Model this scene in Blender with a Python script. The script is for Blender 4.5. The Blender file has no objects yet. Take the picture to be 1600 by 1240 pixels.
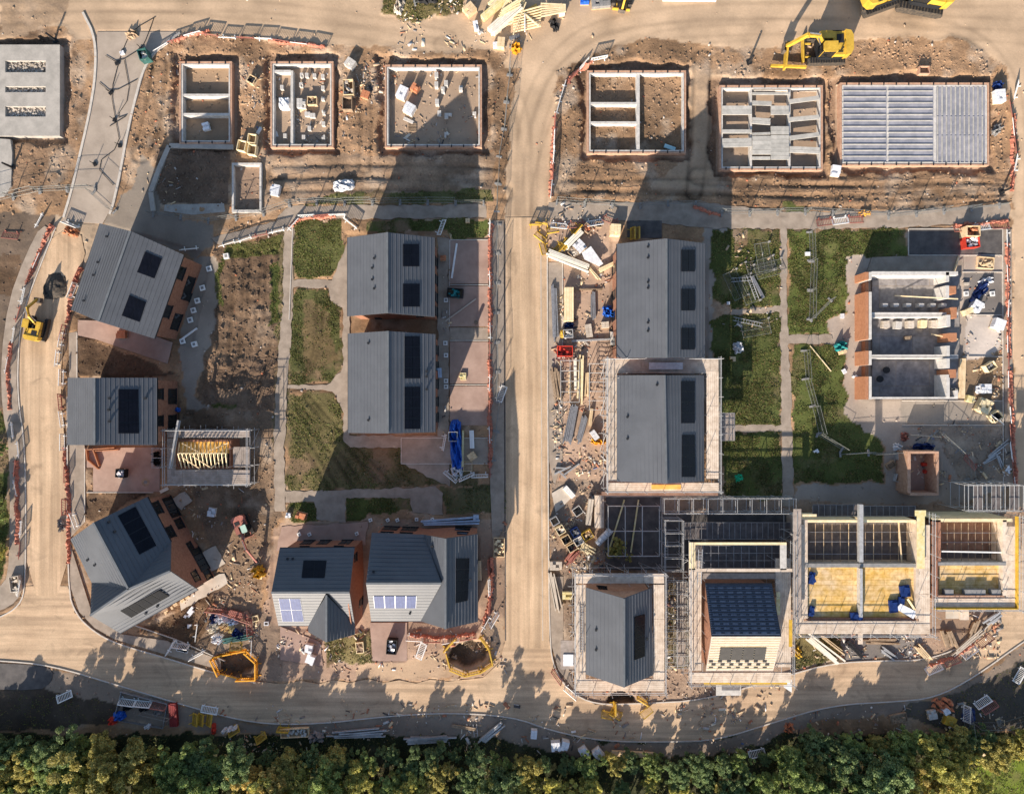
import bpy, math, random
import numpy as np
from mathutils import Vector, Matrix
# ------------------------------------------------------------------ camera, sky, sun, exposure
CAMH = 83.0; S = 13.0
scene = bpy.context.scene
cam = bpy.data.objects.new("camera", bpy.data.cameras.new("camera"))
scene.collection.objects.link(cam); scene.camera = cam
cam.location = (0, 0, CAMH); cam.rotation_euler = (0, 0, 0)
cam.data.sensor_width = 36.0; cam.data.lens = 36.0 * CAMH / (1600 / S)
cam.data.clip_start = 0.5; cam.data.clip_end = 3000
SUN_EL = math.radians(23.0)
AZ = math.radians(22.0)            # shadows fall 22 degrees right of image-up
world = bpy.data.worlds.new("World"); scene.world = world; world.use_nodes = True
wt = world.node_tree; bg = wt.nodes["Background"]
sky = wt.nodes.new("ShaderNodeTexSky"); sky.sky_type = 'NISHITA'; sky.sun_disc = False
sky.sun_elevation = SUN_EL; sky.sun_rotation = math.radians(180 + 22)
wt.links.new(sky.outputs[0], bg.inputs[0]); bg.inputs[1].default_value = 0.098
sl = bpy.data.lights.new("sun", 'SUN'); sl.energy = 5.0; sl.angle = math.radians(0.5); sl.color = (1.0, 0.875, 0.735)
sun = bpy.data.objects.new("sun", sl); scene.collection.objects.link(sun)
ldir = Vector((math.sin(AZ) * math.cos(SUN_EL), math.cos(AZ) * math.cos(SUN_EL), -math.sin(SUN_EL)))
sun.rotation_euler = ldir.to_track_quat('-Z', 'Y').to_euler()
scene.view_settings.view_transform = 'Standard'; scene.view_settings.look = 'None'
scene.view_settings.gamma = 1.0; scene.view_settings.exposure = 0.9
scene.cycles.max_bounces = 5; scene.cycles.diffuse_bounces = 3
rnd = random.Random(7); nr = np.random.default_rng(11)

# ------------------------------------------------------------------ helpers
def P(x, y, h=0.0):
    """Plan position (survey of the aerial photo, 13 units per metre) of a point seen at x,y whose height is h."""
    f = (CAMH - h) / CAMH
    return Vector(((x - 800) / S * f, (620 - y) / S * f, h))
MATS = {}
def mat(name, col, col2=None, scale=1.5, detail=4, var=0.12, rough=0.85, metal=0.0, bump=0.0, bscale=None, spec=0.3, rndv=0.0, stripe=None):
    if name in MATS: return MATS[name]
    m = bpy.data.materials.new(name); m.use_nodes = True; t = m.node_tree; N = t.nodes; L = t.links
    b = N["Principled BSDF"]; b.inputs["Roughness"].default_value = rough; b.inputs["Metallic"].default_value = metal
    b.inputs["Specular IOR Level"].default_value = spec
    tc = N.new("ShaderNodeTexCoord")
    nz = N.new("ShaderNodeTexNoise"); nz.inputs["Scale"].default_value = scale; nz.inputs["Detail"].default_value = detail
    nz.inputs["Roughness"].default_value = 0.65
    L.new(tc.outputs["Object"], nz.inputs["Vector"])
    rmp = N.new("ShaderNodeValToRGB"); c2 = col2 or tuple(c * (1 + var) for c in col); c1 = col if col2 else tuple(c * (1 - var) for c in col)
    rmp.color_ramp.elements[0].position = 0.36; rmp.color_ramp.elements[1].position = 0.64
    rmp.color_ramp.elements[0].color = (*c1, 1); rmp.color_ramp.elements[1].color = (*c2, 1)
    L.new(nz.outputs["Fac"], rmp.inputs[0]); out = rmp.outputs[0]
    if stripe:
        axis, per, dark = stripe
        wv = N.new("ShaderNodeTexWave"); wv.wave_type = 'BANDS'; wv.bands_direction = axis; wv.inputs["Scale"].default_value = 0.314 / per
        wv.inputs["Distortion"].default_value = 0.15
        L.new(tc.outputs["Object"], wv.inputs["Vector"])
        mp = N.new("ShaderNodeMapRange"); mp.inputs[3].default_value = dark; mp.inputs[4].default_value = 1.0; mp.inputs[1].default_value = 0.0; mp.inputs[2].default_value = 0.35
        L.new(wv.outputs["Fac"], mp.inputs[0])
        mx = N.new("ShaderNodeMix"); mx.data_type = 'RGBA'; mx.blend_type = 'MULTIPLY'; mx.inputs[0].default_value = 1
        L.new(out, mx.inputs[6]); L.new(mp.outputs[0], mx.inputs[7]); out = mx.outputs[2]
    if rndv:
        oi = N.new("ShaderNodeObjectInfo"); mp = N.new("ShaderNodeMapRange")
        mp.inputs[3].default_value = 1 - rndv; mp.inputs[4].default_value = 1 + rndv
        L.new(oi.outputs["Random"], mp.inputs[0])
        mx = N.new("ShaderNodeMix"); mx.data_type = 'RGBA'; mx.blend_type = 'MULTIPLY'; mx.inputs[0].default_value = 1
        L.new(out, mx.inputs[6]); L.new(mp.outputs[0], mx.inputs[7]); out = mx.outputs[2]
    L.new(out, b.inputs["Base Color"])
    if bump:
        n2 = N.new("ShaderNodeTexNoise"); n2.inputs["Scale"].default_value = bscale or scale * 3; n2.inputs["Detail"].default_value = 6
        L.new(tc.outputs["Object"], n2.inputs["Vector"])
        bp = N.new("ShaderNodeBump"); bp.inputs["Strength"].default_value = 1.0; bp.inputs["Distance"].default_value = bump
        L.new(n2.outputs["Fac"], bp.inputs["Height"]); L.new(bp.outputs[0], b.inputs["Normal"])
    MATS[name] = m; return m

mat('zinc', (0.088, 0.095, 0.109), var=0.08, scale=0.5, rough=0.50, metal=0.0, spec=0.5)
mat('zinc_cap', (0.13, 0.14, 0.15), rough=0.4, spec=0.5)
mat('membrane', (0.05, 0.055, 0.07), var=0.2, scale=2, rough=0.6)
mat('brick', (0.27, 0.125, 0.078), (0.37, 0.185, 0.118), scale=3.5, bump=0.01, bscale=12, stripe=('Z', 0.225, 0.86))
mat('brick_pale', (0.40, 0.23, 0.15), (0.52, 0.33, 0.23), scale=3.0, bump=0.01, bscale=12)
mat('block', (0.44, 0.42, 0.39), (0.60, 0.57, 0.53), scale=2.2, bump=0.01)
mat('block_dark', (0.20, 0.20, 0.20), (0.29, 0.28, 0.27), scale=2.2)
mat('concrete', (0.32, 0.30, 0.27), (0.43, 0.40, 0.36), scale=0.9, bump=0.01, bscale=8)
mat('beam_concrete', (0.36, 0.35, 0.32), (0.48, 0.46, 0.42), scale=1.5, rndv=0.1)
mat('floor_dark', (0.20, 0.185, 0.175), (0.30, 0.275, 0.25), scale=0.6)
mat('solar', (0.006, 0.007, 0.012), var=0.2, scale=1, rough=0.22, spec=0.18, stripe=('X', 0.33, 0.8))
mat('solar_frame', (0.012, 0.013, 0.018), rough=0.35)
mat('glass', (0.01, 0.013, 0.016), rough=0.06, spec=0.8)
mat('frame_dark', (0.018, 0.02, 0.024), rough=0.5)
mat('white', (0.78, 0.78, 0.76), var=0.06, scale=3, rough=0.5, rndv=0.06)
mat('red', (0.55, 0.05, 0.03), var=0.18, scale=3, rough=0.5, rndv=0.1)
mat('faded_red', (0.34, 0.13, 0.10), var=0.22, scale=3, rough=0.6, rndv=0.15)
mat('yellow', (0.48, 0.30, 0.035), (0.66, 0.42, 0.055), scale=1.6, rough=0.42, spec=0.5, rndv=0.06)
mat('orange', (0.74, 0.35, 0.025), var=0.12, scale=2, rough=0.5)
mat('blue', (0.02, 0.11, 0.48), var=0.3, scale=3, rough=0.45, bump=0.03, bscale=5)
mat('navy', (0.01, 0.03, 0.13), var=0.3, scale=3, rough=0.45)
mat('teal', (0.02, 0.20, 0.20), var=0.2, scale=3, rough=0.5)
mat('green', (0.01, 0.40, 0.20), var=0.2, scale=3, rough=0.5)
mat('black', (0.02, 0.02, 0.022), var=0.3, scale=4, rough=0.6)
mat('rubber', (0.035, 0.033, 0.032), (0.10, 0.08, 0.06), scale=4, rough=0.8)
mat('steel', (0.30, 0.30, 0.31), var=0.2, scale=4, rough=0.45, metal=0.5, rndv=0.12)
mat('galv', (0.46, 0.46, 0.46), var=0.15, scale=4, rough=0.45, metal=0.3, rndv=0.12)
mat('timber', (0.58, 0.42, 0.24), (0.72, 0.56, 0.36), scale=2, rndv=0.14, rough=0.75)
mat('new_timber', (0.72, 0.57, 0.33), (0.82, 0.70, 0.46), scale=2, rndv=0.08, rough=0.7)
mat('old_timber', (0.24, 0.17, 0.11), (0.38, 0.28, 0.19), scale=3, rndv=0.2)
mat('boards', (0.50, 0.40, 0.31), (0.70, 0.59, 0.48), scale=1.4, rndv=0.12, rough=0.8)
mat('chipboard', (0.70, 0.42, 0.09), (0.72, 0.52, 0.27), scale=0.55, rough=0.6)
mat('osb', (0.62, 0.32, 0.06), (0.80, 0.52, 0.14), scale=0.7)  # orange raised to carry the sunlit look of the garage ceiling
mat('crash_deck', (0.09, 0.08, 0.08), (0.15, 0.13, 0.125), scale=1.2)
mat('brown_deck', (0.20, 0.11, 0.075), (0.30, 0.18, 0.13), scale=1.2)
mat('tarmac', (0.07, 0.065, 0.065), (0.12, 0.11, 0.105), scale=0.8, bump=0.01, bscale=14)
mat('pave_grey', (0.26, 0.212, 0.168), (0.37, 0.305, 0.245), scale=0.7, bump=0.01, bscale=10)
mat('paving', (0.30, 0.205, 0.165), (0.41, 0.29, 0.235), scale=0.45, detail=8, bump=0.008, bscale=9)
mat('slab_pale', (0.44, 0.38, 0.31), (0.56, 0.49, 0.41), scale=0.7)
mat('kerb', (0.46, 0.42, 0.37), (0.58, 0.53, 0.47), scale=2)
mat('cobble', (0.31, 0.255, 0.205), (0.42, 0.35, 0.285), scale=0.35, detail=9, bump=0.01, bscale=6)
mat('plastic_wrap', (0.62, 0.63, 0.66), (0.80, 0.81, 0.83), scale=3, rough=0.3, spec=0.6, rndv=0.1)
mat('red_brick_pack', (0.42, 0.15, 0.07), (0.55, 0.24, 0.13), scale=6, rndv=0.15)
mat('stone', (0.42, 0.36, 0.29), (0.58, 0.52, 0.45), scale=3, rndv=0.15)
mat('solar_sheen', (0.05, 0.07, 0.17), (0.07, 0.095, 0.21), scale=2, rough=0.42, spec=0.22, stripe=('X', 0.33, 0.85))  # dark panels with the south slopes' blue reflection put into the colour
mat('panel_grey', (0.05, 0.047, 0.045), var=0.1, rough=0.5, spec=.3)
mat('batten_felt', (0.36, 0.31, 0.27), (0.46, 0.40, 0.34), scale=1.5)
mat('navy_batten', (0.10, 0.13, 0.20), rough=0.6)
mat('tile_slate', (0.12, 0.14, 0.19), var=0.2, scale=3, rough=0.5)
mat('white_block', (0.50, 0.48, 0.45), (0.66, 0.63, 0.59), scale=2.0, stripe=('Z', 0.225, 0.9))
mat('orange_brick', (0.38, 0.165, 0.085), (0.48, 0.225, 0.12), scale=3, stripe=('Z', 0.225, 0.9))
mat('dusty_boards', (0.25, 0.21, 0.18), (0.37, 0.31, 0.27), scale=1.6, rndv=0.12)
mat('yellow_board', (0.62, 0.52, 0.22), (0.74, 0.66, 0.42), scale=2)
mat('infill', (0.20, 0.21, 0.25), (0.32, 0.32, 0.36), scale=0.9)
mat('bucket_steel', (0.10, 0.09, 0.085), (0.2, 0.17, 0.15), scale=4, rough=0.5, metal=0.3)
mat('mint', (0.40, 0.56, 0.48), rough=0.5)
mat('teal_pale', (0.45, 0.68, 0.72), rough=0.4)
mat('pale_blue', (0.42, 0.52, 0.66), var=0.15, rough=0.5)
mat('white_wood', (0.72, 0.66, 0.54), (0.80, 0.76, 0.66), scale=2, rndv=0.06)
mat('teal_dark', (0.04, 0.12, 0.11), var=0.3, rough=0.5)
mat('dark_red', (0.20, 0.02, 0.02), var=0.3, rough=0.6)
mat('fence_steel', (0.24, 0.25, 0.235), var=0.2, rough=0.5, metal=0.3)
mat('bark', (0.07, 0.055, 0.04), (0.13, 0.10, 0.075), scale=6)

def board_joints(m, w, l, dark=0.72):
    t = m.node_tree; N = t.nodes; L = t.links; b = N["Principled BSDF"]; src = b.inputs["Base Color"].links[0].from_socket
    tc = N.new("ShaderNodeTexCoord"); br = N.new("ShaderNodeTexBrick"); br.inputs["Scale"].default_value = 1.0; br.inputs["Brick Width"].default_value = l; br.inputs["Row Height"].default_value = w
    br.inputs["Mortar Size"].default_value = 0.035; br.inputs["Color1"].default_value = (1, 1, 1, 1); br.inputs["Color2"].default_value = (.84, .87, 1.0, 1); br.inputs["Mortar"].default_value = (dark, dark * .9, dark * .8, 1)
    L.new(tc.outputs["Object"], br.inputs["Vector"]); nz = N.new("ShaderNodeTexNoise"); nz.inputs["Scale"].default_value = 2.2; nz.inputs["Detail"].default_value = 6; L.new(tc.outputs["Object"], nz.inputs["Vector"])
    mr = N.new("ShaderNodeMapRange"); mr.inputs[1].default_value = .35; mr.inputs[2].default_value = .6; mr.inputs[3].default_value = .78; mr.inputs[4].default_value = 1.08; L.new(nz.outputs["Fac"], mr.inputs[0])
    for s_ in (br.outputs["Color"], mr.outputs[0]):
        mx = N.new("ShaderNodeMix"); mx.data_type = 'RGBA'; mx.blend_type = 'MULTIPLY'; mx.inputs[0].default_value = 1; L.new(src, mx.inputs[6]); L.new(s_, mx.inputs[7]); src = mx.outputs[2]
    L.new(src, b.inputs["Base Color"])
board_joints(MATS['chipboard'], 0.6, 2.4); board_joints(MATS['floor_dark'], 3.0, 4.0, .9);
mat('net_red', (0.38, 0.13, 0.085), (0.50, 0.21, 0.14), scale=5, rough=0.7)
def link(o): scene.collection.objects.link(o); return o
ORG = {}
class MB:
    def __init__(s): s.v = []; s.f = []
    def add(s, vs, fs):
        b = len(s.v); s.v += [tuple(v) for v in vs]; s.f += [tuple(i + b for i in f) for f in fs]; return s
    def box(s, c, d, rz=0.0, ry=0.0):
        hx, hy, hz = d[0] / 2, d[1] / 2, d[2] / 2
        R = Matrix.Rotation(rz, 3, 'Z') @ Matrix.Rotation(ry, 3, 'Y'); c = Vector(c)
        vs = [c + R @ Vector((x * hx, y * hy, z * hz)) for z in (-1, 1) for y in (-1, 1) for x in (-1, 1)]
        return s.add(vs, [(0, 2, 3, 1), (4, 5, 7, 6), (0, 1, 5, 4), (2, 6, 7, 3), (0, 4, 6, 2), (1, 3, 7, 5)])
    def beam(s, p, q, w, h=None):
        p = Vector(p); q = Vector(q); h = h or w; d = (q - p)
        if d.length < 1e-5: return s
        d.normalize(); up = Vector((0, 0, 1)) if abs(d.z) < 0.95 else Vector((0, 1, 0))
        a = d.cross(up).normalized(); b = a.cross(d).normalized()
        vs = [o + a * (x * w / 2) + b * (y * h / 2) for o in (p, q) for (x, y) in ((-1, -1), (1, -1), (1, 1), (-1, 1))]
        return s.add(vs, [(3, 2, 1, 0), (4, 5, 6, 7), (0, 1, 5, 4), (1, 2, 6, 5), (2, 3, 7, 6), (3, 0, 4, 7)])
    def tube(s, p, q, r, n=8, r2=None):
        p = Vector(p); q = Vector(q); d = (q - p)
        if d.length < 1e-5: return s
        d.normalize(); r2 = r if r2 is None else r2
        up = Vector((0, 0, 1)) if abs(d.z) < 0.95 else Vector((0, 1, 0)); a = d.cross(up).normalized(); b = a.cross(d)
        vs = []
        for o, rr in ((p, r), (q, r2)):
            for i in range(n):
                t = 2 * math.pi * i / n; vs.append(o + a * (math.cos(t) * rr) + b * (math.sin(t) * rr))
        fs = [(i, (i + 1) % n, n + (i + 1) % n, n + i) for i in range(n)] + [tuple(range(n - 1, -1, -1)), tuple(range(n, 2 * n))]
        return s.add(vs, fs)
    def prism(s, pts, z0, z1):
        n = len(pts); a = sum(pts[i][0] * pts[(i + 1) % n][1] - pts[(i + 1) % n][0] * pts[i][1] for i in range(n))
        if a < 0: pts = pts[::-1]
        vs = [(p[0], p[1], z0) for p in pts] + [(p[0], p[1], z1) for p in pts]
        return s.add(vs, [tuple(range(n - 1, -1, -1)), tuple(range(n, 2 * n))] + [(i, (i + 1) % n, n + (i + 1) % n, n + i) for i in range(n)])
    def slab(s, pts, th):
        pts = [Vector(p) for p in pts]; n = len(pts)
        nn = (pts[1] - pts[0]).cross(pts[2] - pts[0])
        if nn.z < 0: pts = pts[::-1]
        vs = [p - Vector((0, 0, th)) for p in pts] + pts
        return s.add(vs, [tuple(range(n - 1, -1, -1)), tuple(range(n, 2 * n))] + [(i, (i + 1) % n, n + (i + 1) % n, n + i) for i in range(n)])
    def build(s, name, m, parent=None, org=None):
        me = bpy.data.meshes.new(name)
        o0 = ORG.get(parent, Vector((0, 0, 0))) if parent is not None else Vector(org or (0, 0, 0))
        me.from_pydata([(v[0] - o0[0], v[1] - o0[1], v[2] - o0[2]) for v in s.v], [], s.f); me.update()
        me.materials.append(MATS[m] if isinstance(m, str) else m)
        o = link(bpy.data.objects.new(name, me))
        if parent is not None: o.parent = parent
        else: o.location = o0
        ORG[o] = o0; return o
def tag(o, label, cat, group=None):
    o['label'] = label; o['category'] = cat
    if group: o['group'] = group
    return o
def thing(name, label, cat, loc=(0, 0, 0), group=None):
    o = link(bpy.data.objects.new(name, None)); o.location = loc; o.empty_display_size = 0.3
    ORG[o] = Vector(loc); return tag(o, label, cat, group)
KIDS = {}
def dup(root, loc, rz=0.0, label=None, group=None, rx=0.0, sc=None):
    ch = {}
    for o in scene_kids(root): ch[o] = o
    r = root.copy(); link(r); r.location = loc; r.rotation_euler = (rx, 0, rz)
    if sc: r.scale = (sc, sc, sc)
    if label: r['label'] = label
    if group: r['group'] = group
    for k in scene_kids(root):
        c = k.copy(); link(c); c.parent = r
        for g in scene_kids(k): d = g.copy(); link(d); d.parent = c
    return r
def scene_kids(o):
    if o not in KIDS: KIDS[o] = list(o.children)
    return KIDS[o]
def struct(o): o['kind'] = 'structure'; return o
def pts(*c): return [(c[i], c[i + 1]) for i in range(0, len(c), 2)]
def W2(l, h=0): return [tuple(P(x, y, h))[:2] for x, y in l]
def smooth(l, n=2, closed=False):
    for _ in range(n):
        o = []
        m = len(l); rng = range(m if closed else m - 1)
        if not closed: o.append(l[0])
        for i in rng:
            a = l[i]; b = l[(i + 1) % m]
            o.append((a[0] * .75 + b[0] * .25, a[1] * .75 + b[1] * .25)); o.append((a[0] * .25 + b[0] * .75, a[1] * .25 + b[1] * .75))
        if not closed: o.append(l[-1])
        l = o
    return l

# ------------------------------------------------------------------ terrain fields (numpy)
_lat = nr.random((256, 256))
def vnoise(x, y, sc, sd=0):
    x = x / sc + sd * 17.3; y = y / sc + sd * 31.7
    xi = np.floor(x).astype(int); yi = np.floor(y).astype(int); fx = x - xi; fy = y - yi
    fx = fx * fx * (3 - 2 * fx); fy = fy * fy * (3 - 2 * fy)
    g = lambda a, b: _lat[(a) % 256, (b) % 256]
    return (g(xi, yi) * (1 - fx) + g(xi + 1, yi) * fx) * (1 - fy) + (g(xi, yi + 1) * (1 - fx) + g(xi + 1, yi + 1) * fx) * fy - 0.5
def fbm(x, y, sc, o=4, sd=0):
    r = 0; a = 1
    for i in range(o): r = r + a * vnoise(x, y, sc / 2 ** i, sd + i); a *= 0.55
    return r
def inpoly(px, py, poly):
    ins = np.zeros(px.shape, bool); n = len(poly)
    for i in range(n):
        x1, y1 = poly[i]; x2, y2 = poly[(i + 1) % n]
        if y1 == y2: continue
        c = ((y1 > py) != (y2 > py)) & (px < (x2 - x1) * (py - y1) / (y2 - y1) + x1)
        ins ^= c
    return ins
def grid_axis(lim, step, far):
    a = np.arange(-lim, lim + 1e-6, step); e = lim + np.cumsum(step * 1.35 ** np.arange(1, 28)); e = e[e < far]
    return np.concatenate([-e[::-1], a, e])
STEP = 0.2
gx = grid_axis(67, STEP, 900); gy = grid_axis(55, STEP, 900)
GX, GY = np.meshgrid(gx, gy)
PX = 800 + GX * S; PY = 620 - GY * S
warp = 1.0
WXX = PX + fbm(GX, GY, 1.6, 3, 3) * 9; WYY = PY + fbm(GX, GY, 1.6, 3, 7) * 9
COL = np.zeros(GX.shape + (3,)); COL[:] = (0.335, 0.212, 0.125)
AMP = np.full(GX.shape, 0.16); LEV = np.zeros(GX.shape); GRASS = np.zeros(GX.shape); RUB = np.full(GX.shape, 0.5)
def rect(x0, y0, x1, y1): return [(x0, y0), (x1, y0), (x1, y1), (x0, y1)]
def zone(poly, col=None, amp=None, lev=None, grass=None, rub=None, crisp=False):
    xs = [p[0] for p in poly]; ys = [p[1] for p in poly]
    m = (inpoly(PX, PY, poly) if crisp else inpoly(WXX, WYY, poly))
    if col is not None: COL[m] = col
    if amp is not None: AMP[m] = amp
    if lev is not None: LEV[m] = lev
    GRASS[m] = grass or 0.0
    if rub is not None: RUB[m] = rub
SAND = (0.51, 0.37, 0.248); SOIL = (0.335, 0.215, 0.130); DARK = (0.13, 0.085, 0.055); DIRT = (0.235, 0.155, 0.095)
GRAV = (0.33, 0.285, 0.24); GREEN = (0.080, 0.098, 0.030); TARM = (0.075, 0.074, 0.078); PINK = (0.36, 0.25, 0.19); CONC = (0.35, 0.32, 0.29)
# open field and hedge strip
zone(rect(-9000, 1146, 9000, 9000), (0.035, 0.040, 0.020), 0.25, 0, 0.25, 0)
zone(pts(0, 645, 12, 650, 16, 760, 12, 870, 0, 915, -200, 960, -200, 640), GREEN, 0.2, 0, 1, 0)
zone(pts(1480, 1240, 1540, 1190, 1600, 1160, 3000, 1150, 3000, 3000, 1400, 3000), (0.15, 0.20, 0.03), 0.1, 0, 0.5, 0)
# top haul track and its branches
zone(pts(-900, -300, 2500, -300, 2500, 60, 1600, 120, 1500, 60, 1300, 62, 1180, 75, 1000, 62, 930, 85, 880, 140, 862, 250, 858, 360, 788, 360, 796, 200, 812, 110, 700, 84, 560, 72, 440, 66, 330, 60, 240, 62, 120, 62, 100, 40, -900, 45), SAND, 0.06, 0, 0, 0.12)
zone(pts(0, 40, 95, 45, 120, 70, 140, 150, 118, 240, 95, 320, -20, 320, -20, 40), (0.27, 0.175, 0.11), 0.18, -0.02, 0, 0.7)
zone(pts(0, -40, 120, -40, 100, 30, 0, 62), (0.38, 0.27, 0.18), 0.1, 0, 0, 0.3)
zone(pts(590, -40, 740, -40, 720, 20, 640, 36, 600, 22), (0.16, 0.13, 0.06), 0.3, 0.1, 0.5, 0.9)
zone(pts(1560, 20, 1700, 40, 1700, 1000, 1600, 1000, 1584, 900, 1582, 340, 1590, 200), SAND, 0.05, 0, 0, 0.1)
# disturbed soil areas
zone(pts(215, 100, 250, 65, 330, 50, 480, 70, 540, 82, 790, 80, 790, 250, 690, 262, 540, 262, 230, 250, 200, 215), (0.32, 0.205, 0.125), 0.2, 0, 0, 0.85)
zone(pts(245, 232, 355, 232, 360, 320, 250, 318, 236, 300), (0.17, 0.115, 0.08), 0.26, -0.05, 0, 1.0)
zone(pts(420, 240, 770, 240, 775, 312, 420, 316), (0.31, 0.215, 0.145), 0.18, 0, 0, 0.5)
zone(pts(540, 300, 770, 296, 770, 316, 470, 322), (0.12, 0.12, 0.05), 0.16, 0, 0.7, 0.3)
zone(pts(868, 110, 930, 92, 1000, 80, 1180, 84, 1330, 62, 1520, 72, 1570, 130, 1575, 320, 1380, 332, 1150, 322, 868, 312), (0.315, 0.20, 0.12), 0.19, 0, 0, 0.85)
zone(pts(1000, 248, 1150, 262, 1560, 268, 1570, 316, 1300, 330, 980, 308, 870, 306, 868, 280), (0.32, 0.205, 0.125), 0.22, 0, 0, 0.8)
zone(pts(1070, 100, 1125, 120, 1122, 300, 1010, 300, 1075, 240), (0.40, 0.285, 0.19), 0.10, 0, 0, 0.3)
# plots - left half
zone(pts(25, 335, 130, 335, 160, 350, 110, 480, 95, 560, 92, 640, 45, 640, 40, 540, 45, 430, 85, 360), (0.42, 0.32, 0.225), 0.06, 0, 0, 0.3)
zone(pts(-40, 330, 85, 335, 60, 420, 20, 520, 10, 640, -40, 640), (0.16, 0.12, 0.09), 0.1, 0, 0, 0.4)
zone(rect(-40, 400, 34, 462), DARK, 0.14, 0, 0, 0.4)
zone(pts(235, 250, 250, 330, 330, 350, 335, 380, 300, 400, 150, 350, 200, 300, 225, 240), (0.26, 0.22, 0.18), 0.05, 0, 0, 0.1)
zone(pts(335, 388, 460, 362, 440, 500, 430, 620, 410, 640, 300, 640, 320, 560, 330, 450), (0.18, 0.12, 0.078), 0.36, 0.1, 0, 1.0)
zone(pts(330, 560, 430, 560, 425, 640, 310, 640), (0.17, 0.115, 0.078), 0.55, 0.15, 0, 1.0)
zone(pts(355, 380, 440, 372, 438, 400, 350, 405), (0.10, 0.10, 0.035), 0.15, 0.05, 0.5, 0.4)
zone(pts(425, 410, 447, 405, 440, 500, 420, 505), GREEN, 0.12, 0.02, 1, 0.1)
zone(pts(328, 420, 348, 400, 345, 480, 332, 470), GREEN, 0.12, 0.02, 0.6, 0.1)
zone(rect(330, 632, 372, 664), GREEN, 0.12, 0.02, 1, 0.1)
zone(pts(300, 400, 338, 400, 335, 520, 300, 620, 330, 640, 290, 640, 280, 560), (0.28, 0.24, 0.20), 0.05, 0, 0, 0.2)
zone(pts(280, 640, 430, 640, 440, 790, 420, 860, 400, 980, 340, 1040, 260, 990, 350, 900, 300, 770), (0.24, 0.165, 0.11), 0.18, 0, 0, 0.8)
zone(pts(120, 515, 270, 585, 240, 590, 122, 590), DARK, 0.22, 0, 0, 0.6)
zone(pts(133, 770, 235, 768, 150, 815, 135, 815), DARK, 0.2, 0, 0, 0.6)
zone(pts(210, 985, 290, 950, 330, 925, 340, 960, 300, 1010, 225, 990), (0.16, 0.10, 0.06), 0.25, 0, 0, 0.9)
zone(pts(440, 345, 462, 340, 455, 500, 448, 700, 425, 700, 430, 600), (0.18, 0.14, 0.08), 0.1, 0, 0.35, 0.4)
zone(pts(462, 340, 535, 345, 535, 395, 515, 435, 460, 436, 458, 400), (0.09, 0.095, 0.035), 0.14, 0.02, 0.85, 0.1)
zone(pts(570, 342, 762, 340, 762, 372, 705, 372, 700, 358, 572, 362), GREEN, 0.12, 0.02, 1, 0.1)
zone(pts(462, 452, 512, 452, 518, 470, 535, 480, 535, 572, 512, 600, 452, 598, 450, 500), (0.085, 0.088, 0.035), 0.14, 0.02, 0.8, 0.1)
zone(pts(475, 470, 510, 480, 525, 560, 480, 590, 468, 520), (0.14, 0.105, 0.055), 0.14, 0.02, 0.3, 0.3)
zone(pts(450, 615, 520, 612, 538, 630, 540, 680, 620, 700, 700, 720, 700, 745, 540, 765, 446, 765), (0.14, 0.12, 0.055), 0.15, 0.02, 0.55, 0.3)
zone(pts(540, 695, 630, 697, 630, 722, 700, 722, 745, 738, 745, 760, 560, 762, 500, 740), (0.13, 0.105, 0.055), 0.14, 0.02, 0.5, 0.3)
zone(pts(540, 778, 640, 778, 642, 798, 575, 800, 570, 818, 541, 816), GREEN, 0.14, 0.02, 1, 0.1)
zone(pts(690, 765, 790, 755, 790, 800, 695, 800), (0.11, 0.10, 0.05), 0.12, 0.02, 0.5, 0.2)
zone(pts(455, 785, 492, 782, 495, 812, 460, 818, 445, 805), GREEN, 0.14, 0.02, 1, 0.1)
zone(pts(440, 815, 790, 812, 790, 1060, 400, 1062, 420, 900, 425, 840), (0.36, 0.25, 0.18), 0.09, 0, 0, 0.5)
zone(pts(400, 940, 440, 980, 440, 1060, 330, 1060, 370, 1000), (0.26, 0.19, 0.14), 0.12, 0, 0, 0.5)
zone(pts(505, 1000, 585, 985, 585, 1032, 510, 1040), (0.18, 0.15, 0.07), 0.15, 0, 0.5, 0.6)
zone(pts(735, 1000, 790, 960, 790, 1000, 780, 1050, 700, 1060, 560, 1060, 560, 1035, 650, 1030), (0.42, 0.30, 0.20), 0.06, 0, 0, 0.4)
# plots - right half
zone(pts(858, 340, 965, 340, 965, 560, 955, 800, 870, 800, 858, 700), (0.40, 0.285, 0.21), 0.07, 0, 0, 0.5)
zone(pts(862, 750, 945, 750, 950, 900, 905, 900, 890, 1080, 870, 1040, 860, 900), (0.27, 0.20, 0.15), 0.14, 0, 0, 0.9)
zone(pts(1100, 335, 1140, 335, 1150, 400, 1120, 440, 1110, 560, 1130, 560, 1130, 680, 1122, 680, 1100, 560), GRAV, 0.05, 0, 0, 0.3)
zone(pts(1112, 360, 1218, 358, 1218, 478, 1145, 484, 1135, 470, 1115, 470), GREEN, 0.13, 0.02, 1, 0.1)
zone(pts(1143, 360, 1165, 358, 1170, 385, 1150, 398), (0.25, 0.17, 0.10), 0.13, 0.02, 0.15, 0.4)
zone(pts(1112, 500, 1135, 492, 1219, 486, 1221, 664, 1130, 662, 1112, 560), (0.085, 0.10, 0.033), 0.13, 0.02, 1, 0.1)
zone(pts(1128, 676, 1221, 672, 1222, 778, 1128, 778), GREEN, 0.13, 0.02, 1, 0.1)
zone(pts(1230, 360, 1416, 357, 1417, 400, 1324, 402, 1322, 488, 1296, 495, 1294, 522, 1232, 522), (0.095, 0.115, 0.033), 0.13, 0.02, 1, 0.1)
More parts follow.
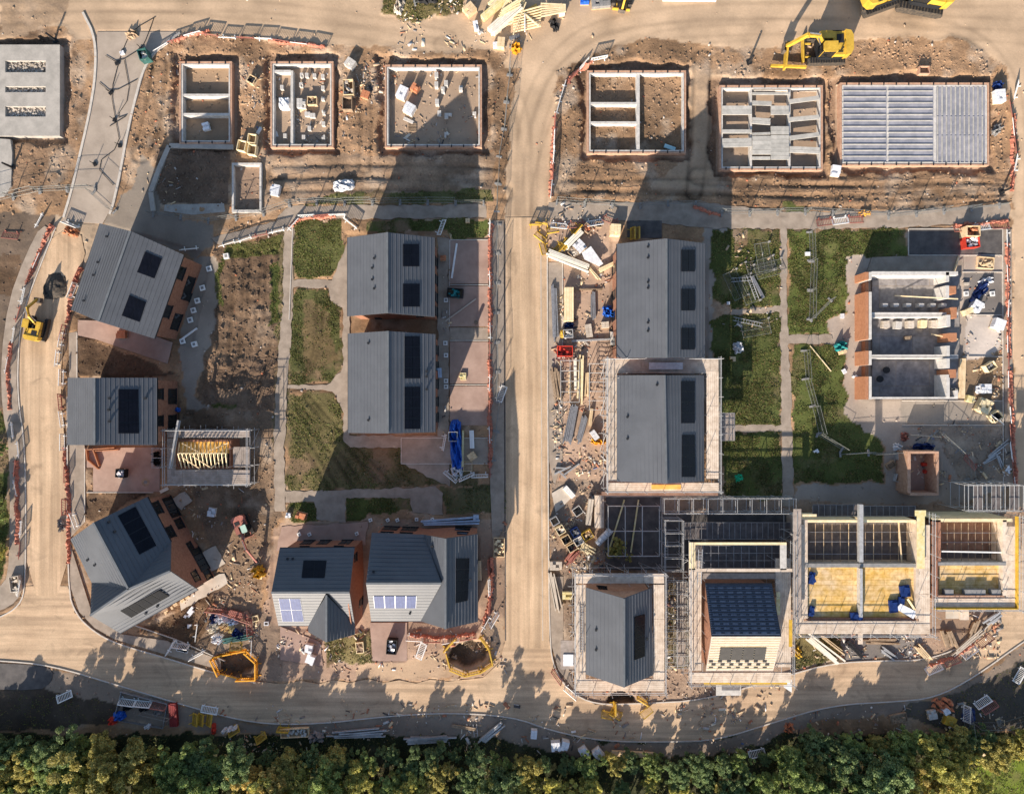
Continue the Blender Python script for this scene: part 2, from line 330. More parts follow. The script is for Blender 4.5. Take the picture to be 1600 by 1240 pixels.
zone(pts(1236, 538, 1296, 540, 1320, 556, 1322, 650, 1345, 665, 1378, 690, 1380, 752, 1241, 754), (0.088, 0.105, 0.032), 0.13, 0.02, 1, 0.1)
zone(pts(1226, 318, 1262, 322, 1264, 348, 1228, 348), GREEN, 0.12, 0.02, 0.9, 0.1)
zone(pts(1322, 402, 1420, 400, 1420, 360, 1568, 356, 1575, 760, 1500, 790, 1240, 790, 1240, 758, 1385, 754, 1380, 690, 1322, 650, 1322, 560, 1296, 536, 1296, 495, 1322, 490), (0.36, 0.30, 0.25), 0.05, 0, 0, 0.35)
zone(pts(1408, 660, 1580, 660, 1588, 760, 1500, 756, 1470, 690), (0.30, 0.235, 0.18), 0.14, 0, 0, 1.0)
zone(rect(1409, 628, 1565, 663), (0.27, 0.235, 0.20), 0.05, 0, 0, 0.3)
zone(pts(1502, 548, 1567, 548, 1567, 625, 1506, 625), (0.26, 0.18, 0.115), 0.10, 0, 0, 0.8)
zone(pts(1508, 490, 1560, 480, 1566, 540, 1550, 556, 1506, 562), (0.48, 0.42, 0.37), 0.05, 0, 0, 0.4)
zone(pts(1505, 428, 1568, 428, 1568, 492, 1505, 490), (0.19, 0.17, 0.155), 0.03, 0, 0, 0.3)
zone(pts(880, 775, 1600, 790, 1590, 900, 1560, 960, 1500, 1010, 1440, 1032, 1300, 1033, 1230, 1052, 1100, 1095, 930, 1100, 890, 1080, 1040, 1000, 1040, 900, 940, 890), (0.31, 0.22, 0.16), 0.10, 0, 0, 0.9)
zone(rect(1036, 800, 1110, 880), TARM, 0.03, 0, 0, 0.1)
zone(rect(1040, 905, 1080, 1045), (0.20, 0.16, 0.10), 0.16, 0, 0.25, 1.0)
zone(pts(1240, 990, 1320, 990, 1310, 1030, 1240, 1045), (0.16, 0.13, 0.06), 0.14, 0, 0.5, 0.5)
zone(pts(1310, 985, 1440, 990, 1440, 1030, 1320, 1032), (0.20, 0.18, 0.165), 0.06, 0, 0, 0.6)
# verge south of the bottom road
zone(pts(-60, 1034, 80, 1042, 190, 1074, 300, 1107, 400, 1132, 500, 1131, 600, 1120, 700, 1114, 800, 1120, 860, 1142, 940, 1160, 1050, 1160, 1120, 1157, 1200, 1132, 1300, 1102, 1400, 1097, 1460, 1092, 1520, 1062, 1600, 1005, 1700, 960, 1700, 1130, 1500, 1140, 1400, 1120, 1280, 1126, 1150, 1175, 900, 1180, 760, 1150, 560, 1150, 300, 1140, 160, 1120, -60, 1130), (0.23, 0.18, 0.14), 0.07, 0, 0, 0.6)
zone(pts(-60, 1070, 85, 1078, 190, 1100, 170, 1130, -60, 1150), (0.075, 0.058, 0.045), 0.12, 0, 0.1, 0.2)
zone(pts(1420, 1100, 1500, 1080, 1560, 1050, 1640, 1020, 1640, 1140, 1500, 1145, 1400, 1120), (0.10, 0.085, 0.07), 0.1, 0, 0.1, 0.3)

# foundations pits (outer excavated strip, inner floor)
PITS = [(280, 96, 366, 228), (423, 96, 523, 234), (600, 101, 754, 234), (915, 111, 1073, 243), (1121, 133, 1285, 268), (1309, 129, 1545, 262), (-20, 71, 98, 216)]
for (x0, y0, x1, y1) in PITS:
    zone([(x0 - 9 + rnd.uniform(-4, 3), y0 - 12 + rnd.uniform(-4, 3)), ((x0 + x1) / 2, y0 - 11 + rnd.uniform(-5, 3)), (x1 + 9 + rnd.uniform(-2, 4), y0 - 11), (x1 + 8 + rnd.uniform(-3, 5), (y0 + y1) / 2), (x1 + 8, y1 + 8), ((x0 + x1) / 2, y1 + 7 + rnd.uniform(-3, 4)), (x0 - 8, y1 + 8), (x0 - 9 + rnd.uniform(-4, 3), (y0 + y1) / 2)], (0.25, 0.165, 0.11), 0.2, -0.55, 0, 1.0)
    zone(rect(x0, y0, x1, y1), (0.36, 0.265, 0.19), 0.05, -0.5, 0, 0.5, crisp=True)
zone(rect(282, 100, 362, 224), (0.33, 0.23, 0.15), 0.06, -0.6, 0, 0.7, crisp=True)
zone(rect(918, 114, 1071, 241), (0.30, 0.195, 0.12), 0.18, -0.55, 0, 1.0, crisp=True)
zone(rect(366, 258, 408, 331), (0.30, 0.21, 0.15), 0.08, -0.35, 0, 0.8, crisp=True)
for c in ((733, 1020, 26), (367, 1038, 27), (970, 1096, 20)):   # dug manhole pits inside the yellow barriers
    zone([(c[0] + c[2] * 1.15 * math.cos(a), c[1] + c[2] * 0.75 * math.sin(a)) for a in np.linspace(0, 6.28, 12)[:-1]], (0.17, 0.12, 0.08), 0.25, -0.9, 0, 1.0)

def blur(a, n=1):
    for _ in range(n):
        b = a.copy(); b[1:-1, 1:-1] = (a[1:-1, 1:-1] * 4 + a[:-2, 1:-1] + a[2:, 1:-1] + a[1:-1, :-2] + a[1:-1, 2:]) / 8; a = b
    return a
# flat beds under everything hard: roads, pavements, paths, buildings
HARD = np.zeros(GX.shape, bool)
def hard(poly): HARD[inpoly(PX, PY, poly)] = True

# ------------------------------------------------------------------ roads, paths, kerbs (sheets)
def road_mat(name, c1, c2, axis='Y'):
    m = mat(name, c1, c2, scale=0.16, detail=7, bump=0.012, bscale=5)
    t = m.node_tree; N = t.nodes; L = t.links; b = N["Principled BSDF"]
    src = b.inputs["Base Color"].links[0].from_socket; tc = N.new("ShaderNodeTexCoord")
    def layer(src, scl, sc, det, lo, hi, dist=0.0, a=0.38, z=0.62):
        mp = N.new("ShaderNodeMapping"); mp.inputs["Scale"].default_value = scl; nz = N.new("ShaderNodeTexNoise"); nz.inputs["Scale"].default_value = sc; nz.inputs["Detail"].default_value = det; nz.inputs["Distortion"].default_value = dist
        L.new(tc.outputs["Object"], mp.inputs[0]); L.new(mp.outputs[0], nz.inputs["Vector"]); r = N.new("ShaderNodeMapRange"); r.inputs[1].default_value = a; r.inputs[2].default_value = z; r.inputs[3].default_value = lo; r.inputs[4].default_value = hi
        L.new(nz.outputs["Fac"], r.inputs[0]); mx = N.new("ShaderNodeMix"); mx.data_type = 'RGBA'; mx.blend_type = 'MULTIPLY'; mx.inputs[0].default_value = 1; L.new(src, mx.inputs[6]); L.new(r.outputs[0], mx.inputs[7]); return mx.outputs[2]
    k = (1, 0.035, 1) if axis == 'Y' else (0.05, 1, 1)
    src = layer(src, k, 1.1, 3, 0.76, 1.07); src = layer(src, k, 3.2, 2, 0.91, 1.04); src = layer(src, (1, 1, 1), 0.35, 6, 0.74, 1.0, 1.5, .28, .42); src = layer(src, (1, 1, 1), 7, 4, 0.93, 1.06)
    L.new(src, b.inputs["Base Color"]); return m
road_mat('road_sand', (0.485, 0.34, 0.215), (0.62, 0.45, 0.295))
road_mat('road_sand_across', (0.475, 0.333, 0.213), (0.61, 0.445, 0.293), axis='X')
LAYER = [0.05]
def tri_fill(me_pts, z, name, m, th=0.10):
    """sheet from a polygon outline: triangulated top plus a skirt"""
    from mathutils.geometry import tessellate_polygon
    v3 = [Vector((p[0], p[1], 0)) for p in me_pts]; tris = tessellate_polygon([v3]); n = len(v3)
    vs = [(v.x, v.y, z) for v in v3] + [(v.x, v.y, z - th) for v in v3]
    a = sum(v3[i].x * v3[(i + 1) % n].y - v3[(i + 1) % n].x * v3[i].y for i in range(n))
    fs = []
    for t in tris:
        p, q, r = (v3[i] for i in t); c = (q.x - p.x) * (r.y - p.y) - (q.y - p.y) * (r.x - p.x)
        fs.append(tuple(t) if c > 0 else tuple(reversed(t)))
    fs += [(i, (i + 1) % n, n + (i + 1) % n, n + i) if a < 0 else (i, n + i, n + (i + 1) % n, (i + 1) % n) for i in range(n)]
    return struct(MB().add(vs, fs).build(name, m))
def sheet(name, poly, m, z=0.05, sm=0):
    if sm: poly = smooth(poly, sm, True)
    if name in ('path', 'patio'):                       # ragged, trodden edges
        o = []
        for i in range(len(poly)):
            a, c = poly[i], poly[(i + 1) % len(poly)]; n = max(1, int(math.dist(a, c) / 7))
            for k in range(n): o.append((a[0] + (c[0] - a[0]) * k / n + rnd.uniform(-1.6, 1.6), a[1] + (c[1] - a[1]) * k / n + rnd.uniform(-1.6, 1.6)))
        poly = o
    hard(poly); return tri_fill(W2(poly), z, name, m)
def kerb(line, name='kerb', w=0.14, z0=-0.05, z1=0.13, m='kerb', sm=2):
    if sm: line = smooth(line, sm)
    w2 = [Vector((p[0], p[1], 0)) for p in W2(line)]; b = MB(); n = len(w2); Lf = []; Rt = []
    for i in range(n):
        d = (w2[min(i + 1, n - 1)] - w2[max(i - 1, 0)]).normalized(); a = Vector((-d.y, d.x, 0)) * (w / 2)
        Lf.append(w2[i] + a); Rt.append(w2[i] - a)
    vs = []
    for i in range(n):
        for q in (Lf[i], Rt[i]): vs += [(q.x, q.y, z0), (q.x, q.y, z1)]
    fs = []
    for i in range(n - 1):
        k = i * 4; fs += [(k + 1, k + 3, k + 7, k + 5), (k, k + 1, k + 5, k + 4), (k + 2, k + 6, k + 7, k + 3)]
    fs += [(0, 2, 3, 1), (n * 4 - 4, n * 4 - 3, n * 4 - 1, n * 4 - 2)]
    return struct(b.add(vs, fs).build(name, m))
BOT = pts(-80, 1028, 0, 1031, 80, 1038, 190, 1071, 300, 1104, 400, 1130, 500, 1130, 600, 1118, 700, 1112, 800, 1118, 860, 1140, 940, 1157, 1050, 1158, 1120, 1155, 1200, 1130, 1300, 1100, 1400, 1095, 1460, 1089, 1520, 1058, 1600, 1000, 1680, 950)
TOPR = pts(1680, 860, 1583, 880, 1572, 940, 1545, 975, 1500, 1012, 1440, 1031, 1380, 1031, 1300, 1034, 1230, 1053, 1100, 1092, 1000, 1097, 930, 1100, 890, 1080, 866, 1045, 858, 1000)
TOPM = pts(790, 1000, 780, 1035, 755, 1058, 700, 1064, 672, 1061, 650, 1067, 624, 1062, 600, 1066, 575, 1060, 548, 1066, 520, 1062, 498, 1068, 470, 1063, 440, 1068, 400, 1064, 330, 1048, 260, 1026, 180, 1003, 146, 985, 120, 960, 106, 915)
TOPL = pts(41, 915, 32, 945, 0, 965, -80, 990)
sheet('road', smooth(BOT, 2) + TOPR + TOPM + TOPL, 'road_sand_across', 0.030)
sheet('road', pts(789, 340, 855, 340, 856, 700, 858, 1012, 790, 1012), 'road_sand', 0.034)
sheet('road', pts(88, 355, 140, 372, 112, 470, 96, 560, 95, 620, 104, 720, 106, 930, 41, 930, 41, 700, 28, 620, 30, 535, 38, 485, 58, 430), 'road_sand', 0.038, 1)
sheet('road', pts(152, 50, 282, 50, 262, 66, 240, 84, 224, 110, 212, 155, 200, 205, 190, 262, 178, 318, 160, 350, 98, 345, 112, 300, 126, 240, 140, 180, 150, 120), 'cobble', 0.030)
kerb(pts(282, 52, 262, 66, 240, 84, 224, 110, 212, 155, 200, 205, 190, 262, 178, 318, 172, 335), w=0.28)
kerb(pts(130, 20, 150, 60, 150, 120, 140, 180, 126, 240, 112, 300, 100, 340), w=0.28)
kerb(pts(855, 400, 856, 700, 858, 1000, 866, 1045, 890, 1080, 930, 1100, 1000, 1098, 1100, 1093, 1230, 1054, 1300, 1035, 1380, 1031, 1440, 1031, 1500, 1012, 1548, 975, 1575, 930))
kerb(pts(106, 620, 106, 920, 120, 960, 146, 985, 180, 1004, 260, 1027, 330, 1049, 400, 1066))
kerb(pts(88, 355, 58, 430, 38, 485, 30, 535, 28, 620, 41, 700, 41, 915, 32, 945, 0, 965, -80, 992))
kerb(BOT)
kerb(pts(789, 350, 789, 700, 790, 1000), w=0.12, z1=0.05, m='tarmac')
kerb(pts(845, 340, 846, 700, 848, 1000), w=0.10, z1=0.05, m='slab_pale')
# pavements
sheet('pavement', pts(84, 362, 56, 430, 36, 485, 28, 535, 26, 620, 39, 700, 39, 912, 28, 938, 0, 955, -40, 960, -40, 940, 8, 915, 16, 870, 16, 700, 4, 640, 2, 560, 14, 470, 40, 400, 66, 350), 'pave_grey', 0.09, 1)
sheet('pavement', pts(766, 345, 787, 345, 788, 820, 770, 860, 766, 760), 'pave_grey', 0.07)
sheet('pavement', pts(108, 520, 121, 518, 121, 600, 133, 700, 133, 815, 110, 840), 'pave_grey', 0.07)
sheet('pavement', pts(110, 850, 145, 960, 190, 990, 260, 1000, 345, 1030, 345, 1046, 260, 1022, 180, 998, 148, 980, 124, 955, 110, 915), 'pave_grey', 0.06)
sheet('pavement', pts(857, 410, 879, 410, 879, 720, 866, 760, 858, 720), 'pave_grey', 0.06)
sheet('pavement', pts(859, 900, 880, 900, 880, 1000, 890, 1050, 900, 1080, 872, 1045, 860, 1000), 'pave_grey', 0.06)
sheet('pavement', pts(-40, 1034, 60, 1038, 84, 1046, 80, 1066, 62, 1078, -40, 1075), 'tarmac', 0.06, 1)
sheet('pavement', pts(1567, 358, 1580, 358, 1583, 760, 1570, 760), 'pave_grey', 0.06)
# garden paths
sheet('path', pts(452, 322, 760, 320, 762, 340, 560, 342, 470, 340, 440, 362, 345, 386, 330, 372, 430, 345), 'pave_grey', 0.03)
sheet('path', pts(444, 350, 459, 345, 458, 470, 450, 600, 444, 700, 446, 800, 430, 800, 427, 700, 432, 600, 442, 470), 'pave_grey', 0.035)
sheet('path', pts(458, 437, 520, 436, 537, 395, 545, 395, 545, 697, 700, 697, 700, 680, 680, 360, 765, 372, 765, 740, 628, 724, 628, 699, 537, 690, 536, 640, 520, 608, 450, 606, 450, 600, 512, 602, 536, 575, 536, 482, 518, 470, 512, 450, 458, 448)
      if False else pts(458, 437, 517, 437, 537, 395, 547, 372, 547, 697, 537, 690, 536, 640, 520, 610, 450, 608, 450, 600, 512, 602, 536, 575, 536, 482, 518, 470, 512, 450, 458, 448), 'pave_grey', 0.03)
sheet('path', pts(446, 768, 560, 764, 680, 760, 692, 770, 692, 805, 644, 800, 640, 778, 540, 778, 540, 815, 495, 812, 492, 782, 446, 786), 'pave_grey', 0.03)
sheet('path', pts(858, 316, 1100, 316, 1230, 332, 1400, 330, 1578, 318, 1578, 345, 1400, 356, 1235, 358, 1100, 356, 1000, 345, 858, 342), 'pave_grey', 0.02)
sheet('path', pts(1219, 340, 1229, 340, 1230, 500, 1236, 620, 1240, 790, 1222, 790, 1221, 660, 1219, 480), 'pave_grey', 0.036)
sheet('path', pts(1145, 484, 1219, 478, 1219, 487, 1140, 492), 'pave_grey', 0.03)
sheet('path', pts(1125, 663, 1222, 664, 1222, 673, 1125, 675), 'pave_grey', 0.03)
sheet('path', pts(1230, 523, 1300, 522, 1300, 537, 1230, 537), 'pave_grey', 0.03)
sheet('path', pts(684, 372, 702, 372, 702, 760, 628, 724, 628, 700, 546, 698, 546, 680, 684, 680), 'pave_grey', 0.032)
# patios and drives
for q in (pts(703, 376, 763, 376, 763, 443, 703, 443), pts(703, 447, 763, 447, 763, 510, 703, 510), pts(703, 534, 763, 534, 763, 599, 703, 599), pts(703, 603, 763, 603, 763, 664, 703, 664)):
    sheet('driveway', q, 'paving', 0.075)
sheet('driveway', pts(703, 512, 763, 512, 763, 531, 703, 531), 'pave_grey', 0.07)
sheet('driveway', pts(136, 700, 250, 698, 250, 768, 146, 769, 146, 730, 136, 730), 'paving', 0.07)
sheet('driveway', pts(122, 500, 180, 502, 270, 535, 262, 568, 150, 530, 122, 524), 'paving', 0.07)
sheet('driveway', pts(627, 685, 763, 685, 763, 723, 627, 723), 'pave_grey', 0.074)
sheet('driveway', pts(578, 972, 636, 972, 636, 1032, 582, 1032), 'paving', 0.06)
sheet('driveway', pts(438, 978, 500, 1002, 505, 1040, 438, 1030), 'paving', 0.06)
sheet('patio', pts(440, 822, 575, 815, 570, 850, 432, 860), 'paving', 0.05)
sheet('patio', pts(320, 905, 352, 895, 355, 912, 285, 952, 280, 940), 'slab_pale', 0.09)
sheet('patio', pts(268, 780, 290, 766, 302, 782, 283, 797), 'slab_pale', 0.09)
sheet('patio', pts(314, 865, 338, 851, 352, 880, 325, 896), 'slab_pale', 0.09)
sheet('asphalt_bay', pts(1420, 359, 1566, 359, 1566, 398, 1420, 398), 'tarmac', 0.06)
sheet('asphalt_bay', pts(1420, 400, 1505, 400, 1505, 424, 1355, 424, 1362, 402), 'pave_grey', 0.05)
sheet('asphalt_bay', pts(946, 775, 1033, 775, 1033, 890, 946, 890), 'tarmac', 0.06)
sheet('asphalt_bay', pts(980, 345, 1034, 345, 1034, 372, 980, 372), 'tarmac', 0.06)
sheet('asphalt_bay', pts(1034, 803, 1240, 803, 1240, 815, 1075, 820, 1072, 890, 1034, 890), 'tarmac', 0.055)
for l in (pts(703, 375, 763, 375), pts(703, 445, 763, 445), pts(703, 532, 763, 532), pts(703, 601, 763, 601), pts(703, 375, 702, 510), pts(627, 684, 763, 684), pts(627, 684, 627, 724), pts(627, 724, 763, 724),
          pts(1419, 358, 1566, 358), pts(1419, 358, 1419, 399), pts(1419, 399, 1566, 399), pts(1503, 425, 1566, 425), pts(1566, 358, 1567, 762), pts(1505, 492, 1566, 492), pts(1503, 557, 1566, 557), pts(1409, 626, 1566, 626), pts(1409, 664, 1566, 664),
          pts(1034, 775, 1034, 893), pts(945, 775, 1034, 775), pts(121, 520, 121, 600), pts(133, 700, 133, 815), pts(136, 769, 240, 769), pts(210, 976, 275, 998, 352, 1032), pts(879, 412, 879, 560), pts(458, 345, 452, 500)):
    kerb(l, name='kerb', w=0.10, z1=0.11, sm=0)
for q in (pts(150, 345, 300, 390, 330, 400, 300, 540, 240, 535, 110, 490), rect(100, 588, 280, 698), pts(110, 835, 235, 765, 350, 900, 300, 940, 190, 985, 140, 955), rect(540, 365, 690, 680), rect(425, 840, 750, 985), rect(955, 375, 1105, 760), rect(905, 910, 1030, 1070), rect(1085, 840, 1235, 1060), rect(1245, 800, 1590, 985), rect(1350, 420, 1500, 625), rect(262, 668, 392, 752), rect(1410, 700, 1470, 775)):
    hard(q)
# ------------------------------------------------------------------ the ground: one sheet to the horizon
N1 = fbm(GX, GY, 2.6, 6, 21); N2 = fbm(GX, GY, 9, 4, 5); N3 = fbm(GX, GY, 0.8, 3, 9)
RUT = np.abs(vnoise(GX * 0.25, GY, 0.55, 13)) * 2
AMP2 = blur(AMP, 3); LEV2 = blur(LEV, 1)
near = (np.abs(GX) < 70) & (np.abs(GY) < 58)
Z = LEV2 + AMP2 * (N1 * 0.95 + N3 * 0.45 + 0.12 * RUT)
Z = np.where(AMP2 < 0.07, LEV2 + AMP2 * N1 * 0.5 - 0.01, Z)
hb = blur(HARD.astype(float), 2)
Z = np.where(HARD, -0.12, Z * (1 - hb) + np.minimum(Z, 0.0) * hb)
Z = np.where(near, Z, -0.1)
ny, nx = GX.shape
far = np.clip((np.maximum(np.abs(GX) - 66, np.abs(GY) - 54)) / 4, 0, 1)[..., None]; FARC = np.where((GY < -30)[..., None], np.array([0.05, 0.065, 0.025]), np.array([0.30, 0.22, 0.15]))
for k, (a, b_) in enumerate(((0.30, 3), (0.22, 8))):
    n = fbm(GX, GY, b_, 4, 40 + k * 3)[..., None]; COL = COL * (1 + a * n)
w = np.clip(N3 * 1.6 + 0.1, 0, 1)[..., None]; bright = np.array([1.16, 1.14, 1.10])
COL = np.where(AMP2[..., None] > 0.07, COL * (1 - w * 0.0) * (1 + (bright - 1) * w), COL)
soil = np.clip((AMP2 - 0.08) / 0.06, 0, 1) * (GRASS < .3)
p1 = np.clip(fbm(GX, GY, 5, 5, 61) * 2.4 + .1, 0, 1) * soil; p2 = np.clip(fbm(GX, GY, 3.2, 5, 67) * 3 - .35, 0, 1) * soil
p2 = p2 * np.clip((COL[..., 0] - .17) / .1, .12, 1)
COL = COL * (1 - 0.38 * p1[..., None]); COL = COL * (1 - p2[..., None] * .6) + np.array([0.47, 0.375, 0.285]) * (p2[..., None] * .6)
bare = np.clip(fbm(GX, GY, 3.0, 5, 71) * 3.2 - .45, 0, 1) * (GRASS > .3); lf = bare * (PX < 760) * 1.0 + bare * (PX >= 760) * .45
COL = COL * (1 - lf[..., None]) + np.array([0.20, 0.14, 0.085]) * lf[..., None]; GRASS = GRASS * (1 - lf * .85)
# tyre tracks and ruts left by plant
def tracks(line, off=11, wd=3.2, dk=0.24, dz=0.05, wob=5):
    global COL, Z
    line = smooth(line, 2); D = np.full(GX.shape, 1e9)
    ox = fbm(GX, GY, 14, 2, 91) * wob
    for (x1, y1), (x2, y2) in zip(line[:-1], line[1:]):
        dx, dy = x2 - x1, y2 - y1; t = np.clip(((PX - x1) * dx + (PY - y1) * dy) / (dx * dx + dy * dy), 0, 1)
        D = np.minimum(D, np.hypot(PX - x1 - t * dx, PY - y1 - t * dy))
    w = np.exp(-((D + ox - off) / wd) ** 2) * near * (~HARD) * (0.55 + 0.9 * np.clip(fbm(GX, GY, 4, 3, 33) + .5, 0, 1))
    COL = COL * (1 - dk * w[..., None]); Z = Z - dz * w * (AMP2 > .05)
for l in (pts(-20, 30, 300, 25, 600, 50, 760, 95, 820, 160, 822, 350), pts(-20, 12, 300, 8, 560, 30, 700, 60), pts(1620, 60, 1300, 40, 1000, 45, 880, 95, 832, 200, 825, 350), pts(1620, 20, 1200, 15, 950, 30, 860, 90, 815, 200, 818, 350), pts(1180, 50, 1000, 60, 900, 120, 845, 260, 840, 350), pts(1400, 30, 1530, 50, 1598, 150, 1592, 330), pts(690, 70, 770, 110, 806, 200, 808, 350)): tracks(l, dk=.16, dz=.0)
for l in (pts(880, 290, 1100, 292, 1300, 300, 1560, 290), pts(900, 304, 1150, 315, 1380, 318, 1570, 308), pts(1090, 275, 1300, 285, 1500, 276, 1575, 285), pts(430, 268, 600, 265, 780, 272), pts(425, 290, 600, 285, 790, 300), pts(250, 100, 240, 180, 220, 240), pts(400, 400, 395, 500, 370, 600), pts(425, 400, 420, 520, 400, 600), pts(375, 400, 372, 470, 365, 560), pts(560, 90, 575, 180, 570, 260), pts(1098, 90, 1096, 200, 1085, 300)): tracks(l, off=9, dk=.30, dz=.13, wob=9)
for l in (pts(470, 640, 520, 700, 560, 760), pts(480, 620, 540, 690, 600, 750), pts(455, 650, 490, 710, 520, 760), pts(500, 455, 500, 530, 480, 590)): tracks(l, off=5, dk=.35, dz=.06, wob=4)
COL = np.clip(COL * (1 - far) + FARC * far, 0.01, 0.8)
me = bpy.data.meshes.new('ground')
idx = np.arange(nx * ny).reshape(ny, nx)
q = np.stack([idx[:-1, :-1], idx[:-1, 1:], idx[1:, 1:], idx[1:, :-1]], -1).reshape(-1, 4)
me.vertices.add(nx * ny); me.vertices.foreach_set('co', np.stack([GX, GY, Z], -1).astype(np.float32).ravel())
me.loops.add(q.size); me.loops.foreach_set('vertex_index', q.astype(np.int32).ravel())
me.polygons.add(len(q)); me.polygons.foreach_set('loop_start', np.arange(0, q.size, 4, dtype=np.int32)); me.polygons.foreach_set('loop_total', np.full(len(q), 4, np.int32))
me.update(calc_edges=True)
ca = me.color_attributes.new('albedo', 'FLOAT_COLOR', 'POINT')
ca.data.foreach_set('color', np.concatenate([COL, np.clip(AMP2 / .2, 0.12, 1)[..., None]], -1).astype(np.float32).ravel())
me.polygons.foreach_set('use_smooth', np.ones(len(q), bool))
gm = bpy.data.materials.new('earth'); gm.use_nodes = True; t = gm.node_tree; N = t.nodes; L = t.links; b = N["Principled BSDF"]
b.inputs["Roughness"].default_value = 0.95; b.inputs["Specular IOR Level"].default_value = 0.1
at = N.new("ShaderNodeAttribute"); at.attribute_name = 'albedo'; tc = N.new("ShaderNodeTexCoord")
n1 = N.new("ShaderNodeTexNoise"); n1.inputs["Scale"].default_value = 3.5; n1.inputs["Detail"].default_value = 9; n1.inputs["Roughness"].default_value = 0.7
L.new(tc.outputs["Object"], n1.inputs["Vector"])
mr = N.new("ShaderNodeMapRange"); mr.inputs[1].default_value = 0.32; mr.inputs[2].default_value = 0.68; mr.inputs[3].default_value = 0.74; mr.inputs[4].default_value = 1.24
L.new(n1.outputs["Fac"], mr.inputs[0]); mx = N.new("ShaderNodeMix"); mx.data_type = 'RGBA'; mx.blend_type = 'MULTIPLY'; mx.inputs[0].default_value = 1
L.new(at.outputs["Color"], mx.inputs[6]); L.new(mr.outputs[0], mx.inputs[7]); L.new(mx.outputs[2], b.inputs["Base Color"]); L.new(at.outputs["Alpha"], mx.inputs[0])
bp = N.new("ShaderNodeBump"); bp.inputs["Distance"].default_value = 0.09; L.new(at.outputs["Alpha"], bp.inputs["Strength"])
L.new(n1.outputs["Fac"], bp.inputs["Height"]); L.new(bp.outputs[0], b.inputs["Normal"])
me.materials.append(gm)
struct(link(bpy.data.objects.new('ground', me)))
def gz(x, y):
    i = int(np.clip(np.searchsorted(gx, x), 0, nx - 1)); j = int(np.clip(np.searchsorted(gy, y), 0, ny - 1)); return float(max(Z[j, i], 0.05 if HARD[j, i] else -9))
def G(x, y, h=0.0):
    p = P(x, y); return Vector((p.x, p.y, gz(p.x, p.y) + h))
# ------------------------------------------------------------------ scatter: grass and rubble (uncountable)
def quad_cloud(name, C, T, B, m, cols=None):
    n = len(C); V = np.stack([C - T - B, C + T - B, C + T * 0.7 + B, C - T * 0.7 + B], 1).reshape(-1, 3)
    me = bpy.data.meshes.new(name); me.vertices.add(4 * n); me.vertices.foreach_set('co', V.astype(np.float32).ravel())
    me.loops.add(4 * n); me.loops.foreach_set('vertex_index', np.arange(4 * n, dtype=np.int32))
    me.polygons.add(n); me.polygons.foreach_set('loop_start', np.arange(0, 4 * n, 4, dtype=np.int32)); me.polygons.foreach_set('loop_total', np.full(n, 4, np.int32))
    me.update(calc_edges=True)
    if cols is not None:
        c = me.color_attributes.new('leafcol', 'FLOAT_COLOR', 'POINT'); c.data.foreach_set('color', np.repeat(np.concatenate([cols, np.ones((n, 1))], 1), 4, 0).astype(np.float32).ravel())
    me.materials.append(m); return me
def leaf_mat(name, tint=(1, 1, 1), rv=0.25):
    m = bpy.data.materials.new(name); m.use_nodes = True; t = m.node_tree; N = t.nodes; L = t.links; b = N["Principled BSDF"]
    at = N.new("ShaderNodeAttribute"); at.attribute_name = 'leafcol'; oi = N.new("ShaderNodeObjectInfo")
    mx = N.new("ShaderNodeMix"); mx.data_type = 'RGBA'; mx.blend_type = 'MULTIPLY'; mx.inputs[0].default_value = 1
    L.new(at.outputs["Color"], mx.inputs[6]); L.new(oi.outputs["Color"], mx.inputs[7]); L.new(mx.outputs[2], b.inputs["Base Color"])
    b.inputs["Roughness"].default_value = 0.6; b.inputs["Specular IOR Level"].default_value = 0.25
    tr = N.new("ShaderNodeBsdfTranslucent"); L.new(mx.outputs[2], tr.inputs[0]); ms = N.new("ShaderNodeMixShader"); ms.inputs[0].default_value = 0.38
    L.new(b.outputs[0], ms.inputs[1]); L.new(tr.outputs[0], ms.inputs[2]); L.new(ms.outputs[0], N["Material Output"].inputs[0]); MATS[name] = m; return m
LEAF = leaf_mat('leaf')
def unit(v): return v / np.maximum(np.linalg.norm(v, axis=1, keepdims=True), 1e-6)
def scatter(mask, n):
    pr = (mask * near * (~HARD)).ravel(); pr = pr / pr.sum(); k = nr.choice(pr.size, n, p=pr)
    x = GX.ravel()[k] + (nr.random(n) - .5) * STEP; y = GY.ravel()[k] + (nr.random(n) - .5) * STEP
    return x, y, Z.ravel()[k], COL.reshape(-1, 3)[k]
n = 380000
x, y, z, c = scatter(GRASS, n)
cl = fbm(x, y, 1.6, 3, 77); keep = nr.random(n) < np.clip(0.50 + cl * 1.5, 0.05, 1); x, y, z, c = x[keep], y[keep], z[keep], c[keep]; n = len(x)
T = unit(nr.normal(size=(n, 3)) * [1, 1, 0.2]); U = unit(nr.normal(size=(n, 3)) * [0.8, 0.8, 0.35] + [0, 0, 0.55])
sz = (0.024 + 0.055 * nr.random(n) ** 2.5)[:, None]
g = nr.random((n, 1)); base = np.array([0.105, 0.140, 0.030]) * (1 - g) + np.array([0.19, 0.185, 0.068]) * g
base = base * (0.65 + 0.7 * nr.random((n, 1))) * (1 + 0.7 * fbm(x, y, 4, 3, 51)[:, None]); br = nr.random((n, 1)) < 0.16; base = np.where(br, [0.22, 0.15, 0.07], base)
gmsh = quad_cloud('grass', np.stack([x, y, z + 0.03], 1), T * sz, U * sz * 1.3, LEAF, np.clip(base, 0.01, .5))
go = link(bpy.data.objects.new('grass', gmsh)); go['kind'] = 'stuff'; go['label'] = 'patchy weeds and grass growing in the unfinished gardens and verges'; go['category'] = 'grass'
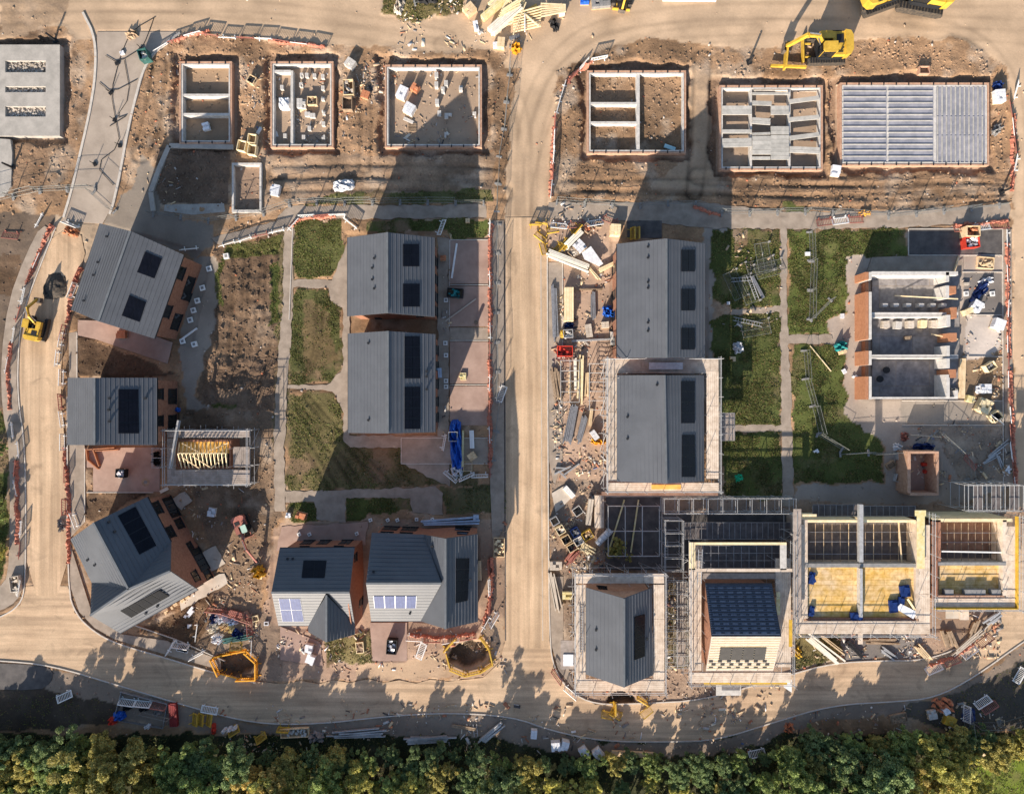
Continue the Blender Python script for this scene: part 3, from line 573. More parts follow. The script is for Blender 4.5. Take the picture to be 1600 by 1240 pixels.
# rubble: irregular stones and clods
n = 30000
x, y, z, c = scatter(RUB * RUB * (LEV > -5), n)
sz = 0.02 + 0.115 * nr.random(n) ** 5.0; ang = nr.random(n) * 6.28
cube = np.array([(-1, -1, -1), (1, -1, -1), (1, 1, -1), (-1, 1, -1), (-.6, -.7, .8), (.7, -.6, .6), (.5, .7, .9), (-.7, .5, .6)])
V = cube[None] * (1 + 0.5 * (nr.random((n, 8, 3)) - .5)) * sz[:, None, None] * np.stack([1 + nr.random(n), 1 + 0 * ang, 0.6 + 0.4 * nr.random(n)], 1)[:, None, :]
X = V[..., 0] * np.cos(ang)[:, None] - V[..., 1] * np.sin(ang)[:, None]; Y = V[..., 0] * np.sin(ang)[:, None] + V[..., 1] * np.cos(ang)[:, None]
V = np.stack([X + x[:, None], Y + y[:, None], V[..., 2] + z[:, None] + sz[:, None] * 0.3], -1)
F = np.array([(3, 2, 1, 0), (4, 5, 6, 7), (0, 1, 5, 4), (1, 2, 6, 5), (2, 3, 7, 6), (3, 0, 4, 7)])
F = (F[None] + (np.arange(n) * 8)[:, None, None]).reshape(-1, 4)
me = bpy.data.meshes.new('rubble'); me.vertices.add(8 * n); me.vertices.foreach_set('co', V.astype(np.float32).ravel())
me.loops.add(F.size); me.loops.foreach_set('vertex_index', F.astype(np.int32).ravel()); me.polygons.add(len(F))
me.polygons.foreach_set('loop_start', np.arange(0, F.size, 4, dtype=np.int32)); me.polygons.foreach_set('loop_total', np.full(len(F), 4, np.int32)); me.update(calc_edges=True)
k = nr.random((n, 1)); cc = c * (0.8 + 0.45 * k); cc = np.where(nr.random((n, 1)) < 0.02, [0.5, 0.45, 0.40], cc); cc = np.where(nr.random((n, 1)) < 0.02, [0.42, 0.15, 0.08], cc)
ca = me.color_attributes.new('leafcol', 'FLOAT_COLOR', 'POINT'); ca.data.foreach_set('color', np.repeat(np.concatenate([cc, np.ones((n, 1))], 1), 8, 0).astype(np.float32).ravel())
rm = bpy.data.materials.new('clod'); rm.use_nodes = True; t = rm.node_tree; at = t.nodes.new("ShaderNodeAttribute"); at.attribute_name = 'leafcol'
t.links.new(at.outputs[0], t.nodes["Principled BSDF"].inputs[0]); t.nodes["Principled BSDF"].inputs["Roughness"].default_value = 0.95; me.materials.append(rm)
ro = link(bpy.data.objects.new('rubble', me)); ro['kind'] = 'stuff'; ro['label'] = 'loose clods, stones and brick bits strewn over the disturbed soil'; ro['category'] = 'rubble'

lit = np.zeros(GX.shape)
for (x0, y0, x1, y1, wgt) in ((860, 400, 955, 770, 1.6), (862, 770, 945, 900, 2.2), (1409, 660, 1580, 760, 1.2), (1240, 990, 1440, 1030, 1.6), (1440, 960, 1560, 1030, 1.8), (890, 1060, 1230, 1095, .8), (1040, 905, 1078, 1045, 1.5), (320, 945, 400, 1000, 2.0), (560, 815, 790, 835, .8), (430, 985, 790, 1050, .6), (1505, 430, 1566, 660, 1.2), (280, 760, 420, 960, .5), (340, 1100, 1600, 1180, .8), (620, 0, 900, 80, 1.0), (600, 110, 750, 230, .8), (425, 110, 520, 230, 1.2), (870, 320, 960, 420, 1.5), (1100, 360, 1220, 520, .25), (230, 90, 280, 320, .4), (375, 90, 425, 250, 1.0), (525, 90, 600, 240, 1.0), (690, 370, 705, 680, .6)):
    lit[inpoly(PX, PY, rect(x0, y0, x1, y1))] = wgt
lit = lit * np.clip(fbm(GX, GY, 2.2, 3, 88) * 3.5 + .15, 0, 1.5)
pr = (lit * near).ravel(); pr /= pr.sum(); n = 3600; k = nr.choice(pr.size, n, p=pr); x = GX.ravel()[k] + nr.random(n) * .2; y = GY.ravel()[k] + nr.random(n) * .2
z = np.where(HARD.ravel()[k], 0.09, Z.ravel()[k] + .02)
ln = 0.04 + 0.42 * nr.random(n) ** 3; wd_ = 0.02 + 0.06 * nr.random(n) ** 2; ang = nr.random(n) * 6.28; ht = .03 + .05 * nr.random(n)
cube = np.array([(-1, -1, -1), (1, -1, -1), (1, 1, -1), (-1, 1, -1), (-1, -1, 1), (1, -1, 1), (1, 1, 1), (-1, 1, 1)], float)
V = cube[None] * np.stack([ln, wd_ + .3 * ln * (nr.random(n) < .25), ht], 1)[:, None, :]; X = V[..., 0] * np.cos(ang)[:, None] - V[..., 1] * np.sin(ang)[:, None]; Y = V[..., 0] * np.sin(ang)[:, None] + V[..., 1] * np.cos(ang)[:, None]
V = np.stack([X + x[:, None], Y + y[:, None], V[..., 2] + z[:, None]], -1); F = np.array([(3, 2, 1, 0), (4, 5, 6, 7), (0, 1, 5, 4), (1, 2, 6, 5), (2, 3, 7, 6), (3, 0, 4, 7)]); F = (F[None] + (np.arange(n) * 8)[:, None, None]).reshape(-1, 4)
me = bpy.data.meshes.new('litter'); me.vertices.add(8 * n); me.vertices.foreach_set('co', V.astype(np.float32).ravel()); me.loops.add(F.size); me.loops.foreach_set('vertex_index', F.astype(np.int32).ravel()); me.polygons.add(len(F))
me.polygons.foreach_set('loop_start', np.arange(0, F.size, 4, dtype=np.int32)); me.polygons.foreach_set('loop_total', np.full(len(F), 4, np.int32)); me.update(calc_edges=True)
pal = np.array([(.62, .48, .30), (.45, .33, .22), (.72, .70, .68), (.25, .22, .20), (.38, .16, .09), (.50, .48, .46), (.06, .06, .065), (.70, .62, .50), (.10, .16, .34)]); cc = pal[nr.choice(9, n, p=[.2, .22, .06, .16, .13, .08, .07, .07, .01])]
ca = me.color_attributes.new('leafcol', 'FLOAT_COLOR', 'POINT'); ca.data.foreach_set('color', np.repeat(np.concatenate([cc, np.ones((n, 1))], 1), 8, 0).astype(np.float32).ravel()); me.materials.append(rm)
lo = link(bpy.data.objects.new('litter', me)); lo['kind'] = 'stuff'; lo['label'] = 'offcuts, broken brick and packaging scraps strewn over the working areas'; lo['category'] = 'litter'
# ------------------------------------------------------------------ houses
EAVE, RIDGE = 5.3, 8.4
CAMP = Vector((0, 0, CAMH))
def ray_plane(px, py, p0, nn):
    g = P(px, py, 0); d = g - CAMP; t = (p0 - CAMP).dot(nn) / d.dot(nn); return CAMP + d * t
def roof_slope(root, poly, rib=True, m='zinc', name='roof_slope', th=0.16, step=0.47):
    pl = [P(*p) for p in poly]
    c = sum(pl, Vector()) / len(pl); nn = Vector((0, 0, 0))
    for i in range(len(pl)): nn += (pl[i] - c).cross(pl[(i + 1) % len(pl)] - c)
    if nn.z < 0: nn = -nn
    nn.normalize(); b = MB(); b.slab(pl, th)
    if rib:
        dn = Vector((0, 0, -1)); dn = (dn - nn * dn.dot(nn)).normalized(); cr = nn.cross(dn).normalized()
        us = [(q - c).dot(cr) for q in pl]; vs = [(q - c).dot(dn) for q in pl]
        def seg(v):
            xs = []
            for i in range(len(pl)):
                v1, v2, u1, u2 = vs[i], vs[(i + 1) % len(pl)], us[i], us[(i + 1) % len(pl)]
                if (v1 > v) != (v2 > v): xs.append(u1 + (u2 - u1) * (v - v1) / (v2 - v1))
            return (min(xs), max(xs)) if len(xs) >= 2 else None
        v0, vm = min(vs) + .02, max(vs) - .02; nc = max(1, round((vm - v0) / step))     # course ribs, shaped taller on north and east slopes for stripe shade
        for k in range(nc):
            va = v0 + (vm - v0) * k / nc; vb = v0 + (vm - v0) * (k + 1) / nc; sa, sb = seg(va), seg(vb)
            if not sa or not sb: continue
            hh = .05 if nn.y > .1 or nn.x > .1 else .007
            b.beam(c + cr * (sb[0] + .03) + dn * vb + nn * .003, c + cr * (sb[1] - .03) + dn * vb + nn * .003, .06, hh)
    b.build(name, m, root); return (c, nn)
def panel(root, plane, q, nx_=2, ny_=2, m='solar', gap=0.05, framem='solar_frame'):
    """photovoltaic array lying 6 cm over a roof slope"""
    c, nn = plane; P4 = [ray_plane(x, y, c + nn * 0.09, nn) for x, y in q]
    arr = MB().slab([p - nn * 0.03 for p in P4], 0.05).build('solar_array', framem, root)
    at = lambda u, v: (P4[0] * (1 - u) + P4[1] * u) * (1 - v) + (P4[3] * (1 - u) + P4[2] * u) * v
    for i in range(nx_):
        for j in range(ny_):
            gu, gv = 0.012, 0.012
            MB().slab([at(i / nx_ + gu, j / ny_ + gv), at((i + 1) / nx_ - gu, j / ny_ + gv), at((i + 1) / nx_ - gu, (j + 1) / ny_ - gv), at(i / nx_ + gu, (j + 1) / ny_ - gv)], 0.03).build('panel', m, arr)
def vent(root, plane, pos):
    c, nn = plane
    for (x, y) in pos:
        p = ray_plane(x, y, c, nn); v = MB().tube(p - Vector((0, 0, .1)), p + Vector((0, 0, 0.16)), 0.10, 8).build('vent_pipe', 'frame_dark', root)
        MB().tube(p + Vector((0, 0, 0.17)), p + Vector((0, 0, 0.22)), 0.15, 8).build('cowl', 'frame_dark', v)
def walls(root, outline, m='brick', inset=0.28, z0=-0.5, drop=0.17, name='wall', shift=None):
    pl = [P(*p) for p in outline]; n = len(pl)
    A = sum(pl[i].x * pl[(i + 1) % n].y - pl[(i + 1) % n].x * pl[i].y for i in range(n)); s = 1 if A > 0 else -1
    nrm = []
    for i in range(n):
        d = (pl[(i + 1) % n] - pl[i]); d.z = 0; d.normalize(); nrm.append(Vector((-d.y, d.x, 0)) * s)
    ins = []
    for i in range(n):
        a = nrm[i - 1]; b_ = nrm[i]; bis = a + b_; k = inset / max(0.35, (1 + a.dot(b_))); ins.append(pl[i] + bis * k)
    for i in range(n):
        p, q = ins[i], ins[(i + 1) % n]; N_ = nrm[i] * 0.12
        if (q - p).xy.length < 0.15: continue
        vs = [(p.x, p.y, z0), (q.x, q.y, z0), (q.x, q.y, q.z - drop), (p.x, p.y, p.z - drop)]
        vs += [(v[0] + N_.x, v[1] + N_.y, v[2]) for v in vs]
        MB().add(vs, [(0, 1, 2, 3), (7, 6, 5, 4), (0, 4, 5, 1), (2, 6, 7, 3), (1, 5, 6, 2), (0, 3, 7, 4)] if s > 0 else [(3, 2, 1, 0), (4, 5, 6, 7), (1, 5, 4, 0), (3, 7, 6, 2), (2, 6, 5, 1), (4, 7, 3, 0)]).build(name, m, root)
    return ins, nrm
def window(root, W, i, t, w, z0, z1, name='window', m='frame_dark'):
    ins, nrm = W; n = len(ins); p = ins[i].copy(); q = ins[(i + 1) % n].copy(); p.z = q.z = 0
    d = (q - p); L_ = d.length; d.normalize(); o = -nrm[i]; c = p + d * (L_ * t)
    rz = math.atan2(d.y, d.x); f = MB(); zc = (z0 + z1) / 2; h = z1 - z0
    f.box(c + o * 0.02 + Vector((0, 0, zc)), (w, 0.06, h), rz)
    f.box(c + o * 0.06 + Vector((0, 0, z0 - 0.04)), (w + 0.16, 0.16, 0.08), rz)
    fr = f.build(name, m, root); k = max(1, round(w / 0.8))
    for j in range(k):
        cc = c + d * ((j + .5) / k - .5) * w
        MB().box(cc + o * 0.055 + Vector((0, 0, zc)), (w / k - 0.12, 0.03, h - 0.14), rz).build('pane', 'glass', fr)
def ridge_cap(root, l): 
    b = MB()
    for a, c in zip(l[:-1], l[1:]): b.beam(P(*a) + Vector((0, 0, .05)), P(*c) + Vector((0, 0, .05)), 0.22, 0.08)
    b.build('ridge_cap', 'zinc_cap', root)
def gutter(root, a, c):
    MB().beam(P(*a) + Vector((0, 0, -.10)), P(*c) + Vector((0, 0, -.10)), 0.13, 0.12).build('gutter', 'frame_dark', root)
E, R_ = EAVE, RIDGE
def base(x, y): return tuple(P(x, y))
# north-west house
h = thing('house', 'grey-roofed brick house turned at an angle, upper left, with two square dark solar arrays', 'house', base(210, 450))
a = roof_slope(h, [(156, 349, E), (204, 361, R_), (154, 502, R_), (111, 484, E)]); c = roof_slope(h, [(204, 361, R_), (287, 398, E), (241, 529, E), (154, 502, R_)])
ridge_cap(h, [(204, 361, R_), (154, 502, R_)]); gutter(h, (287, 398, E), (241, 529, E)); gutter(h, (156, 349, E), (111, 484, E))
panel(h, c, pts(227, 393, 253, 404, 241, 435, 214, 425), 2, 2); panel(h, c, pts(202, 461, 228, 472, 218, 503, 190, 493), 2, 2)
vent(h, a, pts(168, 370, 154, 410, 147, 430, 132, 470))
W = walls(h, [(156, 349, E), (204, 361, R_), (287, 398, E), (241, 529, E), (154, 502, R_), (111, 484, E)])
for t in (0.17, 0.66): window(h, W, 2, t + 0.02, 1.5, 3.4, 4.6); window(h, W, 2, t + 0.12, 2.0, 0.5, 2.2)
window(h, W, 2, 0.44, 1.0, 0.1, 2.1, 'door')
for t in (.25, .72): window(h, W, 5, t, 1.2, 3.4, 4.5); window(h, W, 5, t, 1.2, .8, 2.2)
# west house
h = thing('house', 'small grey-roofed brick house beside the left road with one tall central solar array', 'house', base(190, 643))
a = roof_slope(h, [(106, 590, E), (148, 590, R_), (148, 695, R_), (106, 695, E)]); c = roof_slope(h, [(148, 590, R_), (245, 590, E), (245, 695, E), (148, 695, R_)])
ridge_cap(h, [(148, 590, R_), (148, 695, R_)]); gutter(h, (245, 590, E), (245, 695, E)); gutter(h, (106, 590, E), (106, 695, E))
panel(h, c, pts(185, 608, 216, 608, 217, 677, 185, 677), 2, 4); vent(h, c, pts(172, 622, 171, 640, 172, 658, 228, 622))
W = walls(h, [(106, 590, E), (148, 590, R_), (245, 590, E), (245, 695, E), (148, 695, R_), (106, 695, E)])
for t, w in ((0.22, 1.2), (0.66, 1.2)): window(h, W, 2, t, w, 3.5, 4.6, m='frame_dark'); window(h, W, 2, t + 0.04, 1.8, 0.4, 2.2)
for t in (.3, .75): window(h, W, 5, t, 1.1, 3.4, 4.5); window(h, W, 5, t, 1.1, .8, 2.2)
# south-west L-shaped house
h = thing('house', 'L-shaped brick house on the lower left road corner with cream and dark blue roof slopes', 'house', base(220, 870))
A_, B_, C_, D_ = (110, 842, E), (146, 787, R_), (201, 920, R_), (143, 910, E)
B_ = (146, 816, R_); E_ = (230, 776, E); F_ = (267, 846, E); G_ = (266, 892, R_); H_ = (309, 921, E); J_ = (188, 989, E); I_ = (141, 961, R_)
a = roof_slope(h, [A_, B_, C_, D_]); c = roof_slope(h, [B_, E_, F_, C_]); roof_slope(h, [C_, F_, G_]); roof_slope(h, [D_, C_, I_]); s_ = roof_slope(h, [I_, C_, G_, H_, J_])
ridge_cap(h, [B_, C_]); ridge_cap(h, [I_, C_, G_]); gutter(h, E_, F_); gutter(h, H_, J_)
panel(h, c, pts(184, 805, 211, 791, 244, 852, 218, 866), 2, 4); panel(h, s_, pts(187, 954, 249, 922, 265, 931, 205, 965), 5, 1, m='solar')
vent(h, c, pts(171, 815, 180, 830)); vent(h, a, pts(138, 874, 149, 882)); vent(h, s_, pts(229, 957, 247, 946))
W = walls(h, [A_, B_, E_, F_, G_, H_, J_, I_, D_])
window(h, W, 2, 0.22, 1.5, 3.3, 4.5); window(h, W, 2, 0.30, 2.6, 0.2, 2.2); window(h, W, 2, 0.80, 1.4, 3.3, 4.5); window(h, W, 2, 0.70, 1.3, 0.6, 2.1)
window(h, W, 3, 0.45, 1.0, 1.2, 2.2); window(h, W, 4, 0.12, 2.9, 0.2, 2.2); window(h, W, 4, 0.60, 1.3, 3.3, 4.5); window(h, W, 4, 0.80, 1.2, 0.6, 2.0)
for t in (.2, .5, .8): window(h, W, 5, t, 1.2, 3.4, 4.5); window(h, W, 5, t, 1.2, .8, 2.2)
# centre north house
h = thing('house', 'upper of the two middle grey-roofed houses, with two separate square solar arrays', 'house', base(615, 430))
a = roof_slope(h, [(543, 371, E), (605, 363, R_), (605, 489, R_), (543, 494, E)]); c = roof_slope(h, [(605, 363, R_), (679, 371, E), (679, 495, E), (605, 489, R_)])
ridge_cap(h, [(605, 363, R_), (605, 489, R_)]); gutter(h, (679, 371, E), (679, 495, E)); gutter(h, (543, 371, E), (543, 494, E))
panel(h, c, pts(630, 381, 655, 381, 655, 416, 630, 416), 2, 2); panel(h, c, pts(630, 443, 656, 443, 656, 479, 630, 479), 2, 2); vent(h, a, pts(585, 404, 582, 419, 582, 437, 585, 451))
W = walls(h, [(543, 371, E), (605, 363, R_), (679, 371, E), (679, 495, E), (605, 489, R_), (543, 494, E)])
for t in (0.2, 0.45, 0.7, 0.9): window(h, W, 2, t, 1.1, 3.5, 4.6); window(h, W, 2, t, 1.1, 0.2, 2.2, 'door' if t in (0.45, 0.7) else 'window')
window(h, W, 3, 0.35, 0.8, 3.6, 4.5); window(h, W, 4, 0.5, 0.7, 1.0, 2.0)
for t in (.15, .4, .65, .88): window(h, W, 5, t, 1.1, 3.4, 4.5); window(h, W, 5, t, 1.3, .3, 2.2)
# centre south house
h = thing('house', 'lower of the two middle grey-roofed houses, with two long solar arrays end to end', 'house', base(615, 597))
a = roof_slope(h, [(544, 521, E), (606, 517, R_), (606, 677, R_), (544, 676, E)]); c = roof_slope(h, [(606, 517, R_), (680, 522, E), (680, 675, E), (606, 677, R_)])
ridge_cap(h, [(606, 517, R_), (606, 677, R_)]); gutter(h, (680, 522, E), (680, 675, E)); gutter(h, (544, 521, E), (544, 676, E))
panel(h, c, pts(632, 525, 656, 525, 657, 591, 632, 591), 2, 4); panel(h, c, pts(632, 604, 657, 604, 657, 670, 632, 670), 2, 4); vent(h, a, pts(576, 536, 576, 656)); vent(h, c, pts(667, 580, 667, 588, 667, 608))
W = walls(h, [(544, 521, E), (606, 517, R_), (680, 522, E), (680, 675, E), (606, 677, R_), (544, 676, E)])
for t in (0.12, 0.3, 0.5, 0.7, 0.88): window(h, W, 2, t, 1.1, 3.5, 4.6); window(h, W, 2, t, 1.1, 0.2, 2.2, 'door' if t in (0.3, 0.7) else 'window')
for t in (.12, .35, .6, .86): window(h, W, 5, t, 1.1, 3.4, 4.5); window(h, W, 5, t, 1.3, .3, 2.2)
# south middle-left house
h = thing('house', 'lower brick house with a two-by-two block of blue-reflecting panels and a triangular front gable', 'house', base(490, 915))
a = roof_slope(h, [(437, 856, E), (554, 855, E), (546, 925, R_), (424, 925, R_)]); s_ = roof_slope(h, [(424, 925, R_), (510, 925, R_), (482, 977, E), (435, 977, E)])
roof_slope(h, [(510, 925, R_), (546, 925, R_), (554, 975, E)]); w_ = roof_slope(h, [(510, 929, R_ - .05), (510, 1003, R_ - .05), (482, 987, E), (482, 975, E)]); roof_slope(h, [(510, 929, R_ - .05), (554, 974, E), (554, 991, E), (510, 1003, R_ - .05)])
ridge_cap(h, [(424, 925, R_), (546, 925, R_)]); ridge_cap(h, [(510, 929, R_), (510, 1002, R_)]); gutter(h, (435, 977, E), (482, 977, E)); gutter(h, (437, 856, E), (554, 855, E))
panel(h, s_, pts(435, 935, 469, 935, 475, 971, 441, 971), 2, 2, m='solar_sheen', framem='white'); panel(h, a, pts(474, 875, 510, 875, 507, 902, 471, 902), 2, 2); vent(h, a, pts(450, 872, 458, 872))
W = walls(h, [(437, 856, E), (554, 855, E), (546, 925, R_), (554, 991, E), (510, 1003, R_ - .05), (482, 987, E), (482, 977, E), (435, 977, E), (424, 925, R_)], m='brick')
for t in (0.2, 0.45, 0.78): window(h, W, 0, t, 1.3, 0.2, 2.2)
for t in (0.25, 0.75): window(h, W, 0, t, 1.0, 3.5, 4.6)
window(h, W, 1, 0.3, 0.9, 3.4, 4.5); window(h, W, 2, 0.6, 0.9, 0.4, 2.1)
window(h, W, 5, .5, 1.0, .9, 2.1); window(h, W, 4, .5, 1.0, .9, 2.1); window(h, W, 6, .5, 1.3, 3.4, 4.5); window(h, W, 6, .5, 1.0, .1, 2.2, 'door')
# south middle-right house
h = thing('house', 'wide brick house by the road junction with one strip of four blue-reflecting panels', 'house', base(660, 902))
a = roof_slope(h, [(581, 832, E), (662, 835, E), (690, 911, R_), (572, 911, R_)]); s_ = roof_slope(h, [(572, 911, R_), (690, 911, R_), (657, 970, E), (580, 970, E)])
w_ = roof_slope(h, [(662, 835, E), (696, 841, R_), (696, 982, R_), (657, 970, E), (690, 911, R_ - 0.3)]); c = roof_slope(h, [(696, 841, R_), (746, 834, E), (746, 971, E), (696, 982, R_)])
ridge_cap(h, [(572, 911, R_), (690, 911, R_)]); ridge_cap(h, [(696, 841, R_), (696, 982, R_)]); gutter(h, (580, 970, E), (657, 970, E)); gutter(h, (746, 834, E), (746, 971, E))
panel(h, s_, pts(583, 931, 651, 931, 650, 950, 585, 950), 4, 1, m='solar_sheen', framem='white'); panel(h, c, pts(713, 872, 734, 872, 731, 938, 712, 942), 1, 4)
vent(h, s_, pts(641, 957)); vent(h, w_, pts(675, 853)); vent(h, a, pts(584, 892)); vent(h, c, pts(735, 905))
W = walls(h, [(581, 832, E), (662, 835, E), (696, 841, R_), (746, 834, E), (746, 971, E), (696, 982, R_), (657, 970, E), (580, 970, E), (572, 911, R_)])
for t in (0.2, 0.6): window(h, W, 0, t, 1.4, 3.5, 4.6); window(h, W, 0, t, 1.8, 0.2, 2.2)
window(h, W, 2, 0.5, 1.2, 3.5, 4.6); window(h, W, 2, 0.45, 1.8, 0.2, 2.2); window(h, W, 6, 0.4, 1.0, 0.1, 2.2, 'door')
for t in (.2, .75): window(h, W, 6, t, 1.3, 3.4, 4.5); window(h, W, 3, t, 1.1, 3.4, 4.5); window(h, W, 3, t, 1.1, .8, 2.2)
window(h, W, 5, .5, 1.2, .9, 2.1); window(h, W, 5, .5, 1.2, 3.5, 4.7)
# east long house
h = thing('house', 'long grey-roofed house right of the main road with three separate square solar arrays', 'house', base(1032, 467))
a = roof_slope(h, [(964, 381, E), (1041, 372.5, R_), (1041, 559, R_), (964, 559, E)]); c = roof_slope(h, [(1041, 372.5, R_), (1101, 380, E), (1101, 559, E), (1041, 559, R_)])
ridge_cap(h, [(1041, 373, R_), (1041, 559, R_)]); gutter(h, (1101, 380, E), (1101, 559, E)); gutter(h, (964, 381, E), (964, 559, E))
for y0 in (390, 451, 512): panel(h, c, pts(1065, y0, 1086, y0, 1086, y0 + 34, 1065, y0 + 34), 2, 2)
vent(h, a, pts(1012, 386, 1012, 403, 1012, 441, 1012, 450, 1012, 504, 1012, 517))
W = walls(h, [(964, 381, E), (1041, 372.5, R_), (1101, 380, E), (1101, 559, E), (1041, 559, R_), (964, 559, E)])
for t in (0.15, 0.4, 0.6, 0.85): window(h, W, 5, t, 1.1, 3.5, 4.6); window(h, W, 5, t, 1.1, 0.2, 2.2, 'door' if t == 0.4 else 'window')
# east scaffolded house
h = thing('house', 'long grey-roofed house inside a scaffold ring with two tall narrow solar arrays', 'house', base(1032, 668))
a = roof_slope(h, [(964, 586, E), (1038, 586, R_), (1041, 755, R_), (964, 752, E)]); c = roof_slope(h, [(1038, 586, R_), (1100, 586, E), (1100, 752, E), (1041, 755, R_)])
ridge_cap(h, [(1038, 586, R_), (1041, 755, R_)]); gutter(h, (1100, 586, E), (1100, 752, E))
panel(h, c, pts(1065, 595, 1086, 595, 1086, 661, 1065, 661), 1, 4); panel(h, c, pts(1066, 679, 1086, 679, 1087, 745, 1066, 745), 1, 4); vent(h, a, pts(980, 651, 980, 685, 1026, 601))
W = walls(h, [(964, 586, E), (1038, 586, R_), (1100, 586, E), (1100, 752, E), (1041, 755, R_), (964, 752, E)])
for t in (0.15, 0.4, 0.6, 0.85): window(h, W, 5, t, 1.1, 3.5, 4.4); window(h, W, 5, t, 1.1, 0.2, 2.2)
# south-east corner house
h = thing('house', 'narrow slate-grey gabled house wrapped in scaffold at the bottom of the main road', 'house', base(968, 990))
a = roof_slope(h, [(915.5, 917.5, E), (975, 934.5, R_), (975, 1073.5, R_), (915.5, 1053, E)]); c = roof_slope(h, [(975, 934.5, R_), (1018.5, 918, E), (1020, 1054.5, E), (975, 1073.5, R_)])
ridge_cap(h, [(975, 935, R_), (975, 1073, R_)]); gutter(h, (1018, 918, E), (1020, 1054, E))
panel(h, c, pts(992, 963, 1008, 959, 1008, 1025, 992, 1031), 1, 4); vent(h, a, pts(931, 983, 931, 1014)); vent(h, c, pts(1011, 997))
W = walls(h, [(915.5, 917.5, E), (975, 934.5, R_), (1018.5, 918, E), (1020, 1054.5, E), (975, 1073.5, R_), (915.5, 1053, E)], m='brick_pale')
window(h, W, 0, 0.5, 1.1, 3.4, 4.5); window(h, W, 5, 0.3, 1.1, 3.5, 4.5); window(h, W, 5, 0.7, 1.1, 3.5, 4.5)
# battened-roof house
h = thing('house', 'unfinished scaffolded house with navy roof covered in battens and a pale battened front slope', 'house', base(1160, 965))
b0 = roof_slope(h, [(1102, 911, E), (1206, 911, E), (1221, 994, R_), (1112, 994, R_)], rib=False, m='membrane'); b1 = roof_slope(h, [(1112, 994, R_), (1221, 994, R_), (1208, 1048, E), (1103, 1048, E)], rib=False, m='batten_felt')
def battens(root, pl, top, bot, n, m, w=0.06, name='roof_batten'):
    c, nn = pl
    for i in range(n):
        t = (i + 0.5) / n; a = ray_plane(top[0][0] * (1 - t) + bot[0][0] * t, top[0][1] * (1 - t) + bot[0][1] * t, c + nn * 0.03, nn); q = ray_plane(top[1][0] * (1 - t) + bot[1][0] * t, top[1][1] * (1 - t) + bot[1][1] * t, c + nn * 0.03, nn)
        MB().beam(a, q, w, 0.05).build(name, m, root)
battens(h, b0, pts(1103, 913, 1205, 913), pts(1113, 992, 1219, 992), 22, 'navy_batten', 0.05)
battens(h, b1, pts(1113, 996, 1220, 996), pts(1104, 1046, 1207, 1046), 13, 'new_timber', 0.09)
for i in range(7):
    for j in range(11):
        u = (i + .5) / 7; v = (j + .5) / 11; x = 1104 + 100 * u + v * 12; y = 915 + 77 * v; c0, n0 = b0
        q = [ray_plane(x + dx, y + dy, c0 + n0 * 0.05, n0) for dx, dy in ((-4.4, -1.6), (4.4, -1.6), (4.4, 1.2), (-4.4, 1.2))]
        MB().slab(q, 0.03).build('roof_tile', 'tile_slate', h)
panel(h, b1, pts(1126, 1011, 1198, 1011, 1195, 1031, 1123, 1031), 4, 1, m='panel_grey')
c1, n1_ = b1
for i in range(7):
    for j in range(3):
        x = 1111 + i * 14 + (j % 2) * 4; y = 1033 + j * 4.6; q = [ray_plane(x + dx, y + dy, c1 + n1_ * 0.08, n1_) for dx, dy in ((-3.2, -1.2), (3.2, -1.2), (3, 1.4), (-3.4, 1.4))]
        MB().slab(q, 0.03).build('roof_tile', 'black', h)
W = walls(h, [(1102, 911, E), (1206, 911, E), (1221, 994, R_), (1208, 1048, E), (1103, 1048, E), (1112, 994, R_)], m='brick')
# ------------------------------------------------------------------ houses under construction
def wall_px(root, x0, y0, x1, y1, h, m, name, t=None, z0=-0.1):
    """solid wall whose TOP outline is the given rectangle as seen at height h"""
    a = P(x0, y0, h); b = P(x1, y1, h); return MB().prism([(a.x, a.y), (b.x, a.y), (b.x, b.y), (a.x, b.y)], z0, h).build(name, m, root)
h = thing('unfinished_house', 'long roofless house with netted back half and wide yellow chipboard floor split by party wall', 'house', base(1350, 890))
HT = 5.0
wall_px(h, 1256, 812, 1262, 966, HT, 'boards', 'side_wall'); wall_px(h, 1431, 814, 1437, 966, HT, 'boards', 'side_wall')
wall_px(h, 1262, 812, 1342, 816, HT, 'new_timber', 'rear_wall'); wall_px(h, 1350, 812, 1431, 816, HT, 'new_timber', 'rear_wall')
wall_px(h, 1262, 965, 1431, 969, HT - .2, 'brick', 'front_wall'); wall_px(h, 1343, 788, 1349, 878, 6.1, 'galv', 'party_wall_coping', z0=5.6); wall_px(h, 1344, 888, 1348, 964, 5.3, 'galv', 'party_wall', z0=4.3)
wall_px(h, 1262, 816, 1431, 880, 3.2, 'crash_deck', 'lower_deck', z0=3.0); wall_px(h, 1258, 884, 1436, 966, 4.55, 'chipboard', 'chipboard_floor', z0=4.3)
wall_px(h, 1258, 880, 1431, 886, 5.05, 'block_dark', 'spine_wall', z0=0)
for x in range(1274, 1430, 13):
    MB().beam(P(x, 818, 4.2), P(x, 878, 4.2), 0.05).build('joist', 'old_timber' if x % 3 else 'timber', h)
for y in (831, 846, 865): MB().beam(P(1263, y, 4.3), P(1430, y, 4.3), 0.05).build('net_rail', 'steel', h)
MB().beam(P(1404, 816, 4.6), P(1409, 878, 4.6), 0.14, 0.08).build('plank', 'timber', h)
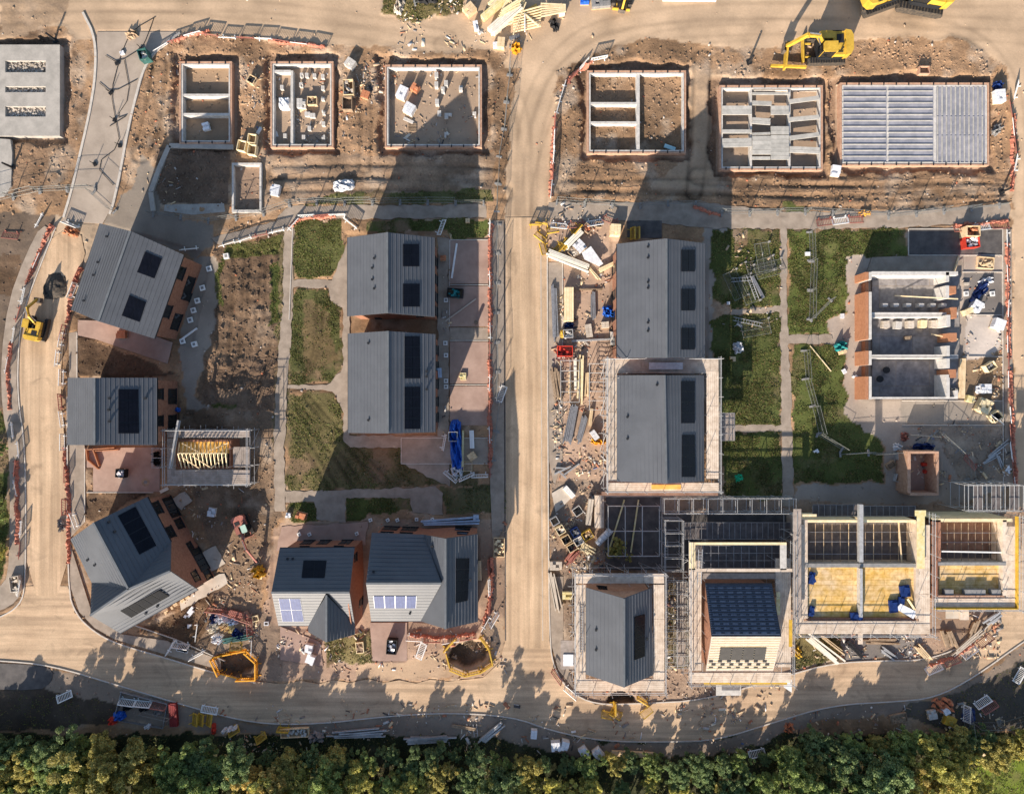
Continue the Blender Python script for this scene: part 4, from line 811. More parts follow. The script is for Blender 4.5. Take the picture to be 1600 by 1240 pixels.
for (x0, y0, x1, y1) in ((1264, 893, 1272, 912), (1264, 946, 1271, 962), (1328, 956, 1347, 968), (1406, 914, 1421, 932), (1389, 937, 1402, 956), (1403, 932, 1412, 944)):
    b = MB(); a = P(x0, y0, 4.7); q = P(x1, y1, 4.7); c = (a + q) / 2
    tag(MB().box((c.x, c.y, 4.72), (abs(q.x - a.x), abs(q.y - a.y), 0.3), rnd.uniform(-.3, .3)).box((c.x + .1, c.y, 4.9), (abs(q.x - a.x) * .6, abs(q.y - a.y) * .7, 0.14), rnd.uniform(-.6, .6)).build('roll_pack', 'navy', None, tuple(c)),
        {1264: "dark blue wrapped roll at the %s end of the long yellow floor's left edge" % ('upper' if y0 == 893 else 'lower'), 1328: 'square dark blue pack at the foot of the party wall on the long yellow floor', 1406: 'largest dark blue pack near the right edge of the long yellow floor', 1389: 'dark blue pack lying lower left of the largest one on the long yellow floor', 1403: 'small blue pack between the two larger packs on the long yellow floor'}[x0], 'pack', 'blue packs on the chipboard floor')
tag(MB().prism([(p.x, p.y) for p in (P(1406, 942, 4.8), P(1432, 955, 4.8), P(1426, 966, 4.8), P(1399, 950, 4.8))], 4.56, 4.95).build('insulation_sheet', 'plastic_wrap', None, tuple(P(1415, 953, 4.56))), 'crumpled silver foil sheet lying in the lower right corner of the long yellow floor', 'insulation')
MB().beam(P(1418, 935, 5.2), P(1432, 956, 4.8), 0.2, 0.1).build('plank', 'new_timber', h)
h = thing('unfinished_house', 'shorter roofless house at far right with brown netted back half and small chipboard floor', 'house', base(1518, 875))
wall_px(h, 1459, 812, 1470, 884, HT, 'brick', 'side_wall'); wall_px(h, 1567, 812, 1573, 930, HT, 'boards', 'side_wall'); wall_px(h, 1459, 810, 1582, 815, HT, 'new_timber', 'rear_wall')
wall_px(h, 1459, 884, 1466, 936, HT, 'brick', 'side_wall'); wall_px(h, 1466, 930, 1568, 935, HT, 'brick_pale', 'front_wall')
wall_px(h, 1470, 815, 1567, 862, 3.1, 'brown_deck', 'lower_deck', z0=2.9); wall_px(h, 1470, 862, 1567, 878, 3.1, 'crash_deck', 'lower_deck', z0=2.9)
wall_px(h, 1466, 878, 1572, 883, 5.05, 'block_dark', 'spine_wall'); wall_px(h, 1467, 883, 1567, 930, 4.3, 'chipboard', 'chipboard_floor', z0=4.1)
for x in range(1480, 1566, 11): MB().beam(P(x, 817, 4.2), P(x, 876, 4.2), 0.05).build('joist', 'old_timber', h)
for y in (832, 847): MB().beam(P(1471, y, 4.3), P(1566, y, 4.3), 0.05).build('net_rail', 'steel', h)
MB().beam(P(1471, 861, 4.7), P(1578, 863, 4.7), 0.16, 0.1).build('lintel_beam', 'white', h)
for (x0, x1) in ((1477, 1490), (1508, 1540), (1550, 1564)): wall_px(h, x0, 921, x1, 929, 4.9, 'block_dark', 'block_pier', z0=4.3)
# ground-floor shell, far right
h = thing('unfinished_house', 'roofless ground-floor shell of three rooms with white party walls and orange brick left wall', 'house', base(1425, 525))
HW = 2.5
MB().prism(W2(rect(1362, 428, 1498, 622)), -0.1, 0.13).build('floor_slab', 'floor_dark', h)
for (y0, y1) in ((424, 430), (488, 492), (493, 496), (554, 556.5), (557.5, 560), (620, 623)): wall_px(h, 1362 if y0 != 493 else 1360, y0, 1497, y1, {424: 2.5, 488: 1.5, 493: 1.45, 554: 1.7, 557.5: 1.65, 620: 2.4}[y0], 'white_block', 'party_wall')
for (y0, y1) in ((425, 437), (456, 492), (492, 530), (548, 570), (588, 604), (604, 624)):
    a = P(1352, y0, HW); b_ = P(1357, y1, HW)
    MB().prism([(a.x, a.y), (b_.x, a.y), (b_.x, b_.y), (a.x, b_.y)], -0.1, HW).build('brick_pier', 'orange_brick', h)
    a = P(1358, y0, HW); b_ = P(1362, y1, HW); MB().prism([(a.x, a.y), (b_.x, a.y), (b_.x, b_.y), (a.x, b_.y)], -0.1, HW).build('block_pier', 'white_block', h)
for y0, y1 in ((437, 456), (530, 548), (570, 588)): wall_px(h, 1352, y0, 1357, y1, 0.9, 'orange_brick', 'window_apron')
for (x0, y0, x1, y1) in ((1483, 447, 1494, 459), (1487, 480, 1495, 497), (1484, 520, 1495, 533), (1483, 577, 1494, 590)): wall_px(h, x0, y0, x1, y1, HW, 'orange_brick', 'brick_pier')
for (x0, y0, x1, y1) in ((1478, 425, 1483, 440), (1478, 446, 1483, 466), (1479, 492, 1485, 510), (1479, 540, 1484, 556), (1479, 560, 1484, 575), (1479, 585, 1484, 620), (1492, 610, 1497, 620)): wall_px(h, x0, y0, x1, y1, HW, 'white_block', 'block_pier')
for k, x in enumerate((1376, 1393, 1412, 1432, 1450, 1467)):
    o = MB().box(P(x, 478) + Vector((0, 0, 0.55)), (0.45, 0.45, 0.9)).box(P(x, 478) + Vector((0, 0, 1.02)), (0.6, 0.3, 0.06)).build('block_stack', 'white_block', None, tuple(P(x, 478, .12)))
    tag(o, f'{["first", "second", "third", "fourth", "fifth", "last"][k]} from the left of the white block stacks in the top room of the shell', 'blocks', 'stacks of white blocks in the top room')
for k, (x, y, m) in enumerate(((1379, 508, 'stone'), (1398, 509, 'block'), (1417, 508, 'stone'), (1437, 507, 'new_timber'), (1454, 507, 'stone'), (1471, 506, 'new_timber'))):
    o = MB()
    for zz in range(3): o.box(P(x, y) + Vector((0, 0, 0.3 + zz * .25)), (0.78 - .03 * zz, 0.85, 0.22), rnd.uniform(-.15, .15))
    tag(o.build('block_stack', m, None, tuple(P(x, y, .12))), f'{["first", "second", "third", "fourth", "fifth", "last"][k]} from the left of the tan block packs in the middle room of the shell', 'blocks', 'tan block packs in the middle room')
tag(MB().beam(P(1398, 462, .3), P(1497, 467, 2.5), 0.12, 0.08).build('timber_prop', 'new_timber', None, tuple(P(1450, 466, .1))), 'long pale timber prop leaning across the top room of the roofless shell', 'timber')
tag(MB().beam(P(1455, 522, .3), P(1497, 530, 2.3), 0.12, 0.08).build('timber_prop', 'new_timber', None, tuple(P(1476, 527, .1))), 'short pale timber prop at the right side of the middle room of the shell', 'timber')
tag(MB().box(P(1418, 528, .5), (0.7, 0.5, 0.5), .1).box(P(1418, 528, .8), (0.6, 0.4, 0.1), .1).build('trestle_box', 'old_timber', None, tuple(P(1418, 528, .12))), 'lone grey box on the dark floor in the middle room of the shell', 'box')
for k, (x, y, l) in enumerate(((1385, 578, 'black round tub at the upper left of the lower room of the shell'), (1375, 592, 'black rubber tub by the left wall of the lower room of the shell'))):
    tag(MB().tube(P(x, y, .13), P(x, y, .6), 0.3, 10, .38).tube(P(x, y, .6), P(x, y, .64), .41, 10).build('tub', 'black', None, tuple(P(x, y, .13))), l, 'tub')
# small brick garage
h = thing('unfinished_garage', 'small roofless brick garage with tapering walls and a pinkish floor holding red cans', 'garage', base(1440, 738))
for (x0, y0, x1, y1) in ((1418, 705, 1467, 708.5), (1422, 770, 1467, 774), (1463.5, 708.5, 1467, 770)): wall_px(h, x0, y0, x1, y1, 2.5, 'brick_pale', 'wall')
wall_px(h, 1418, 708.5, 1423, 770, 2.5, 'brick_pale', 'wall'); MB().prism(W2(rect(1421, 706, 1466, 768)), -0.1, 0.12).build('floor_slab', 'paving', h)
for i, (x, y) in enumerate(((1446, 725), (1449, 736))):
    o = MB().box(P(x, y, .35), (0.9, 0.4, .5), .1 * i).box(P(x - .5, y, .65), (0.5, 0.12, .1)).build('fuel_can', 'red', None, tuple(P(x, y, .12)))
    tag(o, ['upper red can on the floor of the small roofless brick garage', 'lower red can on the floor of the small roofless brick garage'][i], 'can', 'red cans in the garage')
# truss garage
h = thing('unfinished_garage', 'small brick garage with bare timber roof trusses over board coloured sunlit orange', 'garage', base(325, 710))
for (x0, y0, x1, y1) in ((276, 687, 361, 690), (276, 729, 361, 732), (276, 690, 279, 729), (358, 690, 361, 729)): wall_px(h, x0, y0, x1, y1, 2.5, 'brick', 'wall')
wall_px(h, 279, 690, 358, 708, 2.3, 'osb', 'ceiling_board', z0=2.2); wall_px(h, 279, 708, 358, 729, 1.1, 'black', 'shade_floor', z0=1.0)  # sunlit half put into the board's gold; black sheet for the shaded half
for i in range(13):
    x = 280 + i * 6.2; b = MB(); r_ = P(x - 2, 708, 4.3); e1 = P(x, 690, 2.6); e2 = P(x + 4 - i * .3, 731, 2.6)
    b.beam(e1, r_, 0.035, 0.07).beam(r_, e2, 0.08, 0.10).beam(e1, e2, 0.035, 0.07).beam((e1 + e2) / 2, r_, 0.03, 0.05); b.build('roof_truss', 'new_timber', h)
MB().beam(P(279, 708, 4.25), P(354, 708, 4.25), 0.08).build('ridge_board', 'new_timber', h)
for a_, b_ in (((284, 714), (312, 732)), ((300, 712), (330, 731)), ((330, 731), (352, 712)), ((310, 706), (284, 692)), ((356, 692), (322, 706))): MB().beam(P(*a_, 4.0), P(*b_, 3.0), 0.10, 0.05).build('brace', 'timber', h)
g_h = MB(); g_h.prism([(p.x, p.y) for p in (P(276, 690, 2.5), P(276, 729, 2.5), P(277.5, 709, 2.5))], 2.3, 2.6); g_h.build('gable_board', 'brick', h)
# ------------------------------------------------------------------ scaffolds
TB = {}
def scaffold(label, outer, inner, h, lifts=(2.2,), bays=2.1, rail=1.0, deck='boards', toe=None, cross=0.28, deckm=None, group=None, sides='NSEW', prot=0.0, netz=None):
    """outer / inner: rectangles of the board walk as seen at height h"""
    o = [P(outer[0], outer[1], h), P(outer[2], outer[1], h), P(outer[2], outer[3], h), P(outer[0], outer[3], h)]
    n_ = [P(inner[0], inner[1], h), P(inner[2], inner[1], h), P(inner[2], inner[3], h), P(inner[0], inner[3], h)]
    c = (o[0] + o[2]) / 2; root = thing('scaffold', label, 'scaffold', (c.x, c.y, 0), group); b = MB()
    names = 'NESW'
    for k in range(4):
        if names[k] not in sides: continue
        a, q, ai, qi = o[k], o[(k + 1) % 4], n_[k], n_[(k + 1) % 4]
        L_ = (q - a).length; d = (q - a) / L_; inn = (ai - a); inn -= d * inn.dot(d); wdt = inn.length; inn.normalize()
        # walkway boards: individual rows of boards
        nb = max(2, round(wdt / 0.24)); bb = MB()
        for j in range(nb):
            off = (j + .5) / nb * wdt; x = 0.0 if k % 2 == 0 else wdt
            end = L_ if k % 2 == 0 else L_ - wdt
            while x < end - 0.1:
                ln = min(3.9, end - x); zz = h - 0.03 + 0.02 * rnd.random(); p = a + d * x + inn * off; p2 = a + d * (x + ln - 0.03) + inn * off
                p.z = p2.z = zz; bb.beam(p, p2, wdt / nb - 0.02, 0.045); x += ln
        bb.build('platform', deck, root)
        if toe and names[k] in toe[1]: 
            tb = MB(); p, p2 = a.copy(), q.copy(); tb.beam((p.x, p.y, h + .15), (p2.x, p2.y, h + .15), 0.10, 0.28); tb.beam((p.x, p.y, h + .0), (p2.x, p2.y, h + .0), 0.28, 0.06); tb.build('toe_board', toe[0], root)
        m_ = max(1, round(L_ / bays))
        for zz in (*lifts, h - 0.12, h + 0.55, h + rail):
            MB().tube((a.x - d.x * .25, a.y - d.y * .25, zz), (q.x + d.x * .25, q.y + d.y * .25, zz), 0.035, 6).build('ledger', 'galv', root)
        for zz in (*lifts, h - 0.14):
            p = a + inn * wdt; p2 = q + inn * wdt
            MB().tube((p.x + d.x * wdt, p.y + d.y * wdt, zz), (p2.x - d.x * wdt, p2.y - d.y * wdt, zz), 0.03, 6).build('ledger', 'galv', root)
        for j in range(m_ + (0 if True else 1)):
            t = j / m_; p = a + d * (L_ * t) - inn * 0.06
            s = 'standard'; top = h + rail + 0.25 + rnd.random() * prot
            MB().tube((p.x, p.y, -0.1), (p.x, p.y, top), 0.035, 6).build(s, 'galv', root)
            if j:
                p2 = a + d * (L_ * t) + inn * (wdt + .03); MB().tube((p2.x, p2.y, -0.1), (p2.x, p2.y, h + .2 + (rnd.random() < .3) * rail), 0.03, 6).build(s, 'galv', root)
                for zz in (lifts[0], h - 0.18):
                    q1 = p - inn * (0.25 + rnd.random() * .3); MB().tube((q1.x, q1.y, zz), (p2.x, p2.y, zz), 0.03, 6).build('transom', 'galv', root)
        for j in range(0, m_, 2):
            p = a + d * (L_ * j / m_) - inn * .1; p2 = a + d * (L_ * (j + 1) / m_) - inn * .1
            MB().tube((p.x, p.y, 0), (p2.x, p2.y, h), 0.03, 6).build('brace', 'galv', root)
    return root
sc1 = scaffold('ring of boarded scaffold with white rails around the long house right of the main road', (948, 561, 1123, 767), (964, 583, 1104, 754), 5.0, prot=0.6)
sc2 = scaffold('boarded scaffold ring around the narrow slate-grey gabled house at the bottom of the main road', (898, 896, 1038, 1079), (915, 911, 1021, 1060), 5.0, prot=0.5)
sc3 = scaffold('cream scaffold ring around the house with the battened roof', (1077, 848, 1236, 1066), (1096, 905, 1212, 1050), 5.0, sides='SEW', prot=0.5)
sc4 = scaffold('wide boarded scaffold ring around the long roofless house with the yellow floor', (1240, 803, 1453, 990), (1256, 812, 1436, 970), 5.0, sides='SEW', prot=0.8)
sc5 = scaffold('boarded scaffold with yellow toe boards around the roofless house at the far right', (1459, 806, 1588, 950), (1466, 812, 1572, 934), 5.0, toe=('yellow', 'SE'), sides='SE', prot=0.6)
sc6 = scaffold('low dusty scaffold deck around the truss-roofed garage', (261, 672, 390, 756), (273, 683, 364, 734), 2.9, lifts=(1.4,), deck='dusty_boards', prot=0.1)
def deck(root, x0, y0, x1, y1, h, m, name='lift_deck', grid=None, th=0.08):
    wall_px(root, x0, y0, x1, y1, h, m, name, z0=h - th)
    if grid:
        gxn, gyn, z = grid
        for i in range(gxn + 1): x = x0 + (x1 - x0) * i / gxn; MB().tube(P(x, y0, z), P(x, y1, z), 0.03, 6).build('tube_rail', 'steel', root)
        for i in range(gyn + 1): y = y0 + (y1 - y0) * i / gyn; MB().tube(P(x0, y, z), P(x1, y, z), 0.03, 6).build('tube_rail', 'steel', root)
# battened house: rear lift with a framed opening
deck(sc3, 1077, 847, 1229, 851, 5.6, 'new_timber'); deck(sc3, 1077, 851, 1086.5, 890, 5.6, 'new_timber'); deck(sc3, 1219, 851, 1229, 890, 5.6, 'block'); deck(sc3, 1077, 888, 1238, 893, 5.6, 'boards')
deck(sc3, 1087, 852, 1218, 887, 2.4, 'crash_deck', grid=(11, 3, 4.2)); deck(sc3, 1098, 895, 1214, 904, 5.0, 'dusty_boards')
deck(sc3, 1070, 816, 1235, 842, 1.6, 'crash_deck', grid=(19, 1, 2.2))
deck(sc4, 1240, 795, 1252, 965, 5.9, 'dusty_boards'); deck(sc4, 1254, 803, 1276, 807, 5.8, 'new_timber'); deck(sc4, 1270, 788, 1343, 806, 2.8, 'crash_deck', grid=(8, 1, 3.4)); deck(sc4, 1350, 790, 1430, 806, 2.8, 'crash_deck', grid=(8, 1, 3.4))
deck(sc4, 1433, 806, 1445, 888, 5.6, 'yellow_board'); deck(sc4, 1430, 797, 1447, 806, 6.2, 'yellow_board'); deck(sc5, 1500, 945, 1514, 968, 5.0, 'boards'); deck(sc5, 1478, 950, 1500, 966, 4.8, 'slab_pale')
deck(sc4, 1341, 990, 1348, 1006, 4.6, 'boards'); deck(sc3, 1213, 925, 1219, 960, 5.3, 'yellow_board'); deck(sc3, 1233, 968, 1238, 1010, 5.6, 'yellow'); deck(sc3, 1100, 1066, 1230, 1070, 5.0, 'yellow')
deck(sc2, 876, 1000, 898, 1045, 4.4, 'dusty_boards'); deck(sc2, 880, 1022, 896, 1040, 4.5, 'plastic_wrap'); deck(sc3, 1119, 1052, 1158, 1086, 3.6, 'block'); deck(sc3, 1128, 1058, 1156, 1078, 3.7, 'floor_dark')
deck(sc1, 1014, 566, 1067, 577, 5.3, 'plastic_wrap'); deck(sc1, 940, 768, 1122, 774, 5.0, 'brown_deck'); deck(sc1, 1018, 757, 1064, 764, 5.1, 'osb'); deck(sc1, 1126, 645, 1148, 688, 3.8, 'dusty_boards', grid=(3, 4, 4.6))
# aluminium loading beam and stair tower at the right
tag(MB().box(P(273, 694, 3.6), (0.4, 5.6, 0.12), -0.18).box(P(273, 694, 3.75), (0.06, 5.6, 0.3), -0.18).build('rubbish_chute_beam', 'galv', None, tuple(P(273, 694, 3))), 'long aluminium ladder beam laid along the left edge of the truss garage scaffold', 'beam')
def birdcage(label, x0, y0, x1, y1, h, nx_, ny_, m='crash_deck', decks=True, group=None):
    a = P(x0, y0, h); b_ = P(x1, y1, h); r = thing('scaffold_tower', label, 'scaffold', ((a.x + b_.x) / 2, (a.y + b_.y) / 2, 0), group)
    for i in range(nx_ + 1):
        x = x0 + (x1 - x0) * i / nx_
        for j in range(ny_ + 1):
            y = y0 + (y1 - y0) * j / ny_; p = P(x, y, h); MB().tube((p.x, p.y, -.1), (p.x, p.y, h + (.8 if h > 2 else .3)), 0.04, 6).build('standard', 'galv', r)
        for z in ((h * .5, h, h + .7) if h > 2 else (h, h + .25)): MB().tube(P(x, y0, h).xy.to_3d() + Vector((0, 0, z)), P(x, y1, h).xy.to_3d() + Vector((0, 0, z)), 0.035, 6).build('transom', 'galv', r)
    for j in range(ny_ + 1):
        y = y0 + (y1 - y0) * j / ny_
        for z in ((h * .5, h, h + .7) if h > 2 else (h, h + .25)): MB().tube(P(x0, y, h).xy.to_3d() + Vector((0, 0, z)), P(x1, y, h).xy.to_3d() + Vector((0, 0, z)), 0.035, 6).build('ledger', 'galv', r)
    if decks:
        for i in range(nx_):
            if i % 2 == 0: continue
            xa = x0 + (x1 - x0) * i / nx_; xb = x0 + (x1 - x0) * (i + 1) / nx_; wall_px(r, xa + 1, y0 + 2, xb - 1, y1 - 2, h, m, 'platform', z0=h - .06)
    return r
birdcage('open bare scaffold frame north of the far right roofless house', 1507, 757, 1592, 797, 5.0, 6, 1)
birdcage('low ladder-like scaffold bay just below the red skip by the kerb', 876, 563, 905, 628, 0.5, 2, 4, decks=False)
birdcage('narrow scaffold bay against the scaffold ring, right of the long golden timber lengths', 921, 568, 946, 640, 1.2, 1, 5, decks=False)
birdcage('low run of bare scaffold tubes just below the scaffolded long grey house', 1036, 778, 1240, 801, 2.6, 9, 1, decks=False)
birdcage('open scaffold frame standing over the tarmac bay left of the roofless houses', 950, 790, 1030, 868, 2.0, 3, 2, decks=False)
birdcage('netted scaffold bay squeezed between the slate house and the battened-roof house', 1041, 906, 1072, 1040, 2.2, 2, 7, m='dusty_boards')
birdcage('narrow scaffold bay on the tarmac left of the cream scaffold ring', 1038, 812, 1066, 890, 3.0, 1, 4, decks=False)
# ------------------------------------------------------------------ foundations (walls rising out of the pits)
def foundation(label, x0, y0, x1, y1, cross=(), top=0.30, outer='brick_pale', inner='block', t=0.30, bot=-0.7, sub=None):
    r = thing('foundation', label, 'foundation', tuple(P((x0 + x1) / 2, (y0 + y1) / 2, -0.5)))
    a = P(x0, y0); b_ = P(x1, y1); X0, Y1, X1, Y0 = a.x, a.y, b_.x, b_.y
    def w(xa, ya, xb, yb, m, name, z=top): MB().prism([(xa, ya), (xb, ya), (xb, yb), (xa, yb)], bot, z).build(name, m, r)
    k = 0.19
    w(X0, Y1 - k, X1, Y1, outer, 'brick_skin'); w(X0, Y0, X1, Y0 + k, outer, 'brick_skin'); w(X0, Y0 + k, X0 + k, Y1 - k, outer, 'brick_skin'); w(X1 - k, Y0 + k, X1, Y1 - k, outer, 'brick_skin')
    g = 0.25; q = g + 0.16
    w(X0 + g, Y1 - q, X1 - g, Y1 - g, inner, 'block_wall', top - .04); w(X0 + g, Y0 + g, X1 - g, Y0 + q, inner, 'block_wall', top - .04); w(X0 + g, Y0 + q, X0 + q, Y1 - q, inner, 'block_wall', top - .04); w(X1 - q, Y0 + q, X1 - g, Y1 - q, inner, 'block_wall', top - .04)
    for (cx0, cy0, cx1, cy1) in cross:
        c0 = P(cx0, cy0); c1 = P(cx1, cy1); w(c0.x, c1.y, c1.x, c0.y, inner, 'cross_wall', top - .08)
    for (fa, fb) in (((X0, Y1), (X1, Y1)), ((X0, Y0), (X1, Y0))):     # vents / wall ties
        n = max(2, int(abs(fb[0] - fa[0]) / 1.4))
        for i in range(n):
            x = fa[0] + (fb[0] - fa[0]) * (i + .5) / n; y = fa[1] + (-0.16 if fa[1] == Y1 else 0.16)
            MB().box((x, y, top + 0.03), (0.12, 0.30, 0.07)).build('air_brick', 'frame_dark', r)
    return r
foundation('narrow three-bay foundation, leftmost of the brick-topped foundations, with two cross walls', 282, 98, 364, 226, ((287, 148, 360, 152), (287, 178, 360, 182)), inner='block')
foundation('foundation with one long inner wall and scattered packs inside, second brick foundation from left', 424, 98, 522, 232, ((455, 112, 459, 228), (428, 111, 455, 115)), top=0.32)
foundation('squarest left-hand foundation with a bare sandy floor half in house shadow', 602, 103, 753, 232, ())
foundation('foundation split by one upright and two short cross walls, right of the haul road', 917, 112, 1071, 241, ((994, 117, 999, 238), (922, 161, 994, 165), (922, 191, 994, 195)), outer='brick_pale')
f5 = foundation('foundation half covered with loose grey floor beams, left of the fully beamed one', 1123, 135, 1284, 267, ((1171, 138, 1174, 262), (1231, 138, 1234, 262)), outer='brick_pale')
for (x0, y0, x1, y1, dy) in ((1128, 166, 1174, 180, 0), (1128, 203, 1174, 209, 0), (1128, 217, 1174, 231, -1), (1175, 145, 1232, 149, 0), (1175, 158, 1205, 165, 1), (1204, 166, 1232, 180, 0), (1175, 184, 1203, 194, 2), (1175, 208, 1203, 212, -1), (1204, 198, 1232, 211, 0), (1204, 212, 1232, 250, 0), (1175, 213, 1204, 242, 0), (1175, 245, 1203, 250, 0), (1233, 156, 1279, 163, -6), (1233, 184, 1279, 191, -4), (1233, 213, 1279, 220, -6), (1233, 229, 1280, 239, 2)):
    p = P(x0, (y0 + y1) / 2, .3); q = P(x1, (y0 + y1) / 2 + dy, .3); n = max(1, round((y1 - y0) / 13 / 0.5))
    for i in range(n):
        o = Vector((0, ((i + .5) / n - .5) * (y1 - y0) / 13, 0.08)); MB().beam(p + o, q + o, (y1 - y0) / 13 / n - .03, 0.14).build('floor_beam', 'beam_concrete', f5)
f6 = foundation('largest top-right foundation fully spanned by pale concrete floor beams and blue-grey infill', 1311, 131, 1543, 260, ((1384, 134, 1387, 256), (1457, 134, 1461, 256)), outer='brick_pale')
MB().prism(W2(rect(1315, 135, 1539, 256)), 0.05, 0.20).build('infill_blocks', 'infill', f6)
for i in range(13):
    y = 142 + i * 9.3
    for (xa, xb) in ((1315, 1384), (1387, 1457)): MB().beam(P(xa, y, .24), P(xb, y, .24), 0.11, 0.10).build('floor_beam', 'beam_concrete', f6)
for i in range(11):
    x = 1465 + i * 7
    for (ya, yb) in ((136, 180), (182, 210), (212, 255)): MB().beam(P(x, ya, .24), P(x, yb, .24), 0.11, 0.10).build('floor_beam', 'beam_concrete', f6)
# recessed raft slab, far left
r = thing('foundation', 'grey concrete raft at the left edge with three rounded rubble-filled slots', 'foundation', tuple(P(45, 144)))
sl_ = [(10, 97, 75, 115), (10, 137, 73, 146), (11, 168, 75, 184)]
ys = [72, 97, 115, 137, 146, 168, 184, 214]
for i in range(len(ys) - 1):
    if (ys[i], ys[i + 1]) in ((97, 115), (137, 146), (168, 184)):
        MB().prism(W2(rect(-20, ys[i], 11, ys[i + 1])), -0.7, 0.3).build('raft', 'concrete', r); MB().prism(W2(rect(74, ys[i], 96, ys[i + 1])), -0.7, 0.3).build('raft', 'concrete', r)
    else: MB().prism(W2(rect(-20, ys[i], 96, ys[i + 1])), -0.7, 0.3).build('raft', 'concrete', r)
for (x0, y0, x1, y1) in sl_:
    b = MB()
    for _ in range(160):
        p = P(rnd.uniform(x0 + 2, x1 - 2), rnd.uniform(y0 + 1, y1 - 1)); s = rnd.uniform(.06, .2); b.box((p.x, p.y, -0.25 + rnd.random() * .3), (s, s * 1.3, s), rnd.random() * 3)
    b.prism(W2(rect(x0, y0, x1, y1)), -0.5, -0.2); o = b.build('rubble_fill', 'stone', r); o['kind'] = 'stuff'
tag(MB().prism(W2(pts(-20, 216, 18, 219, 21, 240, 19, 292, 8, 308, -20, 312)), -0.2, 0.22).build('concrete_slab', 'concrete', None, tuple(P(5, 262))), 'cut-off smooth grey slab at the left edge below the slotted raft', 'slab')
r = thing('foundation', 'small rectangular garage foundation with grey walls, left of centre, above the garden path', 'foundation', tuple(P(388, 294, -.3)))
for q in (rect(364, 256, 410, 259.5), rect(364, 329, 410, 333), rect(364, 259.5, 367, 329), rect(407, 259.5, 410, 329)): MB().prism(W2(q), -0.5, 0.35).build('block_wall', 'block', r)
r = thing('retaining_edge', 'low concrete strip edging the dark soil patch below the narrow three-bay foundation', 'edging', tuple(P(300, 240)))
for l in (pts(265, 228, 365, 230), pts(265, 228, 250, 262), pts(250, 262, 236, 300), pts(236, 300, 240, 330)):
    MB().beam(P(*l[0], .06), P(*l[1], .06), 0.55, 0.3).build('strip', 'concrete', r)
MB().prism(W2(pts(258, 320, 350, 318, 352, 331, 300, 336, 256, 330)), -0.05, 0.06).build('strip', 'concrete', r)
# ------------------------------------------------------------------ trees
def crown_mesh(k, R0, Ht, nleaf, tall=1.0):
    g = np.random.default_rng(100 + k); nb = 15 + k % 4; nleaf = int(nleaf * 1.9)
    cs = np.stack([g.normal(0, R0 * .52, nb), g.normal(0, R0 * .52, nb), Ht * (0.42 + 0.42 * g.random(nb))], 1); rs = R0 * (0.28 + 0.30 * g.random(nb))
    cs[0] = (0, 0, Ht * .72); rs[0] = R0 * .55
    nsub = 9; C2 = []; R2 = []
    for i in range(nb):
        d = unit(g.normal(size=(nsub, 3)) + [0, 0, 0.4]); C2.append(cs[i] + d * rs[i] * 0.85); R2.append(np.full(nsub, rs[i] * 0.36))
    C2 = np.concatenate(C2); R2 = np.concatenate(R2); j = g.integers(0, len(C2), nleaf); d = unit(g.normal(size=(nleaf, 3))); rr = g.random(nleaf) ** 0.5
    P_ = C2[j] + d * (R2[j] * rr)[:, None]; P_[:, 2] = np.maximum(P_[:, 2], 0.4)
    U = unit(g.normal(size=(nleaf, 3)) * .7 + d * .2 + [0, 0, .1]); T = unit(np.cross(U, g.normal(size=(nleaf, 3)))); s = (0.04 + 0.06 * g.random(nleaf))[:, None]
    col = np.array([0.38, 0.39, 0.175])[None] * (0.65 + 0.7 * g.random((nleaf, 1))); br = (g.random(len(C2)) * .5 + .75)[j][:, None]; hue = g.random(len(C2))[j][:, None]
    col = col * br * (np.array([1, 1, 1]) * (1 - hue * .35) + np.array([1.35, 1.05, .75]) * hue * .35)
    return quad_cloud('crown', P_, T * s * 1.1, U * s * 1.5, LEAF, np.clip(col, .005, .6))
def trunk_mesh(k, Ht, R0):
    g = random.Random(k); b = MB(); top = Vector((g.uniform(-.3, .3), g.uniform(-.3, .3), Ht * .55)); b.tube((0, 0, -.2), top, .10 + Ht * .016, 8, .07 + Ht * .006)
    for i in range(6):
        a = g.random() * 6.28; z = Ht * g.uniform(.25, .5); s = top * (z / (Ht * .55)); e = Vector((math.cos(a) * R0 * .7, math.sin(a) * R0 * .7, z + Ht * g.uniform(.15, .35))); b.tube(s, e, .07, 6, .02)
    return b
PROTO = []
for k, (R0, Ht, nl) in enumerate(((2.6, 6.0, 9000), (3.0, 7.2, 11000), (2.3, 5.2, 8000), (3.4, 8.0, 13000), (2.8, 6.6, 10000))):
    cm = crown_mesh(k, R0, Ht, nl); tm = trunk_mesh(k, Ht, R0); PROTO.append((cm, tm, None, R0, Ht))
trunks = {}
def plant_tree(k, x, y, sc, rz, col, label, group, cat='tree', name='tree'):
    cm, tmb, _, R0, Ht = PROTO[k]; r = thing(name, label, cat, (x, y, -.1), group); r.rotation_euler = (0, 0, rz); r.scale = (sc, sc, sc)
    c = link(bpy.data.objects.new('crown', cm)); c.parent = r; c.color = (*col, 1)
    if k not in trunks:
        o_ = tmb.build('trunk', 'bark'); trunks[k] = o_.data; o_.parent = r
    else: o_ = link(bpy.data.objects.new('trunk', trunks[k])); o_.parent = r
    return r
TINT = {'dark green': (0.55, 0.75, 0.75), 'green': (0.8, 1.0, 0.8), 'olive': (1.15, 1.05, 0.8), 'yellow-green': (1.32, 1.27, 0.88), 'tawny': (1.45, 1.18, 0.95)}
